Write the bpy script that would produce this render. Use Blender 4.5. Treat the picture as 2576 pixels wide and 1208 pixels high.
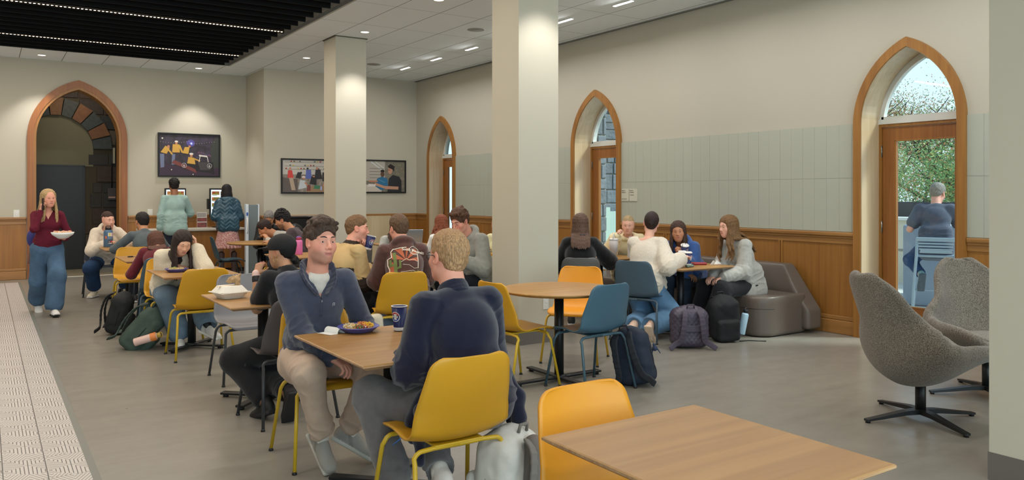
import bpy, bmesh, math, random
import numpy as np
from mathutils import Vector, Matrix, Euler, Quaternion
from mathutils.bvhtree import BVHTree

R = math.radians
SC = bpy.context.scene
COL = SC.collection
for _o in list(bpy.data.objects):
    bpy.data.objects.remove(_o, do_unlink=True)

# ---------------------------------------------------------------- camera
CAM_H = 1.5
YAW = math.atan2(1328, 1984)
_cd = bpy.data.cameras.new('camera')
_cd.sensor_width = 36.0
_cd.lens = 1984 / 2576 * 36.0
_cd.shift_y = -116 / 2576
_cd.clip_start = 0.05
_cd.clip_end = 200
cam = bpy.data.objects.new('camera', _cd)
cam.location = (0, 0, CAM_H)
cam.rotation_euler = (R(90), 0, -YAW)
COL.objects.link(cam)
SC.camera = cam

# ---------------------------------------------------------------- view, world
SC.view_settings.view_transform = 'Standard'
SC.view_settings.look = 'None'
SC.view_settings.gamma = 1.0
SC.view_settings.use_curve_mapping = False
SC.view_settings.exposure = 0.22
SC.cycles.max_bounces = 7
SC.cycles.diffuse_bounces = 4
SC.cycles.glossy_bounces = 3
SC.cycles.transparent_max_bounces = 12
SC.cycles.sample_clamp_indirect = 4.0
world = bpy.data.worlds.new('overcast_sky')
SC.world = world
world.use_nodes = True
_nt = world.node_tree
_bg = _nt.nodes['Background']
_tc = _nt.nodes.new('ShaderNodeTexCoord')
_sx = _nt.nodes.new('ShaderNodeSeparateXYZ')
_nz = _nt.nodes.new('ShaderNodeTexNoise'); _nz.inputs['Scale'].default_value = 2.5
_rp = _nt.nodes.new('ShaderNodeValToRGB')
_rp.color_ramp.elements[0].color = (0.80, 0.87, 0.95, 1)
_rp.color_ramp.elements[1].color = (0.42, 0.60, 0.86, 1)
_ad = _nt.nodes.new('ShaderNodeMath'); _ad.operation = 'MULTIPLY_ADD'
_ad.inputs[1].default_value = 0.35
_nt.links.new(_tc.outputs['Generated'], _sx.inputs[0])
_nt.links.new(_tc.outputs['Generated'], _nz.inputs['Vector'])
_nt.links.new(_nz.outputs['Fac'], _ad.inputs[0])
_nt.links.new(_sx.outputs['Z'], _ad.inputs[2])
_nt.links.new(_ad.outputs[0], _rp.inputs[0])
_nt.links.new(_rp.outputs[0], _bg.inputs['Color'])
_bg.inputs['Strength'].default_value = 1.5


def add_light(name, kind, loc, power, color=(1, 1, 1), rot=(0, 0, 0), **kw):
    d = bpy.data.lights.new(name, kind)
    d.energy = power
    d.color = color
    for k, v in kw.items():
        setattr(d, k, v)
    o = bpy.data.objects.new(name, d)
    o.location = loc
    o.rotation_euler = rot
    COL.objects.link(o)
    return o


_sun = add_light('sun', 'SUN', (20, 0, 20), 5.0, (1.0, 0.97, 0.92), (R(38), R(28), R(20)), angle=R(12))

# ---------------------------------------------------------------- materials
def lin(c):
    c = c / 255.0
    return c / 12.92 if c <= 0.04045 else ((c + 0.055) / 1.055) ** 2.4


def rgb(c):
    return (lin(c[0]), lin(c[1]), lin(c[2]), 1.0)


_mats = {}


def M(name, c=(200, 200, 200), rough=0.6, spec=0.5, metal=0.0, bump=0.0, bscale=60.0, var=0.0, vscale=6.0,
      stretch=(1, 1, 1), vcol=False, coat=0.0, emit=0.0, alpha=1.0, c2=None, sheen=0.0, detail=4.0, btype='noise', trans=0.0):
    """general procedural material: base colour with noise variation and noise bump"""
    if name in _mats:
        return _mats[name]
    m = bpy.data.materials.new(name)
    m.use_nodes = True
    nt = m.node_tree
    b = nt.nodes['Principled BSDF']
    N, L = nt.nodes.new, nt.links.new
    b.inputs['Base Color'].default_value = rgb(c)
    b.inputs['Roughness'].default_value = rough
    b.inputs['Specular IOR Level'].default_value = spec
    b.inputs['Metallic'].default_value = metal
    b.inputs['Coat Weight'].default_value = coat
    b.inputs['Sheen Weight'].default_value = sheen
    b.inputs['Transmission Weight'].default_value = trans
    b.inputs['Alpha'].default_value = alpha
    if emit:
        b.inputs['Emission Color'].default_value = rgb(c)
        b.inputs['Emission Strength'].default_value = emit
    tc = N('ShaderNodeTexCoord'); mp = N('ShaderNodeMapping')
    mp.inputs['Scale'].default_value = stretch
    L(tc.outputs['Object'], mp.inputs['Vector'])
    src = None
    if vcol:
        a = N('ShaderNodeAttribute'); a.attribute_name = 'Col'
        src = a.outputs['Color']
    if var > 0 or c2 is not None:
        nz = N('ShaderNodeTexNoise'); nz.inputs['Scale'].default_value = vscale; nz.inputs['Detail'].default_value = detail
        L(mp.outputs[0], nz.inputs['Vector'])
        mx = N('ShaderNodeMix'); mx.data_type = 'RGBA'
        if c2 is not None:
            mr = N('ShaderNodeMapRange'); mr.inputs[1].default_value = 0.35; mr.inputs[2].default_value = 0.65
            L(nz.outputs['Fac'], mr.inputs[0]); L(mr.outputs[0], mx.inputs['Factor'])
            mx.inputs['A'].default_value = rgb(c); mx.inputs['B'].default_value = rgb(c2)
            if src is not None:
                L(src, mx.inputs['A'])
            L(mx.outputs['Result'], b.inputs['Base Color'])
        else:
            mr = N('ShaderNodeMapRange'); mr.inputs[1].default_value = 0.3; mr.inputs[2].default_value = 0.7
            mr.inputs[3].default_value = 1 - var; mr.inputs[4].default_value = 1 + var
            L(nz.outputs['Fac'], mr.inputs[0])
            mx.blend_type = 'MULTIPLY'; mx.inputs['Factor'].default_value = 1.0
            mx.inputs['A'].default_value = rgb(c)
            if src is not None:
                L(src, mx.inputs['A'])
            L(mr.outputs[0], mx.inputs['B'])
            L(mx.outputs['Result'], b.inputs['Base Color'])
    elif src is not None:
        L(src, b.inputs['Base Color'])
    if bump > 0:
        if btype == 'voronoi':
            n2 = N('ShaderNodeTexVoronoi'); out = 'Distance'
        else:
            n2 = N('ShaderNodeTexNoise'); n2.inputs['Detail'].default_value = 3.0; out = 'Fac'
        n2.inputs['Scale'].default_value = bscale
        L(mp.outputs[0], n2.inputs['Vector'])
        bp = N('ShaderNodeBump'); bp.inputs['Strength'].default_value = min(1.0, bump); bp.inputs['Distance'].default_value = 0.004
        L(n2.outputs[out], bp.inputs['Height']); L(bp.outputs[0], b.inputs['Normal'])
    _mats[name] = m
    return m


def wood(name, c1, c2, axis='z', scale=1.0, rough=0.38, coat=0.15):
    """oak-like grain running along an axis"""
    if name in _mats:
        return _mats[name]
    m = bpy.data.materials.new(name); m.use_nodes = True
    nt = m.node_tree; b = nt.nodes['Principled BSDF']; N, L = nt.nodes.new, nt.links.new
    tc = N('ShaderNodeTexCoord'); mp = N('ShaderNodeMapping')
    s = {'x': (0.9, 26, 26), 'y': (26, 0.9, 26), 'z': (26, 26, 0.9)}[axis]
    mp.inputs['Scale'].default_value = tuple(v * scale for v in s)
    L(tc.outputs['Object'], mp.inputs['Vector'])
    n1 = N('ShaderNodeTexNoise'); n1.inputs['Scale'].default_value = 1.0; n1.inputs['Detail'].default_value = 5; n1.inputs['Distortion'].default_value = 0.6
    mp2 = N('ShaderNodeMapping'); s2 = {'x': (.35, 3, 3), 'y': (3, .35, 3), 'z': (3, 3, .35)}[axis]
    mp2.inputs['Scale'].default_value = s2
    L(tc.outputs['Object'], mp2.inputs['Vector'])
    n2 = N('ShaderNodeTexNoise'); n2.inputs['Scale'].default_value = 1.5; n2.inputs['Detail'].default_value = 3
    L(mp.outputs[0], n1.inputs['Vector']); L(mp2.outputs[0], n2.inputs['Vector'])
    ad = N('ShaderNodeMath'); ad.operation = 'ADD'
    L(n1.outputs['Fac'], ad.inputs[0]); L(n2.outputs['Fac'], ad.inputs[1])
    mr = N('ShaderNodeMapRange'); mr.inputs[1].default_value = 0.75; mr.inputs[2].default_value = 1.3
    L(ad.outputs[0], mr.inputs[0])
    mx = N('ShaderNodeMix'); mx.data_type = 'RGBA'
    mx.inputs['A'].default_value = rgb(c1); mx.inputs['B'].default_value = rgb(c2)
    L(mr.outputs[0], mx.inputs['Factor']); L(mx.outputs['Result'], b.inputs['Base Color'])
    b.inputs['Roughness'].default_value = rough; b.inputs['Coat Weight'].default_value = coat; b.inputs['Coat Roughness'].default_value = 0.25
    bp = N('ShaderNodeBump'); bp.inputs['Strength'].default_value = 0.12; bp.inputs['Distance'].default_value = 0.002
    L(n1.outputs['Fac'], bp.inputs['Height']); L(bp.outputs[0], b.inputs['Normal'])
    _mats[name] = m
    return m


def glass_mat(name='clear_glass', tint=(235, 245, 245)):
    if name in _mats:
        return _mats[name]
    m = bpy.data.materials.new(name); m.use_nodes = True
    nt = m.node_tree; N, L = nt.nodes.new, nt.links.new
    out = nt.nodes['Material Output']; nt.nodes.remove(nt.nodes['Principled BSDF'])
    tr = N('ShaderNodeBsdfTransparent'); tr.inputs[0].default_value = rgb(tint)
    gl = N('ShaderNodeBsdfGlossy'); gl.inputs['Roughness'].default_value = 0.02
    lw = N('ShaderNodeLayerWeight'); lw.inputs[0].default_value = 0.5
    pw = N('ShaderNodeMath'); pw.operation = 'POWER'; pw.inputs[1].default_value = 5.0; L(lw.outputs['Facing'], pw.inputs[0])
    fr = N('ShaderNodeMath'); fr.operation = 'MULTIPLY_ADD'; fr.inputs[1].default_value = 0.9; fr.inputs[2].default_value = 0.035; L(pw.outputs[0], fr.inputs[0])
    mx = N('ShaderNodeMixShader')
    L(fr.outputs[0], mx.inputs[0]); L(tr.outputs[0], mx.inputs[1]); L(gl.outputs[0], mx.inputs[2])
    L(mx.outputs[0], out.inputs['Surface'])
    _mats[name] = m
    return m


# ---------------------------------------------------------------- mesh helpers
def tag(o, label=None, cat=None, group=None, kind=None):
    if label: o['label'] = label
    if cat: o['category'] = cat
    if group: o['group'] = group
    if kind: o['kind'] = kind
    return o


def empty(name, loc=(0, 0, 0), rz=0, label=None, cat=None, group=None):
    o = bpy.data.objects.new(name, None)
    o.location = loc; o.rotation_euler = (0, 0, rz); o.empty_display_size = 0.1
    COL.objects.link(o)
    return tag(o, label, cat, group)


def link_mesh(name, verts, faces, mat, parent=None, smooth=False, loc=None, rz=None, cols=None, midx=None):
    me = bpy.data.meshes.new(name)
    if isinstance(verts, np.ndarray) and isinstance(faces, np.ndarray):
        n, f = len(verts), len(faces)
        me.vertices.add(n); me.vertices.foreach_set('co', verts.astype(np.float32).ravel())
        k = faces.shape[1]
        me.loops.add(f * k); me.loops.foreach_set('vertex_index', faces.astype(np.int32).ravel())
        me.polygons.add(f); me.polygons.foreach_set('loop_start', np.arange(0, f * k, k, dtype=np.int32))
        me.update(calc_edges=True)
    else:
        me.from_pydata([tuple(v) for v in verts], [], [tuple(f) for f in faces])
        me.update()
    for mm in (mat if isinstance(mat, (list, tuple)) else [mat]):
        me.materials.append(mm)
    if midx is not None:
        me.polygons.foreach_set('material_index', np.asarray(midx, dtype=np.int32))
    if smooth:
        me.polygons.foreach_set('use_smooth', [True] * len(me.polygons))
    if cols is not None:
        ca = me.color_attributes.new('Col', 'FLOAT_COLOR', 'POINT')
        ca.data.foreach_set('color', np.asarray(cols, dtype=np.float32).ravel())
    o = bpy.data.objects.new(name, me)
    COL.objects.link(o)
    if parent is not None: o.parent = parent
    if loc is not None: o.location = loc
    if rz is not None: o.rotation_euler = (0, 0, rz)
    return o


class MB:
    """collects simple shapes into one bmesh"""
    def __init__(s):
        s.bm = bmesh.new(); s.mi = 0

    def box(s, x0, x1, y0, y1, z0, z1, bev=0.0, mat=None, seg=2):
        T = Matrix.Translation(((x0 + x1) / 2, (y0 + y1) / 2, (z0 + z1) / 2)) @ Matrix.Diagonal((abs(x1 - x0), abs(y1 - y0), abs(z1 - z0), 1))
        if mat is not None: T = mat @ T
        r = bmesh.ops.create_cube(s.bm, size=1.0, matrix=T)
        vs = r['verts']
        fs = {f for v in vs for f in v.link_faces}
        for f in fs: f.material_index = s.mi
        if bev > 0:
            es = list({e for v in vs for e in v.link_edges})
            bmesh.ops.bevel(s.bm, geom=es, offset=bev, segments=seg, profile=0.5, affect='EDGES', clamp_overlap=True)
        return s

    def tube(s, pts, r, n=10, cap=True, closed=False):
        """swept tube along a polyline; r number or list"""
        P = [Vector(p) for p in pts]
        m = len(P)
        rr = r if isinstance(r, (list, tuple)) else [r] * m
        up = None; rings = []
        for i in range(m):
            if closed:
                t = (P[(i + 1) % m] - P[i - 1])
            else:
                t = (P[min(i + 1, m - 1)] - P[max(i - 1, 0)])
            t.normalize()
            if up is None:
                up = Vector((0, 0, 1)) if abs(t.z) < 0.9 else Vector((1, 0, 0))
            up = (up - t * up.dot(t))
            if up.length < 1e-6: up = t.orthogonal()
            up.normalize()
            sd = t.cross(up)
            rings.append([s.bm.verts.new(P[i] + (up * math.cos(a) + sd * math.sin(a)) * rr[i]) for a in [2 * math.pi * k / n for k in range(n)]])
        for i in range(m if closed else m - 1):
            A, B = rings[i], rings[(i + 1) % m]
            for k in range(n):
                f = s.bm.faces.new((A[k], A[(k + 1) % n], B[(k + 1) % n], B[k])); f.smooth = True; f.material_index = s.mi
        if cap and not closed:
            for ring in (list(reversed(rings[0])), rings[-1]):
                f = s.bm.faces.new(ring); f.material_index = s.mi
        return s

    def lathe(s, prof, center=(0, 0, 0), n=24, mat=None):
        """profile of (r,z) revolved about z"""
        T = (mat or Matrix.Identity(4)) @ Matrix.Translation(center)
        rings = []
        for r, z in prof:
            if r < 1e-6:
                rings.append([s.bm.verts.new(T @ Vector((0, 0, z)))])
            else:
                rings.append([s.bm.verts.new(T @ Vector((r * math.cos(2 * math.pi * k / n), r * math.sin(2 * math.pi * k / n), z))) for k in range(n)])
        for A, B in zip(rings, rings[1:]):
            for k in range(n):
                a0, a1 = A[k % len(A)], A[(k + 1) % len(A)]
                b0, b1 = B[k % len(B)], B[(k + 1) % len(B)]
                vs = []
                for v in (a0, a1, b1, b0):
                    if v not in vs: vs.append(v)
                if len(vs) > 2:
                    f = s.bm.faces.new(vs); f.smooth = True; f.material_index = s.mi
        return s

    def prism(s, poly, z0, z1, mat=None, bev=0.0):
        """polygon in xy extruded from z0 to z1"""
        T = mat or Matrix.Identity(4)
        a = [s.bm.verts.new(T @ Vector((p[0], p[1], z0))) for p in poly]
        b = [s.bm.verts.new(T @ Vector((p[0], p[1], z1))) for p in poly]
        n = len(poly); fs = []
        fs.append(s.bm.faces.new(list(reversed(a)))); fs.append(s.bm.faces.new(b))
        for k in range(n):
            fs.append(s.bm.faces.new((a[k], a[(k + 1) % n], b[(k + 1) % n], b[k])))
        for f in fs: f.material_index = s.mi
        if bev > 0:
            es = list({e for v in a + b for e in v.link_edges})
            bmesh.ops.bevel(s.bm, geom=es, offset=bev, segments=2, profile=0.5, affect='EDGES', clamp_overlap=True)
        return s

    def ball(s, c, r, n=12, scale=(1, 1, 1), rot=None):
        T = Matrix.Translation(c) @ (rot.to_4x4() if rot else Matrix.Identity(4)) @ Matrix.Diagonal((r * scale[0], r * scale[1], r * scale[2], 1))
        q = bmesh.ops.create_uvsphere(s.bm, u_segments=n, v_segments=max(6, n * 2 // 3), radius=1, matrix=T)
        for f in {f for v in q['verts'] for f in v.link_faces}:
            f.smooth = True; f.material_index = s.mi
        return s

    def build(s, name, mat, parent=None, smooth=None, loc=None, rz=None, flat_fix=True):
        bmesh.ops.recalc_face_normals(s.bm, faces=s.bm.faces[:])
        me = bpy.data.meshes.new(name)
        s.bm.to_mesh(me); s.bm.free()
        for mm in (mat if isinstance(mat, (list, tuple)) else [mat]):
            me.materials.append(mm)
        if smooth is not None:
            me.polygons.foreach_set('use_smooth', [smooth] * len(me.polygons))
        o = bpy.data.objects.new(name, me)
        COL.objects.link(o)
        if parent is not None: o.parent = parent
        if loc is not None: o.location = loc
        if rz is not None: o.rotation_euler = (0, 0, rz)
        return o


def struct(o):
    o['kind'] = 'structure'
    return o


def copy_tree(o, parent=None):
    c = o.copy(); COL.objects.link(c)
    if parent is not None: c.parent = parent
    for ch in list(o.children): copy_tree(ch, c)
    return c


def text_mesh(name, s, size, mat, parent=None, matrix=None, bold=0.0, align='LEFT', extrude=0.0004):
    cu = bpy.data.curves.new(name, 'FONT'); cu.body = s; cu.size = size; cu.align_x = align
    cu.extrude = extrude; cu.offset = bold; cu.resolution_u = 3
    t = bpy.data.objects.new(name, cu); COL.objects.link(t)
    dg = bpy.context.evaluated_depsgraph_get()
    me = bpy.data.meshes.new_from_object(t.evaluated_get(dg))
    bpy.data.objects.remove(t, do_unlink=True)
    me.name = name; me.materials.clear(); me.materials.append(mat)
    o = bpy.data.objects.new(name, me); COL.objects.link(o)
    if parent is not None: o.parent = parent
    if matrix is not None:
        me.transform(matrix)
    return o


# ---------------------------------------------------------------- signed distance modelling
class SDF:
    """smooth union of round cones, ellipsoids and boxes, meshed with surface nets"""
    def __init__(s, k=0.02):
        s.P = []; s.S = []; s.k = k; s.planes = []; s.disp = None

    def cone(s, a, b, ra, rb=None, sub=False, k=None, tag=0):
        a = np.array(a, float); b = np.array(b, float)
        (s.S if sub else s.P).append(('c', a, b, float(ra), float(ra if rb is None else rb), k, tag)); return s

    def ell(s, c, r, rot=None, sub=False, k=None, tag=0):
        rot = np.eye(3) if rot is None else np.array(rot)
        r = np.array(r if hasattr(r, '__len__') else (r, r, r), float)
        (s.S if sub else s.P).append(('e', np.array(c, float), r, rot, 0, k, tag)); return s

    def box(s, c, h, rad, rot=None, sub=False, k=None, tag=0):
        rot = np.eye(3) if rot is None else np.array(rot)
        (s.S if sub else s.P).append(('b', np.array(c, float), np.array(h, float), rot, float(rad), k, tag)); return s

    def path(s, pts, r, **kw):
        n = len(pts); rr = r if hasattr(r, '__len__') else [r] * n
        for i in range(n - 1): s.cone(pts[i], pts[i + 1], rr[i], rr[i + 1], **kw)
        return s

    def plane(s, p, n):
        """keep the side the normal points away from"""
        n = np.array(n, float); n /= np.linalg.norm(n)
        s.planes.append((np.array(p, float), n)); return s

    @staticmethod
    def d1(p, X):
        if p[0] == 'c':
            a, b, ra, rb = p[1:5]
            ab = b - a; L2 = max(1e-12, ab @ ab)
            v = X - a
            t = np.clip(v @ ab / L2, 0, 1)
            q = v - t[:, None] * ab
            return np.sqrt(np.einsum('ij,ij->i', q, q)) - (ra + (rb - ra) * t)
        if p[0] == 'e':
            c, r, rot = p[1:4]
            q = (X - c) @ rot
            k0 = np.sqrt(((q / r) ** 2).sum(1)); k1 = np.sqrt(((q / (r * r)) ** 2).sum(1))
            return k0 * (k0 - 1.0) / np.maximum(k1, 1e-9)
        c, h, rot, rad = p[1:5]
        q = np.abs((X - c) @ rot) - (h - rad)
        return np.sqrt((np.maximum(q, 0) ** 2).sum(1)) + np.minimum(q.max(1), 0) - rad

    @staticmethod
    def bound(p):
        if p[0] == 'c':
            r = max(p[3], p[4]); return np.minimum(p[1], p[2]) - r, np.maximum(p[1], p[2]) + r
        if p[0] == 'e':
            e = np.abs(p[3]) @ p[2]; return p[1] - e, p[1] + e
        e = np.abs(p[3]) @ p[2]; return p[1] - e, p[1] + e

    def ev(s, X, prims=None):
        D = None
        for p in (prims if prims is not None else s.P):
            d = s.d1(p, X)
            if D is None: D = d
            else:
                k = s.k if p[5] is None else p[5]
                h = np.maximum(k - np.abs(D - d), 0) / max(k, 1e-6)
                D = np.minimum(D, d) - h * h * k * 0.25
        return D

    def mesh(s, vox=0.01):
        B1, B2 = 16, 4
        f32 = np.float32
        lo = np.min([s.bound(p)[0] for p in s.P], 0) - 3 * vox
        hi = np.max([s.bound(p)[1] for p in s.P], 0) + 3 * vox
        for q, nn in s.planes:          # axis-aligned cuts shrink the grid
            for ax in range(3):
                if nn[ax] > .999: hi[ax] = min(hi[ax], q[ax] + 3 * vox)
                if nn[ax] < -.999: lo[ax] = max(lo[ax], q[ax] - 3 * vox)
        nb = np.ceil((hi - lo) / (vox * B1)).astype(int)
        n = nb * B1
        md = 0.0 if s.disp is None else .020
        ks = max([s.k] + [p[5] for p in s.P if p[5] is not None])

        def level(C, hd):
            Dp = np.stack([s.d1(p, C) for p in s.P], 1)
            dm = Dp.min(1)
            val = np.where(dm > 0, f32(1), f32(-1))
            act = (dm < hd * 1.3 + ks * .75 + md) & (dm > -hd * 1.3 - .008 - md)
            near = dm < hd * 1.5 + ks * .75 + md
            for p in s.S:
                ds = s.d1(p, C)
                val[ds < -hd * 1.3] = 1
                act |= (np.abs(ds) < hd * 1.5) & near
            for q, nn in s.planes:
                sd = (C - q) @ nn
                val[sd > hd * 1.1] = 1
                act |= (np.abs(sd) < hd * 1.2) & near
            for q, nn in s.planes:
                act &= ((C - q) @ nn) < hd * 1.2
            return Dp, dm, val, act

        g1 = np.stack(np.meshgrid(*[np.arange(b) for b in nb], indexing='ij'), -1).reshape(-1, 3)
        C1 = (lo + (g1 + 0.5) * B1 * vox)
        _, _, v1, a1 = level(C1, B1 * vox * .87)
        V = np.repeat(np.repeat(np.repeat(v1.reshape(nb), B1, 0), B1, 1), B1, 2)
        m = B1 // B2
        o1 = np.stack(np.meshgrid(*[np.arange(m)] * 3, indexing='ij'), -1).reshape(-1, 3)
        g2 = (g1[a1][:, None, :] * m + o1[None]).reshape(-1, 3)
        C2 = lo + (g2 + 0.5) * B2 * vox
        hd = B2 * vox * .87
        Dp, dm, v2, a2 = level(C2, hd)
        off = np.stack(np.meshgrid(*[np.arange(B2)] * 3, indexing='ij'), -1).reshape(-1, 3)
        fi = (g2[:, None, :] * B2 + off[None]).reshape(-1, 3)
        V[fi[:, 0], fi[:, 1], fi[:, 2]] = np.repeat(v2, B2 ** 3)
        ai = np.nonzero(a2)[0]
        CH = 4000; nc = B2 ** 3
        for c0 in range(0, len(ai), CH):
            bi = ai[c0:c0 + CH]
            idx = (g2[bi][:, None, :] * B2 + off[None]).reshape(-1, 3)
            X = lo + idx * vox
            sub = Dp[bi]; mm = sub.min(1)
            D = np.full(len(X), 9.0)
            for j, p in enumerate(s.P):
                k = s.k if p[5] is None else p[5]
                nr_ = sub[:, j] < mm + 2.6 * hd + ks
                if not nr_.any(): continue
                if nr_.all():
                    d = s.d1(p, X); Dm = D
                else:
                    mask = np.repeat(nr_, nc); d = s.d1(p, X[mask]); Dm = D[mask]
                h = np.maximum(k - np.abs(Dm - d), 0) / max(k, 1e-6)
                r_ = np.minimum(Dm, d) - h * h * k * 0.25
                if nr_.all(): D = r_
                else: D[mask] = r_
            if s.disp is not None:
                D = D + s.disp(X)
            for p in s.S:
                d = -s.d1(p, X); k = 0.006 if p[5] is None else p[5]
                h = np.maximum(k - np.abs(D - d), 0) / max(k, 1e-6)
                D = np.maximum(D, d) + h * h * k * 0.25
            for q, nn in s.planes:
                D = np.maximum(D, (X - q) @ nn)
            V[idx[:, 0], idx[:, 1], idx[:, 2]] = D
        return nets(V, lo, vox)


def nets(V, lo, vox):
    V[0] = 1; V[-1] = 1; V[:, 0] = 1; V[:, -1] = 1; V[:, :, 0] = 1; V[:, :, -1] = 1
    I = V < 0
    nx, ny, nz = V.shape
    cnt = np.zeros((nx - 1, ny - 1, nz - 1), np.int8)
    for dx in (0, 1):
        for dy in (0, 1):
            for dz in (0, 1):
                cnt += I[dx:nx - 1 + dx, dy:ny - 1 + dy, dz:nz - 1 + dz]
    cells = np.argwhere((cnt > 0) & (cnt < 8))
    ids = np.full(cnt.shape, -1, np.int32)
    ids[cells[:, 0], cells[:, 1], cells[:, 2]] = np.arange(len(cells))
    acc = np.zeros((len(cells), 3)); num = np.zeros(len(cells))
    for ax in range(3):
        o1, o2 = [a for a in range(3) if a != ax]
        for u in (0, 1):
            for w in (0, 1):
                a = cells.copy(); a[:, o1] += u; a[:, o2] += w
                b = a.copy(); b[:, ax] += 1
                va = V[a[:, 0], a[:, 1], a[:, 2]]; vb = V[b[:, 0], b[:, 1], b[:, 2]]
                cr = (va < 0) != (vb < 0)
                t = np.where(cr, va / np.where(cr, va - vb, 1), 0)
                pos = a.astype(float); pos[:, ax] += t
                acc[cr] += pos[cr]; num[cr] += 1
    verts = lo + acc / np.maximum(num, 1)[:, None] * vox
    F = []
    for ax in range(3):
        o1, o2 = [(1, 2), (2, 0), (0, 1)][ax]
        sl = [slice(None)] * 3; sl2 = [slice(None)] * 3
        sl[ax] = slice(0, -1); sl2[ax] = slice(1, None)
        A = I[tuple(sl)]; Bm = I[tuple(sl2)]
        e = np.argwhere(A != Bm)
        e = e[(e[:, o1] > 0) & (e[:, o2] > 0) & (e[:, o1] < V.shape[o1] - 1) & (e[:, o2] < V.shape[o2] - 1)]
        ins = A[e[:, 0], e[:, 1], e[:, 2]]
        q = []
        for d1, d2 in ((1, 1), (0, 1), (0, 0), (1, 0)):
            c = e.copy(); c[:, o1] -= d1; c[:, o2] -= d2
            q.append(ids[c[:, 0], c[:, 1], c[:, 2]])
        q = np.stack(q, 1)
        q[~ins] = q[~ins][:, ::-1]
        F.append(q)
    F = np.concatenate(F)
    F = F[(F >= 0).all(1)]
    return verts.astype(np.float32), F.astype(np.int32)


def relax(v, f, it=1, w=0.5):
    """Laplacian smoothing of a quad mesh"""
    v = v.astype(np.float64)
    e = np.concatenate([f[:, [0, 1]], f[:, [1, 2]], f[:, [2, 3]], f[:, [3, 0]]])
    for _ in range(it):
        s = np.zeros_like(v); c = np.zeros(len(v))
        for a, b in ((0, 1), (1, 0)):
            for k in range(3): s[:, k] += np.bincount(e[:, a], v[e[:, b], k], len(v))
            c += np.bincount(e[:, a], minlength=len(v))
        v = v * (1 - w) + w * s / np.maximum(c, 1)[:, None]
    return v.astype(np.float32)


def sdf_obj(name, S, vox, mat, parent=None, it=1, colf=None, smooth=True):
    v, f = S.mesh(vox)
    if it: v = relax(v, f, it)
    cols = None
    if colf is not None:
        c = colf(v.astype(float)); cols = np.concatenate([c, np.ones((len(c), 1))], 1)
    return link_mesh(name, v, f, mat, parent, smooth, cols=cols)


def wob(X, f, seed=0):
    """cheap smooth noise in about -1..1"""
    x, y, z = X[:, 0] * f, X[:, 1] * f, X[:, 2] * f
    s = seed * 1.7
    a = np.sin(x + 1.3 * np.sin(y * 0.9 + s) + s) * np.cos(y * 1.1 + 1.1 * np.sin(z * 0.8 - s))
    b = np.sin(z * 1.2 + 1.4 * np.sin(x * 0.7 + s * 2)) * np.cos(x * 0.9 - y * 0.6 + s)
    return 0.5 * (a + b)


def V3(*a): return np.array(a, float)
def nrm(v):
    v = np.array(v, float); return v / max(1e-9, np.linalg.norm(v))
# ================================================================ ROOM
RW, YB, YL, JX, CZ = 7.63, 15.05, 16.28, 4.41, 3.885
XL, YF = -7.0, -4.5
DOORS = [13.92, 9.12, 4.32]

m_wall = M('wall_paint', (190, 184, 168), 0.85, 0.2, bump=0.05, bscale=220)
m_oak = wood('oak_panel', (164, 112, 50), (136, 88, 36), 'z', 1.0, .42, .05)
m_oak_y = wood('oak_rail', (166, 118, 64), (136, 92, 44), 'y')
m_oak_x = wood('oak_rail_x', (166, 118, 64), (136, 92, 44), 'x')
m_oak_door = wood('oak_door', (160, 100, 44), (124, 74, 28), 'z')
m_reveal = wood('pale_veneer', (204, 182, 150), (184, 158, 122), 'z', 0.8, 0.3, 0.3)
m_white = M('white_paint', (222, 222, 216), 0.5)
m_glass = glass_mat()
m_black = M('black_metal', (22, 23, 25), 0.42, 0.4, bump=0.05, bscale=400)
m_steel = M('steel', (150, 150, 148), 0.3, metal=1.0)

MY = Matrix(((0, 0, 1, 0), (1, 0, 0, 0), (0, 1, 0, 0), (0, 0, 0, 1)))     # (u,v,w) -> (w,u,v): plane x = w
MX = Matrix(((1, 0, 0, 0), (0, 0, 1, 0), (0, 1, 0, 0), (0, 0, 0, 1)))     # (u,v,w) -> (u,w,v): plane y = w


def arch(c, hw, spring, apex, n=14):
    """gothic arch outline from left foot over the apex to right foot (without the feet)"""
    rise = apex - spring
    r = (rise * rise + hw * hw) / (2 * hw)
    th = math.asin(min(1, rise / r)) if r > hw else math.pi / 2
    pts = []
    for i in range(n + 1):
        a = th * i / n
        pts.append((c - hw + (r - r * math.cos(a)), spring + r * math.sin(a)))
    return pts + [(2 * c - p[0], p[1]) for p in reversed(pts[:-1])]


def horseshoe(mb, c, o, i, w0, w1, mat, z0=0.0):
    """ring between outer arch o and inner arch i = (hw, spring, apex)"""
    A = [(c - o[0], z0)] + arch(c, *o) + [(c + o[0], z0)]
    B = [(c - i[0], z0)] + arch(c, *i) + [(c + i[0], z0)]
    n = len(A)
    va = [[mb.bm.verts.new(mat @ Vector((p[0], p[1], w))) for p in A] for w in (w0, w1)]
    vb = [[mb.bm.verts.new(mat @ Vector((p[0], p[1], w))) for p in B] for w in (w0, w1)]
    for k in range(n - 1):
        for q in ((va[0][k], va[0][k + 1], vb[0][k + 1], vb[0][k]), (va[1][k], va[1][k + 1], vb[1][k + 1], vb[1][k]),
                  (va[0][k], va[0][k + 1], va[1][k + 1], va[1][k]), (vb[0][k], vb[0][k + 1], vb[1][k + 1], vb[1][k])):
            mb.bm.faces.new(q)
    for k in (0, n - 1):
        mb.bm.faces.new((va[0][k], va[1][k], vb[1][k], vb[0][k]))


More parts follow.
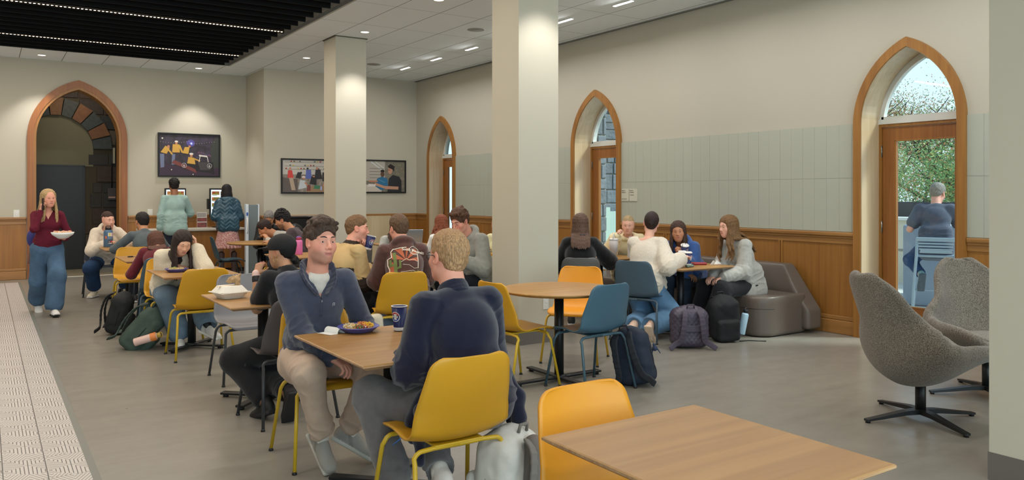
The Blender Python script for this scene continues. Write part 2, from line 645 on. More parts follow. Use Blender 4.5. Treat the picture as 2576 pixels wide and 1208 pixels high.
# ---- floor
def floor_mat():
    m = bpy.data.materials.new('linoleum'); m.use_nodes = True
    nt = m.node_tree; b = nt.nodes['Principled BSDF']; N, L = nt.nodes.new, nt.links.new
    tc = N('ShaderNodeTexCoord'); mp = N('ShaderNodeMapping'); mp.inputs['Scale'].default_value = (1.2, 5, 1); mp.inputs['Rotation'].default_value = (0, 0, R(8))
    L(tc.outputs['Object'], mp.inputs[0])
    n1 = N('ShaderNodeTexNoise'); n1.inputs['Scale'].default_value = 1.6; n1.inputs['Detail'].default_value = 8; n1.inputs['Roughness'].default_value = 0.65
    L(mp.outputs[0], n1.inputs['Vector'])
    r = N('ShaderNodeValToRGB'); r.color_ramp.elements[0].position = 0.3; r.color_ramp.elements[1].position = 0.72
    r.color_ramp.elements[0].color = rgb((124, 119, 110)); r.color_ramp.elements[1].color = rgb((136, 131, 122))
    L(n1.outputs['Fac'], r.inputs[0])
    # seams between sheets every 1.8 m along y, 2 m along x
    sx = N('ShaderNodeSeparateXYZ'); L(tc.outputs['Object'], sx.inputs[0])
    def seam(o, p, w):
        a = N('ShaderNodeMath'); a.operation = 'PINGPONG'; a.inputs[1].default_value = p / 2; L(sx.outputs[o], a.inputs[0])
        c = N('ShaderNodeMath'); c.operation = 'LESS_THAN'; c.inputs[1].default_value = w; L(a.outputs[0], c.inputs[0]); return c
    s1, s2 = seam('X', 0.61 * 3, 0.0015), seam('Y', 1.22, 0.0015)
    mxx = N('ShaderNodeMath'); mxx.operation = 'MAXIMUM'; L(s1.outputs[0], mxx.inputs[0]); L(s2.outputs[0], mxx.inputs[1])
    mu = N('ShaderNodeMath'); mu.operation = 'MULTIPLY'; mu.inputs[1].default_value = 0.35; L(mxx.outputs[0], mu.inputs[0])
    mx = N('ShaderNodeMix'); mx.data_type = 'RGBA'; mx.inputs['B'].default_value = rgb((95, 88, 78))
    L(mu.outputs[0], mx.inputs['Factor']); L(r.outputs[0], mx.inputs['A']); L(mx.outputs['Result'], b.inputs['Base Color'])
    b.inputs['Roughness'].default_value = 0.36; b.inputs['Specular IOR Level'].default_value = 0.45
    n2 = N('ShaderNodeTexNoise'); n2.inputs['Scale'].default_value = 9; n2.inputs['Detail'].default_value = 4; L(tc.outputs['Object'], n2.inputs['Vector'])
    mr = N('ShaderNodeMapRange'); mr.inputs[3].default_value = 0.24; mr.inputs[4].default_value = 0.38; L(n2.outputs['Fac'], mr.inputs[0]); L(mr.outputs[0], b.inputs['Roughness'])
    bp = N('ShaderNodeBump'); bp.inputs['Strength'].default_value = 0.06; bp.inputs['Distance'].default_value = 0.003; L(n1.outputs['Fac'], bp.inputs['Height']); L(bp.outputs[0], b.inputs['Normal'])
    return m


mb = MB(); mb.box(XL, RW + 0.45, YF, YL + 0.02, -0.12, 0.0)
struct(mb.build('floor', floor_mat()))


def deco_tile_mat():
    """white tiles with black nested parallelogram line work"""
    m = bpy.data.materials.new('patterned_tile'); m.use_nodes = True
    nt = m.node_tree; b = nt.nodes['Principled BSDF']; N, L = nt.nodes.new, nt.links.new
    tc = N('ShaderNodeTexCoord'); sx = N('ShaderNodeSeparateXYZ'); L(tc.outputs['Object'], sx.inputs[0])
    def ma(op, a, bb=None, c=None):
        n = N('ShaderNodeMath'); n.operation = op
        for i, v in enumerate((a, bb, c)):
            if v is None: continue
            if isinstance(v, (int, float)): n.inputs[i].default_value = v
            else: L(v, n.inputs[i])
        return n.outputs[0]
    x, y = sx.outputs['X'], sx.outputs['Y']
    # skewed cells 0.2 x 0.2
    u = ma('ADD', x, ma('MULTIPLY', y, 0.0)); v = ma('ADD', y, ma('MULTIPLY', x, 0.55))
    pu = ma('PINGPONG', ma('ADD', u, 10.0), 0.1)
    pv = ma('PINGPONG', ma('ADD', v, 10.0), 0.1)
    inner = ma('MINIMUM', pu, pv)                       # nested parallelograms
    st = ma('LESS_THAN', ma('PINGPONG', inner, 0.0095), 0.0021)
    # second family of nested diamonds in alternate bands
    dia = ma('ADD', pu, ma('MULTIPLY', ma('PINGPONG', ma('ADD', y, 10.0), 0.2), 0.5))
    sd = ma('LESS_THAN', ma('PINGPONG', dia, 0.0105), 0.0019)
    sel = ma('GREATER_THAN', ma('PINGPONG', ma('ADD', v, 10.03), 0.2), 0.13)
    pat = ma('ADD', ma('MULTIPLY', st, ma('SUBTRACT', 1.0, sel)), ma('MULTIPLY', sd, sel))
    gx = ma('LESS_THAN', ma('PINGPONG', ma('ADD', x, 10.117), 0.1), 0.0026)
    gy = ma('LESS_THAN', ma('PINGPONG', ma('ADD', y, 10.0), 0.2), 0.0014)
    f = ma('MAXIMUM', ma('MAXIMUM', pat, gx), gy)
    mx = N('ShaderNodeMix'); mx.data_type = 'RGBA'; mx.inputs['A'].default_value = rgb((196, 190, 187)); mx.inputs['B'].default_value = rgb((60, 57, 56))
    L(f, mx.inputs['Factor']); L(mx.outputs['Result'], b.inputs['Base Color']); b.inputs['Roughness'].default_value = 0.38
    return m


mb = MB(); mb.box(XL, 0.475, YF, 15.72, 0.0005, 0.004); 
struct(mb.build('trim_1', deco_tile_mat()))
mb = MB(); mb.box(0.475, 0.512, YF, 15.72, 0.0005, 0.006)
struct(mb.build('trim_2', M('grey_edge_strip', (112, 114, 108), 0.45)))

# ---- ceiling
def ceil_mat(name, x0, px, y0, py):
    m = bpy.data.materials.new(name); m.use_nodes = True
    nt = m.node_tree; b = nt.nodes['Principled BSDF']; N, L = nt.nodes.new, nt.links.new
    tc = N('ShaderNodeTexCoord'); sx = N('ShaderNodeSeparateXYZ'); L(tc.outputs['Object'], sx.inputs[0])
    fs = []
    for o, c0, p, w in (('X', x0, px, 0.0045), ('Y', y0, py, 0.0028)):
        a = N('ShaderNodeMath'); a.operation = 'SUBTRACT'; a.inputs[1].default_value = c0 - 40 * p; L(sx.outputs[o], a.inputs[0])
        c = N('ShaderNodeMath'); c.operation = 'PINGPONG'; c.inputs[1].default_value = p / 2; L(a.outputs[0], c.inputs[0])
        d = N('ShaderNodeMath'); d.operation = 'LESS_THAN'; d.inputs[1].default_value = w; L(c.outputs[0], d.inputs[0]); fs.append(d)
    e = N('ShaderNodeMath'); e.operation = 'MAXIMUM'; L(fs[0].outputs[0], e.inputs[0]); L(fs[1].outputs[0], e.inputs[1])
    nz = N('ShaderNodeTexNoise'); nz.inputs['Scale'].default_value = 0.8; L(tc.outputs['Object'], nz.inputs['Vector'])
    mx = N('ShaderNodeMix'); mx.data_type = 'RGBA'; mx.inputs['A'].default_value = rgb((236, 244, 248)); mx.inputs['B'].default_value = rgb((92, 90, 84))
    L(e.outputs[0], mx.inputs['Factor']); L(mx.outputs['Result'], b.inputs['Base Color']); b.inputs['Roughness'].default_value = 0.9
    b.inputs['Specular IOR Level'].default_value = 0.2
    return m


XO, YO = 3.78, 15.14      # edges of the slatted opening
mb = MB()
mb.box(XO, RW + 0.02, YF, YL, CZ, CZ + 0.05)
o = struct(mb.build('ceiling', ceil_mat('ceiling_tiles', 4.37, 0.625, 9.17, 1.205)))
mb = MB(); mb.box(XL, XO, YO, YL, CZ, CZ + 0.05)
struct(mb.build('ceiling', ceil_mat('ceiling_tiles_strip', 1.154, 0.645, YO - 3, 9.0)))
mb = MB(); mb.box(XO, XO + 0.03, 2.0, YO, CZ - 0.002, 4.5); mb.box(XL, XO, YO, YO + 0.03, CZ, 4.5); mb.box(XL, XO, 2.0 - 0.03, 2.0, CZ, 4.5)
struct(mb.build('ceiling', M('opening_side_paint', (176, 176, 170), 0.85)))
mb = MB(); mb.box(XL, XO, 2.0, YO, 4.5, 4.53)
struct(mb.build('ceiling', M('black_plenum', (14, 14, 15), 0.95)))
mb = MB(); mb.box(XL, XO, YF, 2.0, CZ, CZ + 0.05)
struct(mb.build('ceiling', _mats['opening_side_paint']))
# perimeter trim strip along the right wall
mb = MB(); mb.box(RW - 0.05, RW - 0.001, YF, YB, CZ - 0.012, CZ - 0.001)
struct(mb.build('trim_3', M('ceiling_edge', (120, 124, 118), 0.7)))

slat_root = empty('slatted_ceiling', (0, 0, 0), 0, 'large black slatted baffle ceiling with glowing light strips over the walkway', 'ceiling baffle')
m_slat = M('black_baffle', (20, 20, 22), 0.8, 0.2)
mb = MB()
k = 0
s0 = None
while 15.10 - 0.316 * k > 2.1:
    y = 15.10 - 0.316 * k
    if s0 is None:
        q = MB(); q.box(XL + 0.02, 3.70, -0.012, 0.012, CZ, CZ + 0.26); s0 = q.build('slat', m_slat, slat_root); s0.location = (0, y, 0)
    else:
        c = s0.copy(); COL.objects.link(c); c.location = (0, y, 0); c.parent = slat_root
    k += 1
mb.box(XL + 0.02, 3.77, 2.05, YO - 0.02, CZ + 0.27, CZ + 0.285); mb.build('backing_panel', M('black_acoustic_panel', (9, 9, 10), 0.95), slat_root)

# led strips: a row of small warm emitters in a channel
m_led = M('warm_led', (255, 222, 180), emit=22.0)
m_chan = M('led_channel', (60, 48, 36), 0.5)


def led_strip(y, vis=True):
    e = empty('light_strip', (0, y, CZ + 0.002), 0)
    x1 = 3.66
    q = MB(); q.box(-5.5, x1, -0.018, 0.018, 0.004, 0.03); q.build('channel', m_chan, e)
    vs, fs = [], []
    x = x1 - 0.015
    while x > -2.2:
        b0 = len(vs); w = 0.011
        vs += [(x - w, -w, 0.002), (x + w, -w, 0.002), (x + w, w, 0.002), (x - w, w, 0.002)]
        fs.append((b0 + 3, b0 + 2, b0 + 1, b0)); x -= 0.048
    d = link_mesh('led_row', vs, fs, m_led, e); d['kind'] = 'stuff'
    l = add_light('strip_lamp', 'AREA', ((x1 - 3.0) / 2, 0, -0.004), 80, (1.0, 0.90, 0.76), (0, 0, 0), shape='RECTANGLE', size=x1 + 3.0, size_y=0.03)
    l.parent = e
    return e


for y, lab in ((13.97, 'warm dotted light strip in the black slats, the one nearer the arched doorway wall'),
               (11.55, 'warm dotted light strip in the black slats, the longer one nearer the viewer'),
               (9.13, None), (6.71, None), (4.29, None)):  # further strips added out of view as fill, at the same spacing
    e = led_strip(y)
    tag(e, lab or 'warm dotted light strip in the black slats, above the frame', 'light strip', 'light strips in the slatted ceiling')

# ---- walls
HW_IN = 0.485


def pierced_wall(mb, u0, u1, top, holes, w0, w1, T):
    """wall strip with gothic openings down to the floor, built from clean convex pieces"""
    u = u0
    for c, hw, sp, ap in sorted(holes):
        mb.prism([(u, 0), (c - hw, 0), (c - hw, top), (u, top)], w0, w1, T)
        A = arch(c, hw, sp, ap)
        for p, q_ in zip(A, A[1:]): mb.prism([p, q_, (q_[0], top), (p[0], top)], w0, w1, T)
        u = c + hw
    mb.prism([(u, 0), (u1, 0), (u1, top), (u, top)], w0, w1, T)


mb = MB(); pierced_wall(mb, YF, YL, CZ + .05, [(c, HW_IN + .02, 2.22, 2.985) for c in DOORS], RW, RW + .42, MY)
struct(mb.build('wall_right', m_wall))
mb = MB(); mb.box(JX, RW, YB, YL + 0.3, 0, CZ + 0.05); struct(mb.build('wall_back', m_wall))
mb = MB(); AC, AH = 1.425, 0.80
pierced_wall(mb, XL, JX, CZ + .05, [(AC, .69, 2.5, 3.44)], YL, YL + .30, MX)
struct(mb.build('wall_back', m_wall))
mb = MB(); mb.box(XL - 0.1, XL, YF, YL, 0, CZ + 0.6); struct(mb.build('wall_left', m_wall))
# front wall behind the viewer; its wide window is added, unseen, for fill light
mb = MB()
mb.box(XL, -5.5, YF - 0.15, YF, 0, CZ + 0.05); mb.box(6.8, RW + 0.42, YF - 0.15, YF, 0, CZ + 0.05)
mb.box(-5.5, 6.8, YF - 0.15, YF, 0, 0.5); mb.box(-5.5, 6.8, YF - 0.15, YF, 3.3, CZ + 0.6)
struct(mb.build('wall_front', m_wall))
w = empty('window_1', (0, YF, 0)); struct(w)
mb = MB()
for i in range(7):
    x = -5.5 + 12.3 * i / 6; mb.box(x - 0.03, x + 0.03, -0.1, -0.04, 0.5, 3.3)
mb.box(-5.5, 6.8, -0.1, -0.04, 0.5, 0.56); mb.box(-5.5, 6.8, -0.1, -0.04, 3.24, 3.3)
mb.build('window_frame', m_black, w)
mb = MB(); mb.box(-5.5, 6.8, -0.075, -0.068, 0.5, 3.3); mb.build('pane', m_glass, w)
_wl = add_light('window_daylight', 'AREA', (0.65, YF - 0.3, 1.9), 500, (0.84, 0.92, 1.0), (R(90), 0, 0), shape='RECTANGLE', size=12.0, size_y=2.7)  # area lamp added outside the unseen window to fill the hall

# ---- columns
for i, y in enumerate((11.32, 6.44, 1.56)):
    e = empty('wall_column', (4.635, y + 0.245, 0)); struct(e)
    q = MB(); q.box(-0.245, 0.245, -0.245, 0.245, 0.0, CZ); q.build('shaft', m_wall, e)
    q = MB(); q.box(-0.250, 0.250, -0.250, 0.250, 0.001, 0.145); q.build('base_strip', M('grey_cove_base', (104, 100, 94) if i < 2 else (104, 100, 94), 0.5), e)
    if i < 2:
        q = MB(); q.box(-0.262, 0.262, -0.262, 0.262, CZ - 0.012, CZ - 0.001); q.build('top_reveal', M('shadow_reveal', (90, 86, 74), 0.8), e)  # darker strip around the column top

# ---- right wall lower part: wainscot, rail, tiles
bays = [(YF, DOORS[2] - 0.57), (DOORS[2] + 0.57, DOORS[1] - 0.57), (DOORS[1] + 0.57, DOORS[0] - 0.57), (DOORS[0] + 0.57, YB)]
m_tile = M('grey_wall_tile', (178, 180, 166), 0.42, 0.4, bump=0.25, bscale=300, stretch=(1, 1, 14))
tn = [3]


def trim_name():
    tn[0] += 1; return 'trim_%d' % tn[0]


def wainscot(u0, u1, T, side, joints):
    """u runs along the wall, v is distance into the room"""
    def B(mb, a, b, v0, v1, z0, z1, bev=0.0):
        mb.box(a, b, v0, v1, z0, z1, bev, mat=T)
    mb = MB(); B(mb, u0, u1, 0.001, 0.012, 0.14, 1.03); struct(mb.build(trim_name(), m_oak))
    mb = MB(); B(mb, u0, u1, 0.001, 0.045, 1.045, 1.092, 0.012); B(mb, u0, u1, 0.001, 0.03, 1.02, 1.047, 0.008)
    B(mb, u0, u1, 0.012, 0.022, 0.965, 1.02, 0.004)
    B(mb, u0, u1, 0.012, 0.026, 0.15, 0.195, 0.008)
    struct(mb.build(trim_name(), m_oak_y if side == 'y' else m_oak_x))
    mb = MB()
    for j in joints:
        B(mb, j - 0.028, j - 0.006, 0.012, 0.024, 0.195, 0.97, 0.004); B(mb, j + 0.006, j + 0.028, 0.012, 0.024, 0.195, 0.97, 0.004)
    if joints: struct(mb.build(trim_name(), m_oak))
    mb = MB(); B(mb, u0, u1, 0.001, 0.032, 0.0, 0.148, 0.008); struct(mb.build('baseboard_right' if side == 'y' else 'baseboard_back', m_oak_y if side == 'y' else m_oak_x))


TR = Matrix(((0, -1, 0, RW), (1, 0, 0, 0), (0, 0, 1, 0), (0, 0, 0, 1)))       # u->y, v->-x
for n, (a, b) in enumerate(bays):
    js = [5.82, 6.73, 7.67] if n == 1 else ([10.6, 11.55, 12.45] if n == 2 else ([2.8, 1.9] if n == 0 else []))
    wainscot(a, b, TR, 'y', js)
    if n == 3: continue
    mb = MB()
    mb.box(RW - 0.006, RW - 0.001, a, b, 1.095, 2.236)
    struct(mb.build(trim_name(), M('tile_joint', (120, 120, 110), 0.8)))
    mb = MB()
    y = b if n == 1 else b
    w_ = 0.1512
    while y > a + 0.01 and y > 1.0:
        y2 = max(a, y - w_)
        for z0, z1 in ((1.096, 1.666), (1.668, 2.238)):
            mb.box(RW - 0.016 - random.Random(int(y * 977 + z0 * 10)).random() * 0.0012, RW - 0.004, y2 + 0.0008, y - 0.0008, z0, z1)
        y -= w_
    struct(mb.build(trim_name(), m_tile))
TB = Matrix(((1, 0, 0, 0), (0, -1, 0, YB), (0, 0, 1, 0), (0, 0, 0, 1)))
wainscot(JX, RW - 0.01, TB, 'x', [6.1, 6.9, 7.45])
TL_ = Matrix(((1, 0, 0, 0), (0, -1, 0, YL), (0, 0, 1, 0), (0, 0, 0, 1)))
wainscot(XL, AC - 0.81, TL_, 'x', [-1.0]); wainscot(AC + 0.81, JX - 0.01, TL_, 'x', [3.3])
TJ = Matrix(((0, -1, 0, JX), (1, 0, 0, 0), (0, 0, 1, 0), (0, 0, 0, 1)))
wainscot(YB, YL - 0.02, TJ, 'y', [])
# pale sliding panel in front of the back wainscot
mb = MB(); mb.box(5.98, 7.02, YB - 0.06, YB - 0.03, 0.1, 1.05, 0.004)
tag(mb.build('panel_screen', wood('pale_maple', (205, 186, 152), (190, 168, 130), 'z')), 'pale maple panel standing against the back wall below the right picture', 'panel')

# ---- the three arched glass doors of the right wall
for n, c in enumerate(DOORS):
    d = empty('door_%d' % (n + 1), (RW, c, 0)); struct(d)
    P = Matrix.Translation((-RW, -c, 0)) @ MY
    q = MB(); horseshoe(q, c, (0.57, 2.22, 3.06), (0.49, 2.22, 2.965), RW - 0.05, RW + 0.02, P); q.build('casing', m_oak, d)
    q = MB(); horseshoe(q, c, (0.503, 2.22, 2.982), (0.482, 2.22, 2.955), RW - 0.035, RW + 0.33, P); q.build('reveal_lining', m_reveal, d)
    x0, x1 = 0.30, 0.345
    # door frame and leaf
    q = MB()
    q.box(x0 - 0.02, x1 + 0.02, -0.49, -0.455, 0, 2.236, 0.0); q.box(x0 - 0.02, x1 + 0.02, 0.455, 0.49, 0, 2.236, 0.0); q.box(x0 - 0.019, x1 + 0.02, -0.49, 0.49, 2.205, 2.237, 0.0)
    q.build('door_frame', m_oak, d)
    q = MB()
    q.box(x0, x1, -0.452, -0.305, 0.015, 2.20, 0.004); q.box(x0, x1, 0.305, 0.452, 0.015, 2.20, 0.004)
    q.box(x0, x1, -0.31, 0.31, 2.06, 2.20, 0.003); q.box(x0, x1, -0.31, 0.31, 0.015, 0.33, 0.003)
    q.build('door_leaf', m_oak_door, d)
    q = MB()
    for s in (-1, 1): q.box(x0 - 0.004, x0 + 0.01, s * 0.300, s * 0.315, 0.33, 2.06, 0.002)
    q.box(x0 - 0.004, x0 + 0.01, -0.315, 0.315, 2.05, 2.065, 0.002); q.box(x0 - 0.004, x0 + 0.01, -0.315, 0.315, 0.325, 0.34, 0.002)
    q.build('glazing_bead', m_oak, d)
    q = MB(); q.box(x0 + 0.018, x0 + 0.024, -0.305, 0.305, 0.33, 2.06); q.build('pane', m_glass, d)
    q = MB()
    for z in (0.3, 1.15, 1.95):
        hh = MB(); hh.tube([(x0 - 0.012, 0.455, z - 0.06), (x0 - 0.012, 0.455, z + 0.06)], 0.009, 8); hh.build('hinge', m_steel, d)
    q.bm.free()
    q = MB(); q.box(x0 - 0.03, x1 + 0.05, -0.492, 0.492, 2.236, 2.285, 0.0); q.build('transom_sill', m_white, d)
    q = MB(); horseshoe(q, c, (0.482, 2.22, 2.952), (0.44, 2.22, 2.885), RW + 0.29, RW + 0.35, P, 2.28)
    q.box(0.29, 0.35, -0.46, 0.46, 2.28, 2.315); q.build('transom_frame', m_white, d)
    q = MB(); q.prism([(c - 0.44, 2.30)] + [p for p in arch(c, 0.44, 2.22, 2.885) if p[1] > 2.3] + [(c + 0.44, 2.30)], RW + 0.318, RW + 0.324, P); q.build('transom_pane', m_glass, d)
    if n == 2:
        q = MB(); q.box(0.0, 0.42, -0.5, 0.5, 0.0005, 0.012); q.build('threshold', M('aluminium_sill', (170, 172, 172), 0.35, metal=0.6), d)
# outer reveals in stone colour outside the doors

# ---- arched doorway of the back wall and the passage beyond
d = empty('door_4', (AC, YL, 0)); struct(d)
P = Matrix.Translation((-AC, -YL, 0)) @ MX
q = MB(); horseshoe(q, AC, (0.80, 2.5, 3.56), (0.70, 2.5, 3.44), YL - 0.05, YL + 0.02, P); q.build('casing', wood('oak_arch', (158, 98, 46), (130, 74, 32), 'z', 1.0, .42, .05), d)
q = MB(); horseshoe(q, AC, (0.705, 2.5, 3.445), (0.66, 2.5, 3.39), YL - 0.04, YL + 0.32, P); q.build('jamb_lining', m_oak, d)


def stone_mat(name='dark_stone', cols=((52, 57, 58), (92, 84, 72), (74, 58, 48)), scale=2.6):
    m = bpy.data.materials.new(name); m.use_nodes = True
    nt = m.node_tree; b = nt.nodes['Principled BSDF']; N, L = nt.nodes.new, nt.links.new
    tc = N('ShaderNodeTexCoord'); nz = N('ShaderNodeTexNoise'); nz.inputs['Scale'].default_value = 14; nz.inputs['Detail'].default_value = 6
    L(tc.outputs['Object'], nz.inputs['Vector'])
    oi = N('ShaderNodeNewGeometry')
    r = N('ShaderNodeValToRGB'); r.color_ramp.elements[0].color = rgb(cols[0]); r.color_ramp.elements[1].color = rgb(cols[1])
    e = r.color_ramp.elements.new(0.8); e.color = rgb(cols[2])
    L(oi.outputs['Random Per Island'], r.inputs[0])
    mx = N('ShaderNodeMix'); mx.data_type = 'RGBA'; mx.blend_type = 'MULTIPLY'; mx.inputs['Factor'].default_value = 0.8
    mr = N('ShaderNodeMapRange'); mr.inputs[3].default_value = 0.55; mr.inputs[4].default_value = 1.35; L(nz.outputs['Fac'], mr.inputs[0])
    L(r.outputs[0], mx.inputs['A']); L(mr.outputs[0], mx.inputs['B']); L(mx.outputs['Result'], b.inputs['Base Color'])
    b.inputs['Roughness'].default_value = 0.8
    bp = N('ShaderNodeBump'); bp.inputs['Strength'].default_value = 0.9; bp.inputs['Distance'].default_value = 0.02; L(nz.outputs['Fac'], bp.inputs['Height']); L(bp.outputs[0], b.inputs['Normal'])
    return m


m_stone = stone_mat()
m_mortar = M('mortar', (74, 66, 52), 0.9)


def stone_wall(u0, u1, z0, z1, w, T, rnd, skip=lambda u, z: False, hs=(0.14, 0.34), ws=(0.18, 0.5)):
    """rough ashlar blocks in courses, protruding towards -w"""
    mb = MB(); z = z0
    while z < z1 - 0.05:
        h = min(rnd.uniform(*hs), z1 - z); u = u0 - rnd.random() * 0.2
        while u < u1:
            ww = rnd.uniform(*ws); a, b = max(u, u0) + 0.009, min(u + ww, u1) - 0.009
            if b - a > 0.03 and not skip((a + b) / 2, z + h / 2):
                mb.box(a, b, w - 0.03 - rnd.random() * 0.02, w, z + 0.009, z + h - 0.009, 0.012, mat=T, seg=1)
            u += ww
        z += h
    return mb


PY = 17.95
rnd = random.Random(4)
TI = Matrix.Identity(4)
acx, acz, ar = 1.17, 2.40, 0.66
mb = stone_wall(-0.2, 3.1, 0, 4.0, PY, TI, rnd, lambda u, z: (abs(u - acx) < ar + 0.1 and z < 2.45 and u < 1.72) or math.hypot(u - acx, z - acz) < ar + 0.36 and z > 2.3)
struct(mb.build('wall_passage', m_stone))
mb = MB(); mb.box(-0.6, 3.4, PY - 0.012, PY + 0.1, 0, 4.1); struct(mb.build('wall_passage', m_mortar))
# voussoirs of the round stone arch
vb = [MB(), MB()]
for i in range(11):
    mb = vb[i % 2]
    a0, a1 = math.pi * (i + 0.04) / 11, math.pi * (i + 0.96) / 11
    pts = [(acx + rr * math.cos(a), acz + rr * math.sin(a)) for rr, a in ((ar, a0), (ar + 0.34, a0), (ar + 0.34, a1), (ar, a1))]
    mb.prism(pts, PY - 0.09 - 0.02 * (i % 2), PY, MX)
struct(vb[0].build('trim_40', stone_mat('arch_stone_grey', ((66, 72, 74), (84, 88, 88), (74, 78, 76)))))
struct(vb[1].build('trim_43', stone_mat('arch_stone_red', ((128, 84, 58), (112, 74, 54), (120, 88, 62)))))
mb = MB(); mb.prism([(acx + ar * math.cos(math.pi * i / 24), acz + ar * math.sin(math.pi * i / 24)) for i in range(25)] + [(acx - ar, 2.05), (acx + ar, 2.05)], PY - 0.03, PY - 0.013, MX)
struct(mb.build('wall_lunette', M('passage_plaster', (118, 112, 90), 0.9)))
dd = empty('door_5', (1.12, PY, 0)); struct(dd)
q = MB(); q.box(-0.62, 0.54, -0.05, -0.03, 0.0, 2.05); q.build('leaf', M('black_door', (14, 15, 16), 0.45), dd)
q = MB(); q.box(-0.64, 0.56, -0.06, -0.02, 2.04, 2.075); q.box(0.52, 0.56, -0.06, -0.02, 0, 2.05); q.build('frame', m_black, dd)
mb = MB(); mb.box(-0.6, 0.0, YL + 0.3, PY, 0, 4.1); struct(mb.build('wall_passage', M('passage_plaster', (118, 112, 90), 0.9)))
mb = stone_wall(YL + 0.32, PY, 0, 3.9, 2.9, Matrix(((0, 1, 0, 0), (1, 0, 0, 0), (0, 0, 1, 0), (0, 0, 0, 1))), rnd)
struct(mb.build('wall_passage', m_stone))
mb = MB(); mb.box(2.88, 3.3, YL + 0.3, PY + 0.1, 0, 4.1); struct(mb.build('wall_passage', m_mortar))
mb = MB(); mb.box(-0.6, 3.3, YL + 0.02, PY + 0.1, -0.1, 0.0)
struct(mb.build('floor', M('passage_tile', (140, 130, 108), 0.5, var=0.06, vscale=3)))
mb = MB(); mb.box(-0.6, 3.3, YL + 0.3, PY + 0.1, 4.0, 4.1); struct(mb.build('ceiling', M('passage_ceiling', (60, 58, 52), 0.9)))
mb = MB(); mb.box(AC - 0.66, AC + 0.66, YL - 0.01, YL + 0.03, 0.0, 0.006); struct(mb.build('trim_41', m_white))
mb = MB(); mb.box(-0.6, 3.3, PY - 0.08, PY - 0.05, 0.0, 0.05); struct(mb.build('trim_42', m_black))
add_light('passage_lamp', 'POINT', (1.5, 17.1, 3.6), 13, (1, .85, .66), shadow_soft_size=0.1)

# ---- ceiling fittings
m_lamp = M('lamp_diffuser', (255, 250, 240), emit=14.0)
m_lamp_dim = M('downlight_lens', (240, 236, 226), emit=1.6)
DL = [(0.823, 15.764, 16, 1), (3.387, 15.752, 16, 1), (4.70, 13.50, 10, 0), (4.665, 10.87, 16, 2), (4.646, 8.56, 10, 0), (4.65, 5.98, 16, 2), (4.65, 3.65, 10, 0), (4.65, 1.1, 12, 0),
      (-1.8, 15.76, 16, 1)]
for i, (x, y, pw, kind) in enumerate(DL):
    e = empty('downlight', (x, y, CZ))
    names = {0: 'round recessed downlight at the left end of the strip above the arched doorway',
             1: 'round recessed downlight above the picture of the yellow team',
             2: 'round recessed downlight behind the far column, nearest the pictures',
             3: 'round recessed downlight just in front of the far column',
             4: 'round recessed downlight at the top edge of the photo left of the near column'}
    tag(e, names.get(i, 'round recessed downlight above the frame'), 'downlight', 'recessed downlights')
    q = MB(); q.lathe([(0.062, -0.001), (0.078, -0.004), (0.078, 0.0), (0.0, 0.0)], n=24); q.build('rim', m_white, e)
    q = MB(); q.lathe([(0.0, -0.0015), (0.062, -0.0015), (0.062, 0.0)], n=24); q.build('lens', m_lamp_dim, e)
    l = add_light('downlight_lamp', 'SPOT', (0, 0, -0.02), pw * 6, (1.0, 0.97, 0.93), (0, 0, 0), spot_size=R(92 if kind == 0 else 84), spot_blend=0.55, shadow_soft_size=0.05)
    l.parent = e
for i, y in enumerate((13.52, 12.30, 11.08, 9.84, 8.60, 7.40, 6.18, 4.96, 3.74, 2.52, 1.3, 0.1)):
    e = empty('linear_light', (6.62, y, CZ))
    nm = ['farthest', 'second farthest', 'third from the corner', 'hidden by the column', 'just right of the near column', 'at the top edge right of the near column']
    tag(e, 'bright linear ceiling light, ' + (nm[i] if i < 6 else 'beyond the top edge of the photo'), 'ceiling light', 'linear lights along the right wall')
    q = MB(); q.box(-0.03, 0.03, -0.18, 0.18, -0.012, 0.0); q.build('housing', m_white, e)
    q = MB(); q.box(-0.02, 0.02, -0.17, 0.17, -0.016, -0.0121); q.build('diffuser', m_lamp, e)
    l = add_light('linear_lamp', 'AREA', (0, 0, -0.02), 12, (1.0, 0.985, 0.965), (0, R(12), 0), shape='RECTANGLE', size=0.05, size_y=0.36)
    l.parent = e
for i, (x, y) in enumerate(((5.94, 9.81), (5.96, 13.47))):
    e = empty('ceiling_speaker', (x, y, CZ)); tag(e, 'round grey ceiling speaker grille, ' + ('the larger nearer one by the near column' if i == 0 else 'the smaller one beside the far column'), 'speaker')
    q = MB(); q.lathe([(0.0, -0.006), (0.115, -0.006), (0.13, -0.002), (0.13, 0.0)], n=32); q.build('grille', M('speaker_grille', (150, 150, 146), 0.7, bump=0.4, bscale=500), e)
# panel lamps added out of view behind the viewer as fill light
for x, y in ((1.2, -0.5), (1.2, -3.0), (6.0, -2.0)):
    e = empty('ceiling_panel_light', (x, y, CZ)); tag(e, 'square ceiling panel light behind the viewer', 'ceiling light', 'panel lights behind the viewer')
    q = MB(); q.box(-0.6, 0.6, -0.3, 0.3, -0.01, 0); q.build('diffuser', M('panel_diffuser', (250, 248, 240), emit=1.5), e)
    l = add_light('panel_lamp', 'AREA', (0, 0, -0.02), 50, (1.0, 0.97, 0.93), (0, 0, 0), shape='RECTANGLE', size=1.2, size_y=0.6); l.parent = e
# ================================================================ FURNITURE
def catmull(P, n):
    P = [np.array(p, float) for p in P]; out = []
    P = [2 * P[0] - P[1]] + P + [2 * P[-1] - P[-2]]
    for i in range(1, len(P) - 2):
        for j in range(n):
            t = j / n
            out.append(0.5 * ((2 * P[i]) + (-P[i - 1] + P[i + 1]) * t + (2 * P[i - 1] - 5 * P[i] + 4 * P[i + 1] - P[i + 2]) * t * t + (-P[i - 1] + 3 * P[i] - 3 * P[i + 1] + P[i + 2]) * t ** 3))
    out.append(P[-2]); return out


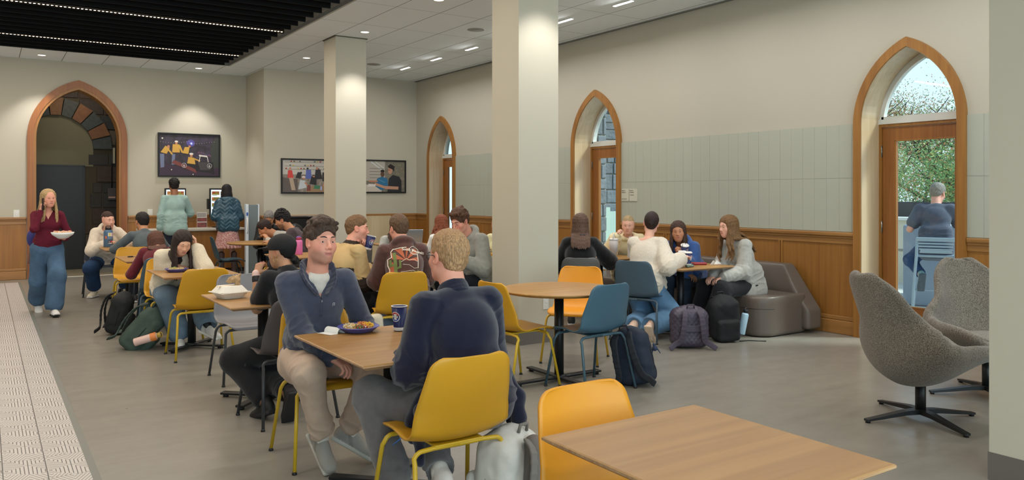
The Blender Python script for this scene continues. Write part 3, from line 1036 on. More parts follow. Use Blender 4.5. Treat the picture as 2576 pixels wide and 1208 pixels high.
def shell_mesh():
    """one-piece plastic seat shell: rows run from the seat front to the top of the back"""
    prof = catmull([(.235, .428), (.222, .448), (.17, .455), (.06, .447), (-.06, .438), (-.13, .445), (-.178, .478), (-.205, .54), (-.228, .62), (-.25, .71), (-.268, .80), (-.272, .822)], 5)
    L = [0]
    for a, b in zip(prof, prof[1:]): L.append(L[-1] + float(np.hypot(*(b - a))))
    T = L[-1]
    wk = [(0, .192), (.1, .205), (.3, .218), (.45, .232), (.55, .238), (.66, .234), (.8, .218), (.92, .200), (1, .190)]
    nv = 20; vs = []; fs = []
    for i, p in enumerate(prof):
        t = L[i] / T
        w = np.interp(t, [a for a, _ in wk], [b for _, b in wk])
        for e, r in ((T - L[i], .055), (L[i], .05)):
            if e < r: w -= r - math.sqrt(max(0, r * r - (r - e) ** 2))
        for j in range(nv + 1):
            s = -1 + 2 * j / nv
            x = w * s
            back = np.clip((t - .45) / .25, 0, 1); q = abs(s) ** 2.2
            top = 1 - 0.55 * np.clip((t - .6) / .4, 0, 1)
            y = p[0] + back * .055 * q * top
            z = p[1] + (1 - back) * .022 * q * np.clip((t - .02) / .2, 0, 1) + .0
            if 0.40 < t < 0.62: z += .016 * q * (1 - abs(t - .51) / .11)
            vs.append((x, y, z))
    for i in range(len(prof) - 1):
        for j in range(nv):
            a = i * (nv + 1) + j; fs.append((a, a + 1, a + nv + 2, a + nv + 1))
    return vs, fs


_sv, _sf = shell_mesh()
CH_COL = {
    'yellow': ((200, 146, 28), (196, 160, 34)), 'amber': ((216, 144, 30), (198, 158, 40)),
    'slate': ((68, 88, 102), (66, 84, 96)), 'teal': ((66, 98, 116), (60, 86, 98)), 'dark teal': ((36, 66, 80), (44, 62, 70)), 'navy': ((32, 42, 56), (40, 48, 58)),
    'grey': ((126, 124, 128), (58, 60, 64)), 'charcoal': ((84, 76, 76), (52, 54, 58)), 'stone': ((96, 94, 92), (60, 60, 60)),
}
_proto = {}


def make_chair(col):
    sc, lc = CH_COL[col]
    root = empty('shell_chair')
    ms = M('chair_shell_' + col.replace(' ', '_'), sc, 0.42, 0.45, bump=0.12, bscale=700)
    ml = M('chair_legs_' + col.replace(' ', '_'), lc, 0.38, 0.5)
    o = link_mesh('seat_shell', _sv, _sf, ms, root, True)
    sm = o.modifiers.new('thickness', 'SOLIDIFY'); sm.thickness = 0.009; sm.offset = 0
    for y0, y1 in ((-.245, -.14), (.225, .14)):
        for s in (-1, 1):
            pts = [(s * .255, y0, 0.012), (s * .222, y1 * 1.08 + (y0 - y1 * 1.08) * .1, .375)]
            cx, cz = s * .222, .375
            for a in (25, 50, 75, 90):
                pts.append((cx - s * .04 * (1 - math.cos(R(a))), y1 + (y0 - y1) * .05, cz + .045 * math.sin(R(a))))
            pts += [(s * .12, y1, .422), (0, y1, .420)]
            q = MB(); q.tube(pts, 0.0105, 10); q.build('leg', ml, root)
            q = MB(); q.lathe([(0, 0), (.014, 0), (.014, .006), (.011, .016), (0, .016)], (s * .2555, y0 - .001 * (1 if y0 > 0 else -1), 0), 10); q.build('glide', m_black, root)
    q = MB(); q.box(-.12, .12, -.15, .15, .424, .434, .003); q.build('seat_bracket', ml, root)
    return root


def chair(col, x, y, deg, label, group=None):
    if col not in _proto:
        o = make_chair(col); _proto[col] = o
    else:
        o = copy_tree(_proto[col])
    o.location = (x, y, 0); o.rotation_euler = (0, 0, R(deg))
    o['label'] = label; o['category'] = 'chair'
    if group: o['group'] = group
    elif 'group' in o: del o['group']
    return o


GC = 'plastic shell chairs'
chair('yellow', 1.705, 3.10, 0, 'yellow shell chair seen from behind, under the man in the navy fleece', GC)
chair('yellow', 1.640, 4.36, 178, 'yellow shell chair under the smiling man in the quarter-zip', GC)
chair('charcoal', 1.70, 5.27, 4, 'charcoal shell chair under the person in the black cap', GC)
chair('grey', 1.80, 6.56, 180, 'empty grey shell chair behind the table with the takeout box', GC)
chair('yellow', 1.668, 7.72, 0, 'empty yellow shell chair across from the woman in the cream fleece jacket', GC)
chair('yellow', 1.60, 8.66, 181, 'yellow shell chair under the woman in the cream fleece jacket', GC)
chair('slate', 1.62, 9.28, -6, 'slate blue shell chair under the long-haired person in maroon', GC)
chair('yellow', 1.56, 10.75, 176, 'empty yellow shell chair across from the person in maroon', GC)
chair('navy', 1.86, 11.50, 0, 'dark navy shell chair under the man in the grey shirt', GC)
chair('navy', 1.46, 13.12, 176, 'dark navy shell chair under the woman in the cream hoodie', GC)
chair('dark teal', 3.22, 12.90, -97, 'empty dark teal shell chair left of the round table near the kiosks', GC)
chair('yellow', 3.66, 11.55, 20, 'yellow shell chair behind the black cap, on the near side of the far round table', GC)
chair('stone', 4.27, 12.40, 74, 'stone grey shell chair under the hunched man in the light grey sweatshirt', GC)
chair('yellow', 3.086, 6.44, -13, 'yellow shell chair under the person in the brown printed hoodie', GC)
chair('stone', 2.66, 7.07, -76, 'grey shell chair under the man in the tan jacket', GC)
chair('yellow', 4.58, 7.40, 98, 'yellow shell chair beside the near column under the man in the grey hoodie', GC)
chair('yellow', 3.49, 5.14, -88, 'empty yellow shell chair at the left side of the near round table', GC)
chair('amber', 4.43, 5.60, 128, 'empty amber shell chair at the far side of the near round table', GC)
chair('teal', 3.91, 4.76, 3, 'empty blue grey shell chair at the near side of the near round table', GC)
chair('slate', 5.68, 6.05, -66, 'slate blue shell chair under the girl in the white fluffy sweater', GC)
chair('stone', 5.40, 6.74, -36, 'dark grey shell chair under the woman in the black sweater', GC)
chair('yellow', 4.93, 7.95, 10, 'yellow shell chair half hidden behind the right edge of the near column', GC)
chair('amber', 1.765, 1.945, 180, 'empty amber shell chair at the far side of the square table nearest the viewer', GC)
chair('stone', 4.25, 10.4, 12, 'dark grey shell chair left behind the brown hoodie', GC)
chair('yellow', 3.72, 10.95, 80, 'yellow shell chair under the curly-haired man in the distance', GC)

m_top = wood('oak_tabletop', (168, 126, 68), (146, 104, 50), 'x', 0.7, 0.42, 0.06)
m_top2 = wood('oak_tabletop_cross', (170, 128, 70), (148, 106, 52), 'y', 0.7, 0.42, 0.06)
m_ply = wood('beech_edge', (196, 160, 118), (150, 108, 72), 'x', 2.5, 0.45, 0.0)


def cafe_table(x, y, w, d, label, rot=0.0, round_=False, foot=.33, fa=45, mat=None, group='cafe tables'):
    t = empty('cafe_table', (x, y, 0), R(rot), label, 'table', group)
    mat = mat or m_top
    q = MB()
    if round_:
        q.lathe([(0, .7405), (w - .012, .7405), (w - .004, .7385), (w, .734), (w - .002, .728), (w - .022, .714), (0, .714)], n=64)
        q.build('tabletop', [mat], t)
    else:
        a, b = w / 2, d / 2
        z = [(1, .7405, .0), (1, .7405, .004), (1, .734, .0), (1, .730, .0), (1, .714, .022)]
        bm = q.bm
        def ring(o, zz): return [bm.verts.new((sx * (a - o), sy * (b - o), zz)) for sx, sy in ((-1, -1), (1, -1), (1, 1), (-1, 1))]
        r0 = ring(.004, .7405); r1 = ring(0, .737); r2 = ring(0, .730); r3 = ring(.024, .714)
        bm.faces.new(r0)
        for A, B, mi in ((r0, r1, 0), (r1, r2, 1), (r2, r3, 1)):
            for k in range(4):
                f = bm.faces.new((A[k], A[(k + 1) % 4], B[(k + 1) % 4], B[k])); f.material_index = mi
        f = bm.faces.new(list(reversed(r3))); f.material_index = 1
        q.build('tabletop', [mat, m_ply], t)
    q = MB(); q.lathe([(0, .03), (.038, .03), (.038, .70), (0, .70)], n=24); q.build('pedestal', m_black, t)
    q = MB(); q.box(-.16, .16, -.03, .03, .70, .713, .003); q.box(-.03, .03, -.16, .16, .70, .713, .003); q.build('mounting_plate', m_black, t)
    q = MB()
    for k in range(4):
        Tm = Matrix.Rotation(R(fa + 90 * k), 4, 'Z')
        q.box(0.0, foot, -.032, .032, .018, .036, .006, mat=Tm)
        q.lathe([(0, 0), (.02, 0), (.02, .018), (0, .018)], (foot - .03, 0, 0), 12, Tm)
    q.lathe([(0, .017), (.06, .017), (.06, .042), (.045, .05), (0, .05)], n=24)
    q.build('base', m_black, t)
    return t


cafe_table(1.79, 1.62, .68, .76, 'square oak table nearest the viewer at the bottom right, empty', mat=m_top)
cafe_table(1.735, 3.71, .70, .93, 'oak table with a blue plate of food between the two men in the foreground')
cafe_table(1.70, 5.82, .68, .86, 'oak table under the white takeout box beside the person in the black cap')
cafe_table(1.69, 8.16, .68, .88, 'oak table in front of the woman in the cream fleece jacket')
cafe_table(1.66, 10.22, .68, .88, 'oak table with keys beside the person in maroon')
cafe_table(1.70, 12.32, .68, .86, 'oak table with the stickered flask, farthest of the left row')
cafe_table(3.85, 5.07, .47, 0, 'empty round oak table in front of the near column', 0, True, .42, 0)
cafe_table(3.47, 7.33, .50, 0, 'round oak table behind the man in the tan jacket and the brown hoodie', 0, True, .42, 10)
cafe_table(3.62, 12.55, .50, 0, 'round oak table in front of the kiosks, beside the dark teal chair', 0, True, .42, 20)
cafe_table(6.20, 6.02, .78, .80, 'square oak table covered with cups by the leather sofa', 0, mat=m_top2)
cafe_table(6.20, 7.35, .74, .80, 'oak table between the woman in the black sweater and the blonde woman', 0, mat=m_top2)
cafe_table(3.30, 9.62, .72, .80, 'oak table with the pink bottle behind the smiling man')
cafe_table(5.72, 8.12, .74, .80, 'oak table with an open magazine behind the right edge of the near column')
cafe_table(5.30, 10.90, .74, .80, 'oak table with the silver laptop behind the brown hoodie')

# ---- leather sofa
m_leather = M('taupe_leather', (98, 88, 80), 0.30, 0.5, bump=0.25, bscale=260, var=0.04, vscale=3)
sofa = empty('leather_sofa', (7.1, 6.9, 0), 0, 'taupe leather sofa with rounded ends along the wainscot wall', 'sofa')


S = SDF(.02)
S.box((.0, .02, .20), (.42, 1.60, .36), .20)
S.plane((0, 0, .004), (0, 0, -1)); S.plane((0, 0, .425), (0, 0, 1)); S.plane((.46, 0, 0), (1, 0, 0))
sdf_obj('seat_base', S, .014, m_leather, sofa, 7)
S = SDF(.02)
S.box((.345, .0, .36), (.135, 1.66, .365), .05)
S.plane((0, -1.30, .725), (0, -.80, .60)); S.plane((0, 0, .04), (0, 0, -1)); S.plane((.46, 0, 0), (1, 0, 0)); S.plane((.20, 0, .42), (-.97, 0, .24))
sdf_obj('backrest', S, .014, m_leather, sofa, 7)
q = MB(); q.tube([(-.423, t, .300) for t in np.linspace(1.4, -1.38, 12)] + [(-.22 - .203 * math.cos(a_), -1.38 - .20 * math.sin(a_), .300) for a_ in np.linspace(.1, 1.5, 8)], .0035, 6)
q.build('seam', M('leather_seam', (70, 62, 56), 0.6), sofa)

# ---- upholstered swivel lounge chairs
m_boucle = M('grey_boucle', (138, 130, 118), 0.95, 0.1, bump=1.0, bscale=190, c2=(84, 76, 68), vscale=170, detail=2, sheen=0.3)


def lounge_shell():
    """high back tub shell, facing +y"""
    prof = catmull([(.42, .40), (.36, .415), (.2, .39), (.02, .345), (-.12, .345), (-.22, .41), (-.285, .52), (-.335, .66), (-.385, .80), (-.415, .89), (-.432, .94), (-.445, .985)], 6)
    n = len(prof); vs = []; nv = 32
    Lc = [0]
    for a, b in zip(prof, prof[1:]): Lc.append(Lc[-1] + float(np.hypot(*(b - a))))
    T = Lc[-1]
    out = []
    for i, p in enumerate(prof):
        t = Lc[i] / T
        w = np.interp(t, [0, .05, .2, .4, .5, .62, .72, .85, .95, 1], [.24, .29, .35, .385, .385, .35, .275, .240, .225, .215])
        for e_, r_ in ((T - Lc[i], .19), (Lc[i], .05)):
            if e_ < r_: w -= (r_ - math.sqrt(max(0, r_ * r_ - (r_ - e_) ** 2))) * .95
        w = max(w, .02)
        arm = np.interp(t, [0, .1, .25, .4, .52, .66, .8, 1], [.06, .12, .19, .24, .21, .10, .03, .0])     # how far the sides rise
        fw = np.interp(t, [0, .3, .5, .62, .75, .9, 1], [0, 0, .10, .16, .14, .08, .03])
        row = []
        for j in range(nv + 1):
            s = -1 + 2 * j / nv; q = abs(s) ** 2.4
            row.append((w * s * (1 + .03 * (1 - q)), p[0] + fw * q, p[1] + arm * q))
        out.append(row)
    return out


def make_lounge():
    root = empty('lounge_chair')
    rows = lounge_shell()
    A = np.array(rows); n, m, _ = A.shape
    # thick shell: outer surface is pushed along the normal
    du = np.gradient(A, axis=0); dv = np.gradient(A, axis=1)
    N = np.cross(dv, du); N /= np.maximum(np.linalg.norm(N, axis=2, keepdims=True), 1e-9)
    if (N[n // 3, m // 2, 2]) < 0: N = -N
    th = .055
    i_ = np.linspace(0, 1, n)[:, None]; j_ = np.abs(np.linspace(-1, 1, m))[None, :]
    edge = np.minimum(np.minimum(np.clip(i_ / .06, 0, 1), np.clip((1 - i_) / .06, 0, 1)), np.clip((1 - j_) / .12, 0, 1))
    tt = th * np.sqrt(np.clip(1 - (1 - edge) ** 2, 0, 1))[..., None]
    seat = np.where((i_ < .55), 1.0, np.clip(1.6 - i_ * 1.0, .6, 1))[..., None]
    up = A + N * tt * .55 * seat; dn = A - N * tt * (.55 + 1.5 * np.exp(-((i_ - .36) / .2) ** 2) * np.clip(1 - j_ * .5, 0, 1))[..., None]
    vs = np.concatenate([up.reshape(-1, 3), dn.reshape(-1, 3)])
    fs = []
    for i in range(n - 1):
        for j in range(m - 1):
            a = i * m + j; fs.append((a, a + 1, a + m + 1, a + m)); b = a + n * m; fs.append((b, b + m, b + m + 1, b + 1))
    bm = bmesh.new()
    bv = [bm.verts.new(v) for v in vs]
    for f in fs: bm.faces.new([bv[k] for k in f])
    bmesh.ops.remove_doubles(bm, verts=bm.verts[:], dist=0.0015)
    bmesh.ops.recalc_face_normals(bm, faces=bm.faces[:])
    me = bpy.data.meshes.new('shell'); bm.to_mesh(me); bm.free(); me.materials.append(m_boucle)
    me.polygons.foreach_set('use_smooth', [True] * len(me.polygons))
    o = bpy.data.objects.new('upholstered_shell', me); COL.objects.link(o); o.parent = root
    sb = o.modifiers.new('smooth', 'SUBSURF'); sb.levels = 1; sb.render_levels = 1
    S = SDF(.02); S.ell((0, .10, .425), (.27, .27, .055)); sdf_obj('seat_cushion', S, .014, m_boucle, root, 1)
    q = MB(); q.lathe([(0, .05), (.033, .05), (.033, .24), (.02, .245), (.02, .32), (.07, .335), (0, .335)], n=24); q.build('column', m_black, root)
    q = MB()
    for k in range(4):
        Tm = Matrix.Rotation(R(90 * k), 4, 'Z')
        pts = [(0.0, .055), (.12, .052), (.30, .030), (.41, .018)]
        bm = q.bm
        prev = None
        for r_, z_ in pts:
            wd = .028 - r_ * .02; h = .018 + .03 * (1 - r_ / .42)
            ring = [bm.verts.new(Tm @ Vector((r_, sx * wd, z_ + sz * h))) for sx, sz in ((-1, -.35), (1, -.35), (1, .35), (-1, .35))]
            if prev:
                for a in range(4): bm.faces.new((prev[a], prev[(a + 1) % 4], ring[(a + 1) % 4], ring[a]))
            else: bm.faces.new(ring)
            prev = ring
        bm.faces.new(prev)
        q.lathe([(0, 0), (.016, 0), (.016, .02), (0, .02)], (.395, 0, 0), 10, Tm)
    q.build('star_base', m_black, root)
    return root


l1 = make_lounge(); l1.location = (5.18, 2.85, 0); l1.rotation_euler = (0, 0, R(-112))
tag(l1, 'grey boucle swivel lounge chair in profile at the right edge, nearer one', 'armchair', 'boucle lounge chairs')
l2 = copy_tree(l1); l2.location = (6.22, 2.92, 0); l2.rotation_euler = (0, 0, R(142))
tag(l2, 'grey boucle swivel lounge chair facing the viewer in front of the glass door', 'armchair', 'boucle lounge chairs')
l3 = copy_tree(l1); l3.location = (5.0, 9.0, 0); l3.rotation_euler = (0, 0, R(-8))
tag(l3, 'grey boucle lounge chair seen from behind under the red-haired person', 'armchair', 'boucle lounge chairs')
# ================================================================ PEOPLE
def rotm(yaw=0, pitch=0, roll=0):
    """yaw left positive about z, pitch down positive about x, roll about y (degrees); columns = right, forward, up"""
    return np.array(Matrix.Rotation(R(yaw), 3, 'Z') @ Matrix.Rotation(R(-pitch), 3, 'X') @ Matrix.Rotation(R(roll), 3, 'Y'))


def ik(a, c, l1, l2, pole):
    a, c = np.array(a, float), np.array(c, float)
    d = c - a; L = np.linalg.norm(d); Lm = (l1 + l2) * .995
    if L > Lm: c = a + d / L * Lm; d = c - a; L = Lm
    L = max(L, abs(l1 - l2) + .01); u = nrm(d)
    x = (l1 * l1 - l2 * l2 + L * L) / (2 * L); h = math.sqrt(max(0, l1 * l1 - x * x))
    p = np.array(pole, float); p = nrm(p - u * (p @ u))
    return a + u * x + p * h, c


SKIN = {'fair': (226, 172, 150), 'pink': (222, 158, 136), 'light': (216, 166, 138), 'tan': (190, 134, 100), 'olive': (186, 138, 108), 'brown': (146, 98, 72)}


def skin_mat():
    return M('skin', (220, 170, 150), 0.5, 0.35, bump=0.08, bscale=500, vcol=True, var=0.05, vscale=25)


def hair_mat(c):
    c2 = tuple(int(v * .68) for v in c)
    return M('hair_%d_%d_%d' % c, c, 0.62, 0.30, bump=0.9, bscale=170, c2=c2, vscale=190, stretch=(1, 1, .22), detail=3)


def cloth(c, kind='knit'):
    n = 'cloth_%s_%d_%d_%d' % ((kind,) + tuple(c))
    if kind == 'fleece': return M(n, c, 0.95, 0.12, bump=0.45, bscale=520, var=.10, vscale=30, sheen=.35)
    if kind == 'sherpa': return M(n, c, 1.0, 0.1, bump=1.0, bscale=150, var=.10, vscale=120, sheen=.3)
    if kind == 'denim': return M(n, c, 0.85, 0.2, bump=0.35, bscale=420, var=.22, vscale=7)
    if kind == 'shell': return M(n, c, 0.42, 0.4, bump=0.2, bscale=60, var=.06, vscale=9)
    if kind == 'rib': return M(n, c, 0.9, 0.15, bump=0.8, bscale=130, stretch=(1, 1, .1), var=.08, vscale=20)
    return M(n, c, 0.92, 0.18, bump=0.45, bscale=260, var=.09, vscale=14, sheen=.15)


def crease(X, ax_, f, seed):
    Y = X + np.outer(X @ ax_, ax_) * 1.4
    return (1 - np.abs(wob(Y, f, seed))) ** 3


def add_hand(S, w, d, n, side, curl=.35, sz=1.0, thumb=.5, spread=1.0):
    w = np.array(w, float); d = nrm(d); n = np.array(n, float); n = nrm(n - d * (n @ d)); t = np.cross(d, n) * side
    z = sz
    for o, l in ((.026, .078), (.010, .084), (-.008, .082), (-.024, .074)):
        S.cone(w + t * o * .55 * z, w + (d * l + t * o) * z, .0135 * z, .0115 * z, k=.012)
    for i, (o, b, L) in enumerate(((.027, .080, .070), (.010, .086, .079), (-.009, .084, .073), (-.027, .076, .057))):
        p = w + (d * b + t * o) * z
        ang = 0; cu = R(80) * curl * (1 + .12 * i)
        dd = nrm(d + t * o * 3.0 * spread)
        for f, r0, r1, kk in ((.45, .0092, .0084, .7), (.31, .0084, .0078, 1.1), (.24, .0078, .0066, .7)):
            ang += cu * kk
            v = nrm(dd * math.cos(ang) + n * math.sin(ang))
            q = p + v * L * f * z
            S.cone(p, q, r0 * z, r1 * z, k=.003); p = q
    b = w + (t * .020 + d * .018) * z
    m = b + nrm(t * .75 + d * .62 + n * (.25 + thumb * .3)) * .046 * z
    e = m + nrm(t * .35 * (1 - thumb) + d * .85 + n * (.2 + thumb * .7)) * .034 * z
    S.cone(b, m, .0135 * z, .0105 * z, k=.012); S.cone(m, e, .0102 * z, .0082 * z, k=.004)


def face_prims(S, T, g, smile=0.3, heavy=0.0):
    """head in its own frame: eyes at z=0, chin at -0.115, top at 0.12; T maps a point, g = frame"""
    E = lambda c, r, **k: S.ell(T(c), r, rot=g, **k)
    C = lambda a, b, ra, rb=None, **k: S.cone(T(a), T(b), ra, rb, **k)
    E((0, -.018, .032), (.075, .094, .084), k=.03)
    E((0, .012, -.02), (.066, .074, .085), k=.03)
    E((0, .028, -.058), (.050 + heavy, .054, .050), k=.03)
    E((0, .056, -.096), (.022, .022, .017), k=.035)
    C((-.042, .0, -.072), (-.014, .058, -.098), .017, .015, k=.03); C((.042, .0, -.072), (.014, .058, -.098), .017, .015, k=.03)
    for s in (-1, 1):
        E((s * .040, .050, -.030), (.023, .022, .020), k=.03)
        C((s * .010, .083, .021), (s * .043, .066, .019), .0085, .007, k=.016)
        E((s * .0305, .0690, -.0025), (.0150, .0142, .0138), k=.006)
        E((s * .0305, .0905, -.0030), (.0134, .0155, .0050 - .0012 * smile), sub=True, k=.002)
        E((s * .0765, -.012, -.006), (.0075, .017, .030), k=.008)
        E((s * .0835, -.004, -.008), (.0045, .008, .017), sub=True, k=.005)
        C((s * .0755, .004, -.026), (s * .0765, -.004, -.034), .0065, .006, k=.006)
        E((s * .0115, .094, -.0385), (.0088, .0095, .0075), k=.008)
    C((0, .083, .012), (0, .100, -.026), .0082, .0095, k=.012); E((0, .1045, -.034), (.0105, .0100, .0085), k=.008)
    for s in (-1, 1): E((s * .0062, .1035, -.0425), (.0035, .0045, .003), sub=True, k=.002)
    up = .004 * smile * 2
    E((0, .0705, -.068), (.032, .020, .018), k=.02)
    for sg in (-1, 1):
        C((sg * (.022 + .004 * smile), .0775, -.0655 + up), (sg * .004, .0885, -.0635), .0026, .0038, k=.007)
        C((sg * .018, .0785, -.0685 + up), (0, .0875, -.0730), .0028, .0046, k=.007)
        C((sg * (.024 + .003 * smile), .0830, -.0670 + up), (0, .0955, -.0685), .0017, .0017, sub=True, k=.002)


def person(label, x, y, deg, sit=.53, s=1.0, lean=4, curve=8, side=0, twist=0, sx=0, head=(0, 0, 0), neckf=0.02, fem=False,
           rh=None, lh=None, relb=(1, -.6, -.5), lelb=(-1, -.6, -.5), rhand=None, lhand=None,
           rf=None, lf=None, rk=(0, 1, .6), lk=(0, 1, .6), rtoe=(0, 0), ltoe=(0, 0),
           skin='light', top=None, bottom=None, hair=None, shoes=(225, 222, 214), sole=(235, 233, 228), smile=.3, gaze=0, gazev=0,
           vox=.006, beard=None, iris=(60, 42, 30), heavy=0.0, brow=None, lips=(176, 92, 88), blush=.5, group=None, neck_r=None, socks=None, z0=0.0, standing=False):
    hipw = (.095 if fem else .085) * s
    shw = (.148 if fem else .168) * s
    p0 = V3(sx, 0, sit)
    def ax(a): return nrm((math.sin(R(side)), math.sin(R(a)), math.cos(R(a))))
    u1, u2, u3 = ax(lean), ax(lean + curve), ax(lean + curve * 1.6)
    c = p0 + u1 * .25 * s
    n = c + u2 * .25 * s
    r = nrm(V3(math.cos(R(twist)), math.sin(R(twist)), -math.sin(R(side)) * .8)); f = nrm(np.cross(u2, r)); r = np.cross(f, u2)
    if f[1] < 0 and abs(twist) < 90: f = -f
    TR3 = np.stack([r, f, u2], 1)
    r1 = nrm(V3(math.cos(R(twist * .4)), math.sin(R(twist * .4)), 0)); f1 = nrm(np.cross(u1, r1)); TR1 = np.stack([np.cross(f1, u1), f1, u1], 1)
    g = rotm(*head)
    nt = n + u3 * .070 * s + f * neckf * .5
    hs = s * (0.97 if fem else 1.0)
    hc = nt + g @ V3(0, .018, .118) * hs + f * neckf
    def T(v): return hc + g @ (np.array(v, float) * hs)
    sh = {'R': n - u2 * .050 * s + r * shw, 'L': n - u2 * .050 * s - r * shw}
    ua, fa = .285 * s, .255 * s
    relb = (relb[0] * .38, relb[1], relb[2]); lelb = (lelb[0] * .38, lelb[1], lelb[2])
    def loc(t):
        if t is not None and len(t) == 4:
            v = Vector((t[1] - x, t[2] - y)); v.rotate(Matrix.Rotation(-R(deg), 2)); return (v.x, v.y, t[3] - z0)
        return t
    rh, lh, rf, lf = loc(rh), loc(lh), loc(rf), loc(lf)
    tgt = {'R': rh, 'L': lh}; el = {}; wr = {}
    for q, sg in (('R', 1), ('L', -1)):
        t = tgt[q]
        if t is None: t = (sg * .22 + sx, .10, sit - .02 if not standing else sit - .12)
        el[q], wr[q] = ik(sh[q], t, ua, fa, relb if q == 'R' else lelb)
    hip = {'R': p0 + V3(hipw, 0, -.02 * s), 'L': p0 + V3(-hipw, 0, -.02 * s)}
    ul, ll = .43 * s, .42 * s
    kn = {}; an = {}
    for q, sg, t, pole in (('R', 1, rf, rk), ('L', -1, lf, lk)):
        if t is None: t = (sg * .10, .40, .10)
        kn[q], an[q] = ik(hip[q], t, ul, ll, pole)
    sk = SKIN[skin] if isinstance(skin, str) else skin
    # ---------------- body: one continuous skin surface
    S = SDF(.02)
    face_prims(S, T, g, smile, heavy)
    nr = neck_r or (.046 if fem else .056)
    S.cone(n - u2 * .03 + f * .005, T((0, -.028, -.055)), nr * s * 1.05, nr * .96 * s, k=.03)
    S.cone(n - u2 * .05, T((0, .0, -.09)), nr * s * .9, nr * .7 * s, k=.03)
    S.ell(c + u2 * .075 * s, (.145 * s, .095 * s, .155 * s), rot=TR3, k=.05)
    if fem:
        for sg in (-1, 1): S.ell(c + u2 * .09 * s + f * .075 + r * sg * .065, (.055, .045, .055), rot=TR3, k=.03)
    S.ell(p0 + u1 * .13 * s, (.125 * s, .09 * s, .13 * s), rot=TR1, k=.05)
    S.ell(p0, (.16 * s, .11 * s, .11 * s), rot=TR1, k=.05)
    for q, sg in (('R', 1), ('L', -1)):
        S.cone(n - u2 * .022, sh[q], .036 * s, .046 * s, k=.03)
        S.cone(sh[q], el[q], .048 * s, .037 * s, k=.02)
        S.cone(el[q], wr[q], .039 * s, .025 * s, k=.015)
        S.cone(hip[q], kn[q], .082 * s, .055 * s, k=.04)
        S.cone(kn[q], an[q], .056 * s, .036 * s, k=.02)
        hd = (rhand if q == 'R' else lhand) or {}
        fd = nrm(wr[q] - el[q])
        dd = hd.get('d', fd); nn = hd.get('n', (0, 0, -1) if abs(fd[2]) < .8 else (-sg, 0, 0))
        add_hand(S, wr[q], dd, nn, sg, hd.get('curl', .35), s * (.94 if fem else 1.03), hd.get('thumb', .4), hd.get('spread', 1))
        td = rotm(*((rtoe if q == 'R' else ltoe) + (0,)))
        S.cone(an[q], an[q] + td @ V3(0, .05, -.045), .036, .03, k=.02); S.cone(an[q] + td @ V3(0, .05, -.05), an[q] + td @ V3(0, .15, -.062), .03, .024, k=.02)
    skl = np.array([lin(v) for v in sk]); lp = np.array([lin(v) for v in lips]) * .7 + skl * .3
    sock = None if socks is None else np.array([lin(v) for v in socks])
    brd = None if beard is None else np.array([lin(v) for v in beard])
    ginv = g.T
    def colf(X):
        Lc = (X - hc) @ g / hs
        col = np.tile(skl, (len(X), 1))
        def blend(w, cc): col[:] = col * (1 - w[:, None]) + cc * w[:, None]
        red = skl * np.array([1.0, .60, .56])
        gs = lambda cx, cy, cz, r_: np.exp(-(((Lc[:, 0] - cx) ** 2 + (Lc[:, 1] - cy) ** 2 + (Lc[:, 2] - cz) ** 2) / r_ ** 2))
        for sg in (-1, 1):
            blend(blush * .6 * gs(sg * .042, .065, -.030, .026), red); blend(.5 * gs(sg * .08, -.01, -.005, .03), red)
            blend(.35 * gs(sg * .0305, .084, -.002, .016), skl * .62)
        blend(blush * .5 * gs(0, .108, -.035, .013), red); blend(blush * .4 * gs(0, .07, -.1, .02), red)
        if brd is not None:
            wj = np.clip((-.045 - Lc[:, 2]) / .02, 0, 1) * np.clip((Lc[:, 2] + .135) / .02, 0, 1) * np.clip((Lc[:, 1] + .01) / .02, 0, 1) * np.clip(1 - gs(0, .095, -.068, .016) * 1.5, 0, 1)
            blend(wj * .6 * (np.abs(Lc[:, 0]) < .09), brd)
        wl = np.clip(1.6 * np.exp(-((Lc[:, 0] / .021) ** 4 + ((Lc[:, 2] + .0685 - np.abs(Lc[:, 0]) * .12 * smile) / .0085) ** 4)), 0, 1) * (Lc[:, 1] > .068)
        blend(wl, lp)
        zs = -.0672 + .05 * smile * np.abs(Lc[:, 0])
        blend(.75 * np.exp(-((Lc[:, 2] - zs) / .0018) ** 2 - (Lc[:, 0] / .021) ** 6) * (Lc[:, 1] > .068), lp * .35)
        if sock is not None:
            for q in 'RL':
                dz = np.linalg.norm(X - an[q], axis=1); blend((dz < .13 * s).astype(float) * (X[:, 2] < sit - .2), sock)
        return col
    body = sdf_obj('person', S, vox, skin_mat(), None, 1, colf)
    body.location = (x, y, z0); body.rotation_euler = (0, 0, R(deg))
    tag(body, label, 'person', group)
    # ---------------- eyes and brows
    q = MB()
    eye = []
    for sg in (-1, 1):
        ec = T((sg * .0305, .0690, -.0025))
        q.mi = 0; q.ball(Vector(ec), .0126 * hs, 14)
        gd = g @ nrm((gaze, 1, gazev))
        q.mi = 1; q.ball(Vector(ec + gd * .0062 * hs), .0073 * hs, 14)
        q.mi = 2; q.ball(Vector(ec + gd * .0108 * hs), .0030 * hs, 8)
    q.build('eyes', [M('eye_white', (214, 206, 198), .3), M('iris_%d_%d_%d' % tuple(iris), iris, .3), M('pupil', (12, 10, 10), .2)], body)
    hcol = tuple((hair or {}).get('c', (60, 44, 34)))
    bc = brow or tuple(int(v * .8) for v in hcol)
    q = MB()
    for sg in (-1, 1):
        pts = [T((sg * .012, .0905, .0205)), T((sg * .024, .0880, .0255)), T((sg * .038, .0790, .0250)), T((sg * .049, .0670, .0185))]
        q.tube([Vector(p) for p in pts], [.0026, .0034, .0030, .0012], 6)
    q.build('eyebrows', hair_mat(bc), body)
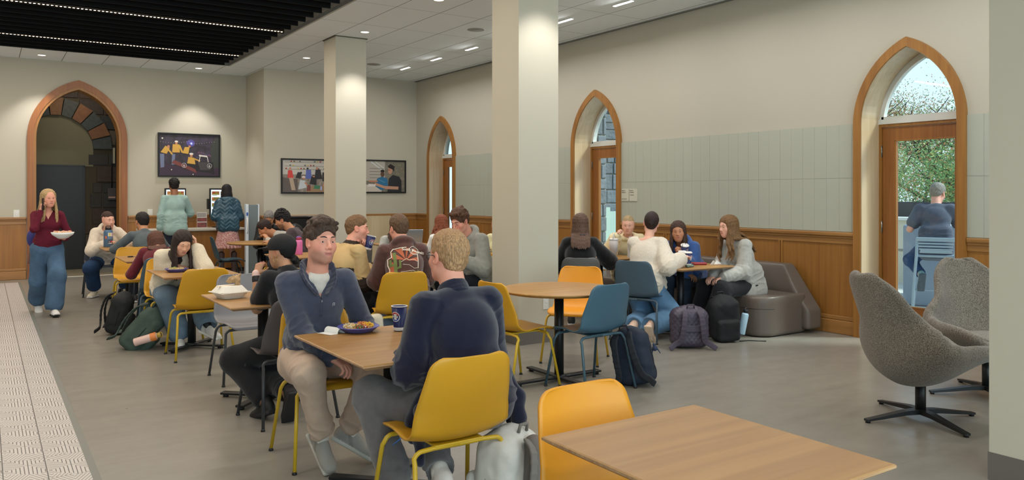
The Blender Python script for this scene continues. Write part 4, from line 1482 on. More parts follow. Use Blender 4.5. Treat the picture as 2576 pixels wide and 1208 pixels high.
    ctx = dict(T=T, g=g, hs=hs, hc=hc, n=n, f=f, r=r, u1=u1, u2=u2, c=c, p0=p0, sh=sh, el=el, wr=wr, kn=kn, an=an, hip=hip, body=body, s=s, TR3=TR3, TR1=TR1, vox=vox, shw=shw, sx=sx)
    if hair: make_hair(ctx, **hair)
    if top: make_top(ctx, fem=fem, **top)
    if bottom: make_bottom(ctx, fem=fem, standing=standing, **bottom)
    if shoes is not None:
        for q_, toe in (('R', rtoe), ('L', ltoe)):
            make_shoe(ctx, an[q_], rotm(*(toe + (0,))), shoes, sole)
    return body, ctx


def make_shoe(cx, a, td, c, sole, name='shoe'):
    S = SDF(.018); P = lambda v: a + td @ V3(*v)
    S.ell(P((0, -.020, -.050)), (.038, .050, .048), rot=td); S.ell(P((0, .05, -.056)), (.041, .085, .044), rot=td)
    S.ell(P((.0, .130, -.066)), (.046, .078, .036), rot=td); S.cone(P((0, -.012, -.03)), P((0, -.008, .012)), .040, .038)
    S.cone(P((0, .02, -.015)), P((0, .085, -.040)), .028, .024)
    S.box(P((0, .064, -.084)), (.042, .134, .012), .011, rot=td, k=.012)
    S.plane(P((0, 0, -.096)), td @ V3(0, 0, -1))
    c1 = np.array([lin(v) for v in c]); c2 = np.array([lin(v) for v in sole])
    def colf(X):
        L = (X - a) @ td
        w = (L[:, 2] < -.071).astype(float)[:, None]
        t = ((np.abs(L[:, 0]) > .024) & (np.abs(np.sin(L[:, 1] * 26 + L[:, 2] * 20)) < .35) & (L[:, 1] > 0) & (L[:, 1] < .11) & (L[:, 2] > -.068)).astype(float)[:, None] * .5
        b = c1 * (1 - t) + c1 * .5 * t
        return b * (1 - w) + c2 * w
    o = sdf_obj(name, S, max(.005, min(.007, cx['vox'] * 1.1)), M('shoe_material', (200, 200, 200), .6, vcol=True, bump=.3, bscale=200), cx['body'], 1, colf)
    q = MB()
    for i in range(4):
        yy = .045 + i * .018; zz = -.006 - i * .008
        q.tube([Vector(P((sg * .022, yy, zz - .004))) for sg in (-1, -.4, .4, 1)] if False else [Vector(P((-.021, yy, zz - .006))), Vector(P((0, yy + .004, zz + .004))), Vector(P((.021, yy, zz - .006)))], .0028, 5)
    q.build('laces', M('shoe_laces', (210, 206, 196), .8), o)
    return o


def make_top(cx, c=(120, 120, 120), kind='knit', t=.014, fem=False, sleeve='long', hem=-.10, neck=.066, vneck=0.0, hood=False, collar=0, amp=.0035, loose=0.0, hoodup=False, name='sweater', panel=None, hemw=0.0, cuff=True, turtle=False, cowl=0, cutl=None, zipper=None, sl=.0, off=0.0):
    n, f, r, u1, u2, ccx, p0, s = (cx[k] for k in ('n', 'f', 'r', 'u1', 'u2', 'c', 'p0', 's'))
    S = SDF(.03); T = cx['T']
    S.ell(ccx + u2 * .075 * s, (.150 * s + t, .100 * s + t, .152 * s + t), rot=cx['TR3'], k=.04)
    if fem:
        for sg in (-1, 1): S.ell(ccx + u2 * .09 * s + f * .075 + r * sg * .065, (.055 + t, .045 + t * .6, .055 + t), rot=cx['TR3'], k=.04)
    wb = (.128 if fem else .135) * s + loose
    S.box(p0 + u1 * (hem / 2 + .09) * s, (wb + t + hemw * .5, .098 * s + t + loose * .7, (.09 - hem / 2) * s + .05), .085, rot=cx['TR1'], k=.06)
    S.box(p0 + u1 * (hem + .07) * s, ((.148 if fem else .140) * s + t + loose * .6 + hemw, .112 * s + t + loose * .6, .075), .065, rot=cx['TR1'], k=.05)
    for q, sg in (('R', 1), ('L', -1)):
        sh, el, wr = cx['sh'][q], cx['el'][q], cx['wr'][q]
        S.cone(n - u2 * .03, sh + r * sg * -.01, .046 * s + t * .7, .036 * s + t, k=.03)
        if sleeve == 'long':
            S.cone(sh, el, .045 * s + t * .9, .037 * s + t * .9 + loose * .2 + sl, k=.02)
            e2 = wr + (el - wr) * .06
            S.cone(el, wr + (el - wr) * .16, .037 * s + t * .9 + loose * .2 + sl, .030 * s + t * .7 + loose * .12 + sl, k=.025)
            S.cone(wr + (el - wr) * .22, e2, .030 * s + t * .7, .027 * s + t * .4, k=.02)
        elif sleeve == 'short':
            S.cone(sh, sh + (el - sh) * .66, .055 * s + t, .052 * s + t + .006, k=.03)
        elif sleeve == '34':
            S.cone(sh, el, .053 * s + t, .043 * s + t, k=.03); S.cone(el, el + (wr - el) * .3, .043 * s + t, .04 * s + t, k=.03)
    if collar:
        hh = collar
        b0 = n + u2 * .0 + f * .004; b1 = n + u2 * (hh) + f * (.012 + hh * .2)
        S.cone(b0, b1, .064 * s + t * .3, .056 * s + t * .35, k=.015)
    if hood:
        for a in np.linspace(-155, 155, 15):
            ca, sa_ = math.cos(R(a)), math.sin(R(a))
            back = (1 + ca) / 2
            p = n + r * sa_ * .088 - f * ca * (.078 + .012 * back) + u2 * (.018 + .018 * back - .035 * (1 - back))
            S.ell(p, (.026 + .012 * back, .026 + .014 * back, .022 + .012 * back), k=.025)
        S.ell(n - f * .088 - u2 * .050, (.075, .034, .062), rot=cx['TR3'], k=.03)
    if cowl:
        for a in np.linspace(-180, 150, 12):
            S.ell(n + r * math.sin(R(a)) * .085 + f * (math.cos(R(a)) * .08) + u2 * .012, (.026, .026, .024), k=.02)
    # neck opening
    nb = n + u2 * .0 + off * r
    kk = .006
    S.cone(nb - u2 * .005 + f * .008, nb + u2 * .22 + f * .03, neck * s * .86, neck * s * .98, sub=True, k=kk)
    if vneck:
        for i in range(7):
            q = i / 6; p = n + f * (.07 + .035 * q) - u2 * (vneck * q + .0) + u2 * .02
            S.ell(p, ((.055 * (1 - q) + .005), .06, .02), rot=cx['TR3'], sub=True, k=kk)
    rr = [(cx['sh'][q], cx['el'][q], cx['wr'][q]) for q in 'RL']
    def disp(X):
        d = amp * wob(X, 22, 1)
        for sh, el, wr in rr:
            for q0, q1, c0, wd in ((sh, wr, el, .11), (el, wr, wr, .08), (sh, el, sh, .09)):
                de = np.linalg.norm(X - c0, axis=1); m = de < wd * 2.2
                if m.any(): d[m] -= amp * (1.3 if c0 is sh else 2.6) * np.exp(-(de[m] / wd) ** 2) * crease(X[m], nrm(q1 - q0), 26, 5)
        dw = (X - p0) @ u1
        m = np.abs(dw - .05) < .2
        d[m] -= amp * 2.6 * np.exp(-((dw[m] - .06) / .11) ** 2) * crease(X[m], u1, 20, 3)
        return d
    S.disp = disp
    mats = cloth(c, kind)
    colf = None
    if panel is not None:
        mats = M('two_tone_%s' % name, c, .8, .2, vcol=True, bump=.3, bscale=200, var=.06, vscale=12)
        colf = lambda X: panel(cx, X)
    o = sdf_obj(name, S, cx['vox'] if cx['vox'] > .0045 else cx['vox'] * 1.25, mats, cx['body'], 2 if kind not in ('puffer',) else 1, colf)
    cx['top'] = o
    return o


def make_bottom(cx, c=(60, 80, 110), kind='denim', fem=False, standing=False, t=.012, knee=.0, hemr=.0, name='trousers', length=.0, amp=.004, skirt=None):
    p0, s, u1 = cx['p0'], cx['s'], cx['u1']
    S = SDF(.03)
    tr = cx['TR1'] if not standing else np.eye(3)
    if skirt:
        S.box(p0 + V3(0, 0, .0), (.165 * s, .125 * s, .10), .08, rot=tr)
        n_ = 18
        for i in range(n_):
            a = 2 * math.pi * i / n_
            rx, ry = (.15, .11), (.225, .17)
            S.cone(p0 + V3(math.cos(a) * .12, math.sin(a) * .08, .02), p0 + V3(math.cos(a) * .19, math.sin(a) * .145, -skirt), .04, .034, k=.012)
        S.ell(p0 + V3(0, 0, -skirt * .5), (.17, .13, skirt * .55))
        S.plane(p0 + V3(0, 0, -skirt), (0, 0, -1))
    else:
        S.box(p0 + V3(0, 0, -.01), (.163 * s + t * (1.2 if fem else 1), .112 * s + t, .105 * s), .09, rot=tr, k=.05)
        for q in 'RL':
            h, k_, a = cx['hip'][q], cx['kn'][q], cx['an'][q]
            S.cone(h, k_, .088 * s + t, .062 * s + t + knee, k=.045)
            e = a + (k_ - a) * (.10 + length) 
            S.cone(k_, e, .060 * s + t + knee, .043 * s + t + hemr, k=.035)
            dk = nrm(a - k_); rh_ = .043 * s + t + hemr
            S.cone(e + dk * (rh_ * .55 + .075), e + dk * (rh_ * .55 + .16), .080 + rh_ * .2, sub=True, k=.004)
    def disp(X):
        d = amp * wob(X, 20, 4)
        for q in 'RL':
            k_, a, h = cx['kn'][q], cx['an'][q], cx['hip'][q]
            for c0, dr, wd in ((k_, nrm(a - h), .10), (a, nrm(a - k_), .12), (h, nrm(k_ - h + V3(.2, 0, 0)), .12)):
                de = np.linalg.norm(X - c0, axis=1); m = de < wd * 2.2
                if m.any(): d[m] -= amp * 1.9 * np.exp(-(de[m] / wd) ** 2) * crease(X[m], dr, 20, 2)
        return d
    S.disp = disp
    o = sdf_obj(name, S, max(.006, cx['vox'] * 1.15), cloth(c, kind), cx['body'], 1)
    cx['bottom'] = o
    return o


def make_hair(cx, style='short', c=(70, 50, 36), vol=.012, top=.02, L=.30, wave=.0, front=1.0, bun=None, seed=1, tail=None, part=0, spread=1.0, puff=None, sides=.006, width=1.0, fade=False):
    T, g, hs = cx['T'], cx['g'], cx['hs']
    S = SDF(.012); rnd = random.Random(seed)
    E = lambda cc, r_, **k: S.ell(T(cc), np.array(r_) * hs, rot=g, **k)
    E((0, -.022, .034), (.0765 + sides, .097 + sides + vol * .4, .086 + vol))
    if style in ('short', 'curly', 'buzz', 'quiff'):
        E((0, .004, .062 + top * .35), (.064 + sides, .076, .05 + top), k=.02)
        E((0, -.062, -.022), (.056 + sides, .045, .055), k=.02)
        if style == 'quiff':
            for i in range(22):
                a = -1 + 2 * (i + .5) / 22
                S.ell(T((a * .060 + rnd.uniform(-.006, .006), .074 - abs(a) * .026 + rnd.uniform(-.008, .008), .086 + top * .55 + .016 * rnd.random() - abs(a) * .016)), np.array((.012, .024, .013)) * hs, rot=g @ rotm(rnd.uniform(-70, 70), rnd.uniform(-50, 10), 0), k=.006)
            for i in range(46):
                a = rnd.uniform(-1, 1); b = rnd.uniform(-.08, .06)
                S.ell(T((a * .062, b, .104 + top * .75 + .014 * rnd.random() - abs(a) * .026 - abs(b) * .12)), np.array((.012, .026, .012)) * hs, rot=g @ rotm(rnd.uniform(-90, 90), rnd.uniform(-25, 25), a * 40), k=.006)
            for sg in (-1, 1):
                for i in range(9):
                    S.ell(T((sg * (.072 + rnd.random() * .005), rnd.uniform(-.07, .03), rnd.uniform(.02, .075))), np.array((.011, .017, .017)) * hs, rot=g, k=.008)
        if style == 'curly':
            for i in range(90):
                u = rnd.uniform(-1, 1); a = rnd.uniform(0, 2 * math.pi); q_ = math.sqrt(1 - u * u)
                v = V3(q_ * math.cos(a) * .082, q_ * math.sin(a) * .10 - .02, .04 + abs(u) * (.088 + top))
                S.ell(T(v), np.array((.013, .013, .012)) * hs, k=.004)
        mz = .070 if style != 'buzz' else .066
        E((0, .093, -.038 if style != 'quiff' else -.047), (.0735, .068, .108), sub=True, k=.010)
        E((0, .050, -.075), (.085, .075, .070), sub=True, k=.010)
        for sg in (-1, 1): E((sg * .083, .0, -.020), (.020, .026, .034), sub=True, k=.006)
        S.plane(T((0, 0, -.072)), g @ nrm((0, .25, -1)))
        fr = 150 if style == 'curly' else 100
        am = {'short': .0026, 'curly': .0045, 'buzz': .0006, 'quiff': .0028}[style]
        def disp(X):
            Lc = (X - cx['hc']) @ g
            a = Lc * np.array([1.0, .55, 1.0])
            return am * (wob(a, fr, 3) + .7 * wob(a[:, [2, 0, 1]], fr * 1.9, 5))
        S.disp = disp
    elif style in ('tied', 'bunback', 'cap'):
        E((0, -.062, -.022), (.052, .045, .050), k=.02)
        E((0, .097, -.040), (.0745, .068, .108), sub=True, k=.008)
        for sg in (-1, 1): E((sg * .085, .0, -.022), (.018, .024, .032), sub=True, k=.005)
        S.plane(T((0, 0, -.070)), g @ nrm((0, .3, -1)))
        def disp(X):
            Lc = (X - cx['hc']) @ g
            return .0012 * np.sin(Lc[:, 0] * 420 + Lc[:, 2] * 60)
        S.disp = disp
        if bun:
            bx, by, bz, br = bun
            for i in range(12):
                a = i * 1.05; S.ell(T((bx + math.cos(a) * br * .45, by - .006, bz + math.sin(a) * br * .45)), np.array((br * .62, br * .62, br * .42)) * hs, rot=g @ rotm(0, 0, a * 57), k=.004)
    elif style == 'long':
        E((0, -.055, -.03), (.062, .050, .07), k=.02)
        E((0, .097, -.052), (.0715 * (1 if front else 1), .074, .112), sub=True, k=.008)
        gz = V3(0, 0, 1)
        hc, n, f = cx['hc'], cx['n'], cx['f']
        N = 40
        for i in range(N):
            a = (i / (N - 1) * 2 - 1)
            ang = a * 132 * front
            sa_, ca = math.sin(R(ang)), math.cos(R(ang))
            wv = rnd.random() * 6
            for lay in range(2):
                rad = .005 * lay
                y0_ = -.60 + 1.15 * abs(ang) / 132
                d0 = nrm((.10 * np.sign(ang + .01) + part * .3, y0_, 1.0)); d1 = nrm((sa_, -ca, -.05))
                pts = []
                for tt in (0, .25, .5, .75, 1.0):
                    dd_ = nrm(d0 * math.cos(tt * math.pi / 2) + d1 * math.sin(tt * math.pi / 2))
                    pts.append(T(V3(0, -.020, .028) + dd_ * (V3(.0795, .0985, .0905) + rad) * (1 + (width - 1) * tt)))
                p3 = pts[-1] - (g @ V3(0, 0, 1)) * .045 * hs; pts.append(p3)
                q = p3.copy(); ll = L * (1 - .10 * rnd.random()) - .06
                out = nrm((p3 - hc) * np.array([1, 1, 0])); m = 6
                for k_ in range(1, m + 1):
                    z = ll / m
                    q = q - gz * z + out * (.006 if k_ < 3 else .001) * spread
                    # keep clear of the shoulders and back
                    dn = (q - n) @ cx['u2']
                    if dn < .02:
                        lx = (q - n) @ cx['r']; ly = (q - n) @ f
                        if ca > -.2:
                            want = -(.118 * cx['s'] + .046)
                            if ly > want: q = q + f * (want - ly) * .5
                        else:
                            if ly < .115: q = q + f * (.115 - ly) * .5
                    w_ = wave * math.sin(k_ * 1.9 + wv) * (k_ / m)
                    pts.append(q + out * w_ + np.cross(out, gz) * wave * math.cos(k_ * 1.7 + wv) * (k_ / m))
                rr = [.008, .0105, .0115, .012, .012, .0118] + [.0115] * (m - 2) + [.010, .004]
                S.path(pts, rr, k=.006)
    cx['hairS'] = S
    o = sdf_obj('hair', S, max(.0035, min(cx['vox'] * .9, .0055)), hair_mat(tuple(c)), cx['body'], 1 if style != 'curly' else 0)
    cx['hair'] = o
    return o


def tag_part(o, label):
    o['label'] = label; return o


def glasses(cx, c=(20, 20, 22)):
    T = cx['T']; q = MB()
    for sg in (-1, 1):
        q.tube([Vector(T((sg * .032 + .024 * math.cos(a), .1005 - abs(sg * .032 + .024 * math.cos(a)) * .18, -.004 + .018 * math.sin(a)))) for a in np.linspace(0, 2 * math.pi, 17)[:-1]], .0020, 6, closed=True)
        q.tube([Vector(T((sg * .056, .089, .002))), Vector(T((sg * .074, .060, .004))), Vector(T((sg * .081, .0, .004))), Vector(T((sg * .080, -.018, -.012)))], .0022, 6)
    q.tube([Vector(T((-.009, .1005, .002))), Vector(T((.009, .1005, .002)))], .002, 6)
    o = q.build('glasses', M('glasses_frame', c, .3), cx['body'])
    return o
# ================================================================ THE PEOPLE IN THE HALL
def w(a, b, c): return ('w', a, b, c)


def decal(target, polys, origin, U, V, mat, name, parent, lift=.0025, depth=.6, label=None):
    """project flat polygons (u,v lists) along U x V onto a mesh and keep them as a thin printed layer"""
    me = target.data
    bvh = BVHTree.FromPolygons([v.co for v in me.vertices], [tuple(p.vertices) for p in me.polygons])
    U = Vector(U).normalized(); V = Vector(V).normalized(); D = U.cross(V).normalized()
    bm = bmesh.new()
    for pl in polys:
        vs = [bm.verts.new((p[0], p[1], 0)) for p in pl]
        try: bm.faces.new(vs)
        except ValueError: pass
    bmesh.ops.triangulate(bm, faces=bm.faces[:])
    for _ in range(3):
        es = [e for e in bm.edges if e.calc_length() > .016]
        if not es: break
        bmesh.ops.subdivide_edges(bm, edges=es, cuts=1)
        bmesh.ops.triangulate(bm, faces=[f for f in bm.faces if len(f.verts) > 3])
    kill = []
    for v in bm.verts:
        o = Vector(origin) + U * v.co.x + V * v.co.y + D * depth
        h, n_, i, d = bvh.ray_cast(o, -D)
        if h is None: kill.append(v)
        else: v.co = h + D * lift
    if kill: bmesh.ops.delete(bm, geom=kill, context='VERTS')
    m2 = bpy.data.meshes.new(name); bm.to_mesh(m2); bm.free(); m2.materials.append(mat)
    o = bpy.data.objects.new(name, m2); COL.objects.link(o); o.parent = parent
    if label: o['label'] = label
    return o


def stroke(pts, wd):
    """polyline as quads of a given width"""
    out = []
    for a, b in zip(pts, pts[1:]):
        dx, dy = b[0] - a[0], b[1] - a[1]; L = math.hypot(dx, dy) or 1
        nx, ny = -dy / L * wd / 2, dx / L * wd / 2; ex, ey = dx / L * wd * .3, dy / L * wd * .3
        out.append([(a[0] + nx - ex, a[1] + ny - ey), (a[0] - nx - ex, a[1] - ny - ey), (b[0] - nx + ex, b[1] - ny + ey), (b[0] + nx + ex, b[1] + ny + ey)])
    return out


# --- smiling man in the quarter-zip
b1, c1 = person('smiling dark-haired man in a blue quarter-zip and khaki trousers facing the viewer', 1.57, 4.40, 178, sit=.55, s=1.01, lean=3, curve=8, head=(9, -3, -3), vox=.0036,
       rh=w(1.55, 4.06, .62), lh=w(1.88, 4.10, .64), relb=(.9, -.9, -.7), lelb=(-.7, -.9, -.6), rhand=dict(d=(-.62, .62, -.42), n=(.2, -.3, -1), curl=.45, spread=1.6, thumb=.6), lhand=dict(curl=.5),
       rf=w(1.52, 4.12, .20), lf=w(1.70, 4.16, .19), rk=(.25, 1, .4), lk=(-.3, 1, .4), rtoe=(12, 42), ltoe=(60, 30), skin='pink', smile=.75, gaze=.12, blush=.8, heavy=.0,
       hair=dict(style='quiff', c=(82, 62, 50), top=.030, seed=5), top=dict(c=(68, 71, 88), kind='fleece', t=.020, neck=.072, vneck=.12, amp=.0055, hem=-.08, loose=.0, name='quarter_zip'),
       bottom=dict(c=(188, 162, 142), kind='twill', knee=.004, hemr=.012, amp=.011, t=.008), shoes=(150, 144, 136), sole=(196, 190, 180), socks=(212, 206, 196), beard=(150, 112, 96), lips=(168, 84, 84))
# collar flaps, zip, white tee and chest emblem
T, n_, f_, u_, r_ = c1['T'], c1['n'], c1['f'], c1['u2'], c1['r']
def open_collar(cx, c, kind, drop=.125, hgt=.040, rad=.074, body=None, name='collar', thick=.0062):
    n_, f_, u_, r_ = cx['n'], cx['f'], cx['u2'], cx['r']
    S = SDF(.010)
    for sg in (-1, 1):
        prev = None
        for i in range(13):
            q = i / 12; a = math.pi * (1 - q * .90)
            rx = rad * (1 - .10 * q); up = .026 - (drop * max(0, q - .45) / .55) ** 1.0 * 1.0
            base = n_ + r_ * sg * math.sin(a) * rx + f_ * (math.cos(a) * rx * 1.02 + .010 + .028 * q * q) + u_ * up
            out = nrm(r_ * sg * math.sin(a) + f_ * math.cos(a))
            tipv = nrm(u_ * (1 - .55 * q) + out * (.15 + .75 * q))
            tip = base + tipv * hgt * (1.0 + .1 * q)
            if prev is not None:
                for w_ in (0, .33, .66, 1.0): S.cone(prev[0] * (1 - w_) + prev[1] * w_, base * (1 - w_) + tip * w_, thick)
            prev = (base, tip)
    return sdf_obj(name, S, .004, cloth(c, kind), cx['body'], 4)


def ring_collar(cx, c, kind, rad=.070, hgt=.052, name='collar'):
    n_, f_, u_, r_ = cx['n'], cx['f'], cx['u2'], cx['r']
    S = SDF(.012); pr_ = None
    for i in range(25):
        a = 2 * math.pi * i / 24; back = (1 + math.cos(a)) / 2
        o_ = r_ * math.sin(a) - f_ * math.cos(a)
        b_ = n_ + o_ * rad + f_ * .012 + u_ * (-.018 + .022 * back); t_ = b_ + u_ * hgt * (.75 + .25 * back) - o_ * .008 + f_ * .012
        if pr_ is not None:
            for w_ in (0, .35, .7, 1.0): S.cone(pr_[0] * (1 - w_) + pr_[1] * w_, b_ * (1 - w_) + t_ * w_, .0085)
        pr_ = (b_, t_)
    S.disp = lambda X: .002 * wob(X, 60, 3)
    return sdf_obj(name, S, .004, cloth(c, kind), cx['body'], 3)


open_collar(c1, (56, 59, 76), 'fleece')
S = SDF(.01)
S.ell(n_ + f_ * .030 - u_ * .018, (.068, .060, .046), rot=c1['TR3']); S.cone(n_ + u_ * .008, n_ + u_ * .018 + f_ * .01, .062, .060)
S.ell(n_ + f_ * .055 - u_ * .06, (.045, .036, .055), rot=c1['TR3'])
sdf_obj('undershirt', S, .0045, cloth((214, 206, 196)), b1, 1)
decal(c1['top'], stroke([(0, -.115), (0, -.215)], .017), n_, -r_, u_, M('zip_placket', (52, 56, 76), .7), 'zip_placket', b1)
decal(c1['top'], stroke([(0, -.10), (0, -.13)], .006), n_, -r_, u_, m_steel, 'zip_pull', b1, .006)
decal(c1['top'], stroke([(-.006, -.008), (-.006, .006), (0, .009), (.006, .006), (.006, -.008)], .003) + stroke([(0, -.006), (0, .003)], .002), n_ - u_ * .155 - r_ * .075, -r_, u_, M('emblem_thread', (190, 188, 190), .6), 'chest_emblem', b1)

# --- man in the navy fleece
b2, c2 = person('man with short sandy hair and glasses in a navy fleece, back to the viewer', 1.85, 3.12, 0, sit=.54, s=1.02, lean=6, curve=16, head=(8, 0, 3), vox=.0036,
       rh=(.13, .40, .79), lh=(-.16, .36, .70), relb=(1.1, -.5, -.9), lelb=(-1.0, -.35, -.9), rf=w(1.72, 3.16, .24), lf=w(1.56, 3.27, .17), rk=(.35, 1, .5), lk=(-.5, 1, .4), rtoe=(0, 35), ltoe=(0, 40),
       skin='pink', blush=.9, hair=dict(style='short', c=(192, 150, 108), top=.012, vol=.010, seed=3, sides=.004),
       top=dict(c=(27, 29, 48), kind='fleece', t=.026, collar=.0, neck=.066, amp=.006, hem=-.05, loose=.02, hemw=.0, name='fleece_jacket', sl=.006), bottom=dict(c=(98, 94, 94), kind='fleece', knee=.012, hemr=.012, amp=.010, t=.012),
       shoes=(206, 198, 190), socks=(222, 214, 206))
glasses(c2)
ring_collar(c2, (27, 29, 48), 'fleece')
for sg, k_ in ((-1, 1.6), (1, 1.0)):
    S = SDF(.03)
    S.path([(sg * .19, -.02, .64), (sg * .245, -.02, .54), (sg * .262, -.03, .44), (sg * .262, -.02, .42 - .06 * k_)], [.036, .036, .032, .02])
    S.path([(sg * .20, .06, .58), (sg * .25, .07, .48), (sg * .26, .06, .40)], [.034, .034, .02])
    S.disp = lambda X: .008 * wob(X, 34, 2)
    sdf_obj('jacket_hem', S, .006, cloth((27, 29, 48), 'fleece'), b2, 1)
q = MB(); q.tube([(-.318, .02, .44), (-.335, .05, .41), (-.345, .08, .385)], .0022, 6); q.build('drawcord', M('blue_cord', (46, 110, 200), .5), b2)

# --- person in the black cap
b3, c3 = person('person in a black cap and black polo with a low bun, chin on one hand', 1.77, 5.28, 4, sit=.505, s=.95, fem=True, lean=11, curve=16, head=(30, 6, 0), vox=.0045,
       lh=w(1.60, 5.64, .93), rh=(.10, .42, .78), lelb=(-.25, .3, -1), relb=(.8, -.4, -.6), lhand=dict(d=(.35, .1, .9), n=(.7, .5, .0), curl=.7), rf=w(1.66, 5.12, .20), lf=w(1.56, 5.28, .12), rk=(.3, 1, .4), lk=(-.5, 1, .3), rtoe=(0, 62), ltoe=(10, 20),
       skin='olive', hair=dict(style='cap', c=(26, 24, 26), bun=(.0, -.115, -.075, .036)), top=dict(c=(30, 30, 33), t=.018, sleeve='short', collar=.03, neck=.058, hem=-.12, loose=.012, name='polo_shirt'),
       bottom=dict(c=(28, 27, 30), kind='twill', knee=.012, hemr=.012, t=.02), shoes=(26, 26, 28), sole=(34, 34, 36))
T, g = c3['T'], c3['g']
S = SDF(.01)
S.ell(T((0, -.015, .045)), (.088, .107, .083), rot=g); S.cone(T((0, .085, .045)), T((0, .150, .028)), .02, .012, k=.02)
S.box(T((0, .118, .036)), (.062, .045, .005), .005, rot=g, k=.012); S.ell(T((0, 0, -.07)), (.12, .16, .098), rot=g, sub=True, k=.004)
sdf_obj('cap', S, .004, M('black_cap_cotton', (22, 22, 24), .85, bump=.4, bscale=300), b3, 1)
q = MB(); q.tube([Vector(T((.086 * math.sin(a), -.015 - .105 * math.cos(a), .028 + .034 * max(0, math.cos(a * 1.35))))) for a in np.linspace(-1.15, 1.15, 20)], .004, 6)
q.build('cap_strap', M('cap_strap', (14, 14, 15), .6), b3)
for sg in (-1,):
    q = MB(); q.tube([Vector(T((sg * .082 + .002 * math.cos(a), -.004 + .019 * math.cos(a), -.058 + .019 * math.sin(a)))) for a in np.linspace(0, 2 * math.pi, 17)[:-1]], .0022, 6, closed=True); q.build('hoop_earring', M('gold', (210, 180, 120), .3, metal=1.0), b3)
el, wr = c3['el']['L'], c3['wr']['L']; dr = nrm(wr - el)
S = SDF(.003); S.cone(wr - dr * .040, wr - dr * .018, .0315, .030); sdf_obj('watch_strap', S, .004, M('watch_black', (30, 30, 34), .5), b3)
S = SDF(.003); S.cone(wr - dr * .008, wr + dr * .006, .030, .030); sdf_obj('bracelet', S, .004, M('pink_band', (226, 190, 180), .5), b3)

# --- woman in the cream fleece jacket
b4, c4 = person('woman with long dark hair in a cream fleece jacket looking down at her phone', 1.60, 8.68, 181, sit=.52, s=.96, fem=True, lean=22, curve=22, head=(8, 28, -6), vox=.0048, sx=0,
       rh=w(1.62, 8.40, .775), lh=w(1.765, 8.33, .975), relb=(.9, -.4, -.5), lelb=(-.5, .15, -1), rhand=dict(d=(-.5, .75, -.1), n=(0, 0, -1), curl=.25), lhand=dict(d=(.1, -.1, 1), n=(.8, -.2, 0), curl=.5),
       rf=w(1.60, 8.28, .10), lf=w(1.80, 8.02, .23), lk=(-.2, 1, .8), rk=(.2, 1, .5), rtoe=(-10, 0), ltoe=(25, 12), skin='light', blush=.7, smile=.1, gazev=-.5,
       hair=dict(style='long', c=(52, 38, 34), L=.40, seed=2, wave=.006), top=dict(c=(220, 206, 182), kind='sherpa', t=.028, sleeve='long', neck=.075, vneck=.15, collar=.0, hem=-.06, loose=.03, name='fleece_jacket', sl=.014),
       bottom=dict(c=(104, 124, 142), knee=.03, hemr=.04, t=.02, amp=.006), shoes=(214, 212, 208), socks=(40, 40, 44))
S = SDF(.01); S.ell(c4['n'] + c4['f'] * .055 - c4['u2'] * .10, (.075, .050, .10), rot=c4['TR3']); sdf_obj('dark_top', S, .006, cloth((48, 36, 36)), b4, 1)
q = MB(); q.ball(Vector(c4['T']((.086, .004, -.020))), .006, 8); q.tube([Vector(c4['T']((.088, .006, -.022))), Vector(c4['T']((.085, .018, -.045)))], .0026, 6); q.build('earbud', m_white, b4)

# --- long-haired person in maroon
b5, c5 = person('person in a maroon sweater with long auburn hair hunched over a table', 1.60, 9.32, -6, sit=.52, s=.95, fem=True, lean=28, curve=26, head=(12, 34, 0), vox=.006,
       rh=(.14, .46, .78), lh=(-.16, .44, .78), relb=(1, .1, -.7), lelb=(-1, .1, -.7), rf=(.12, .20, .10), lf=(-.10, .05, .14), ltoe=(0, 30),
       skin='light', hair=dict(style='long', c=(104, 66, 52), L=.44, seed=7, spread=1.3), top=dict(c=(98, 34, 44), t=.018, name='sweater'), bottom=dict(c=(60, 78, 88), knee=.02, hemr=.03, t=.018), shoes=(176, 160, 146))
b6, c6 = person('man in a dark grey shirt facing the woman in the cream hoodie', 1.84, 11.56, 4, sit=.53, s=1.0, lean=20, curve=14, head=(14, 6, 0), vox=.006,
       rh=(.16, .52, .80), lh=w(1.55, 12.08, .79), relb=(1.2, .1, -.5), lelb=(-1.3, -.1, -.4), skin='tan', blush=.9, hair=dict(style='short', c=(40, 34, 34), top=.010, seed=8),
       top=dict(c=(86, 94, 98), t=.018, collar=.03, name='shirt'), bottom=dict(c=(36, 40, 48), t=.014), shoes=(60, 60, 62))
b7, c7 = person('woman in a cream hoodie and cuffed jeans sitting before the arched doorway', 1.50, 13.08, 178, sit=.54, s=.99, fem=True, lean=20, curve=14, head=(26, 6, 4), vox=.006,
       rh=w(1.45, 12.62, .79), lh=w(1.85, 12.58, .80), relb=(1.3, -.2, -.6), lelb=(-1, -.2, -.6), rf=w(1.34, 12.92, .10), lf=w(1.74, 13.0, .11), rk=(.3, 1, .8), lk=(-.2, 1, .8), rtoe=(-25, 0), skin='fair', blush=.6, smile=.7,
       hair=dict(style='tied', c=(72, 50, 42), sides=.002, bun=(0, -.125, .05, .032)), top=dict(c=(222, 208, 190), kind='fleece', t=.030, hood=True, neck=.078, hem=-.14, loose=.035, name='hoodie', sl=.01),
       bottom=dict(c=(38, 62, 96), knee=.02, hemr=.03, t=.02, length=.12), shoes=(222, 210, 186), socks=(226, 224, 214))
S = SDF(.006)
for q_ in 'RL':
    a, k_ = c7['an'][q_], c7['kn'][q_]; d_ = k_ - a
    S.cone(a + d_ * .21, a + d_ * .30, .088, .088)
sdf_obj('jeans_cuffs', S, .007, cloth((112, 128, 146), 'denim'), b7, 1)

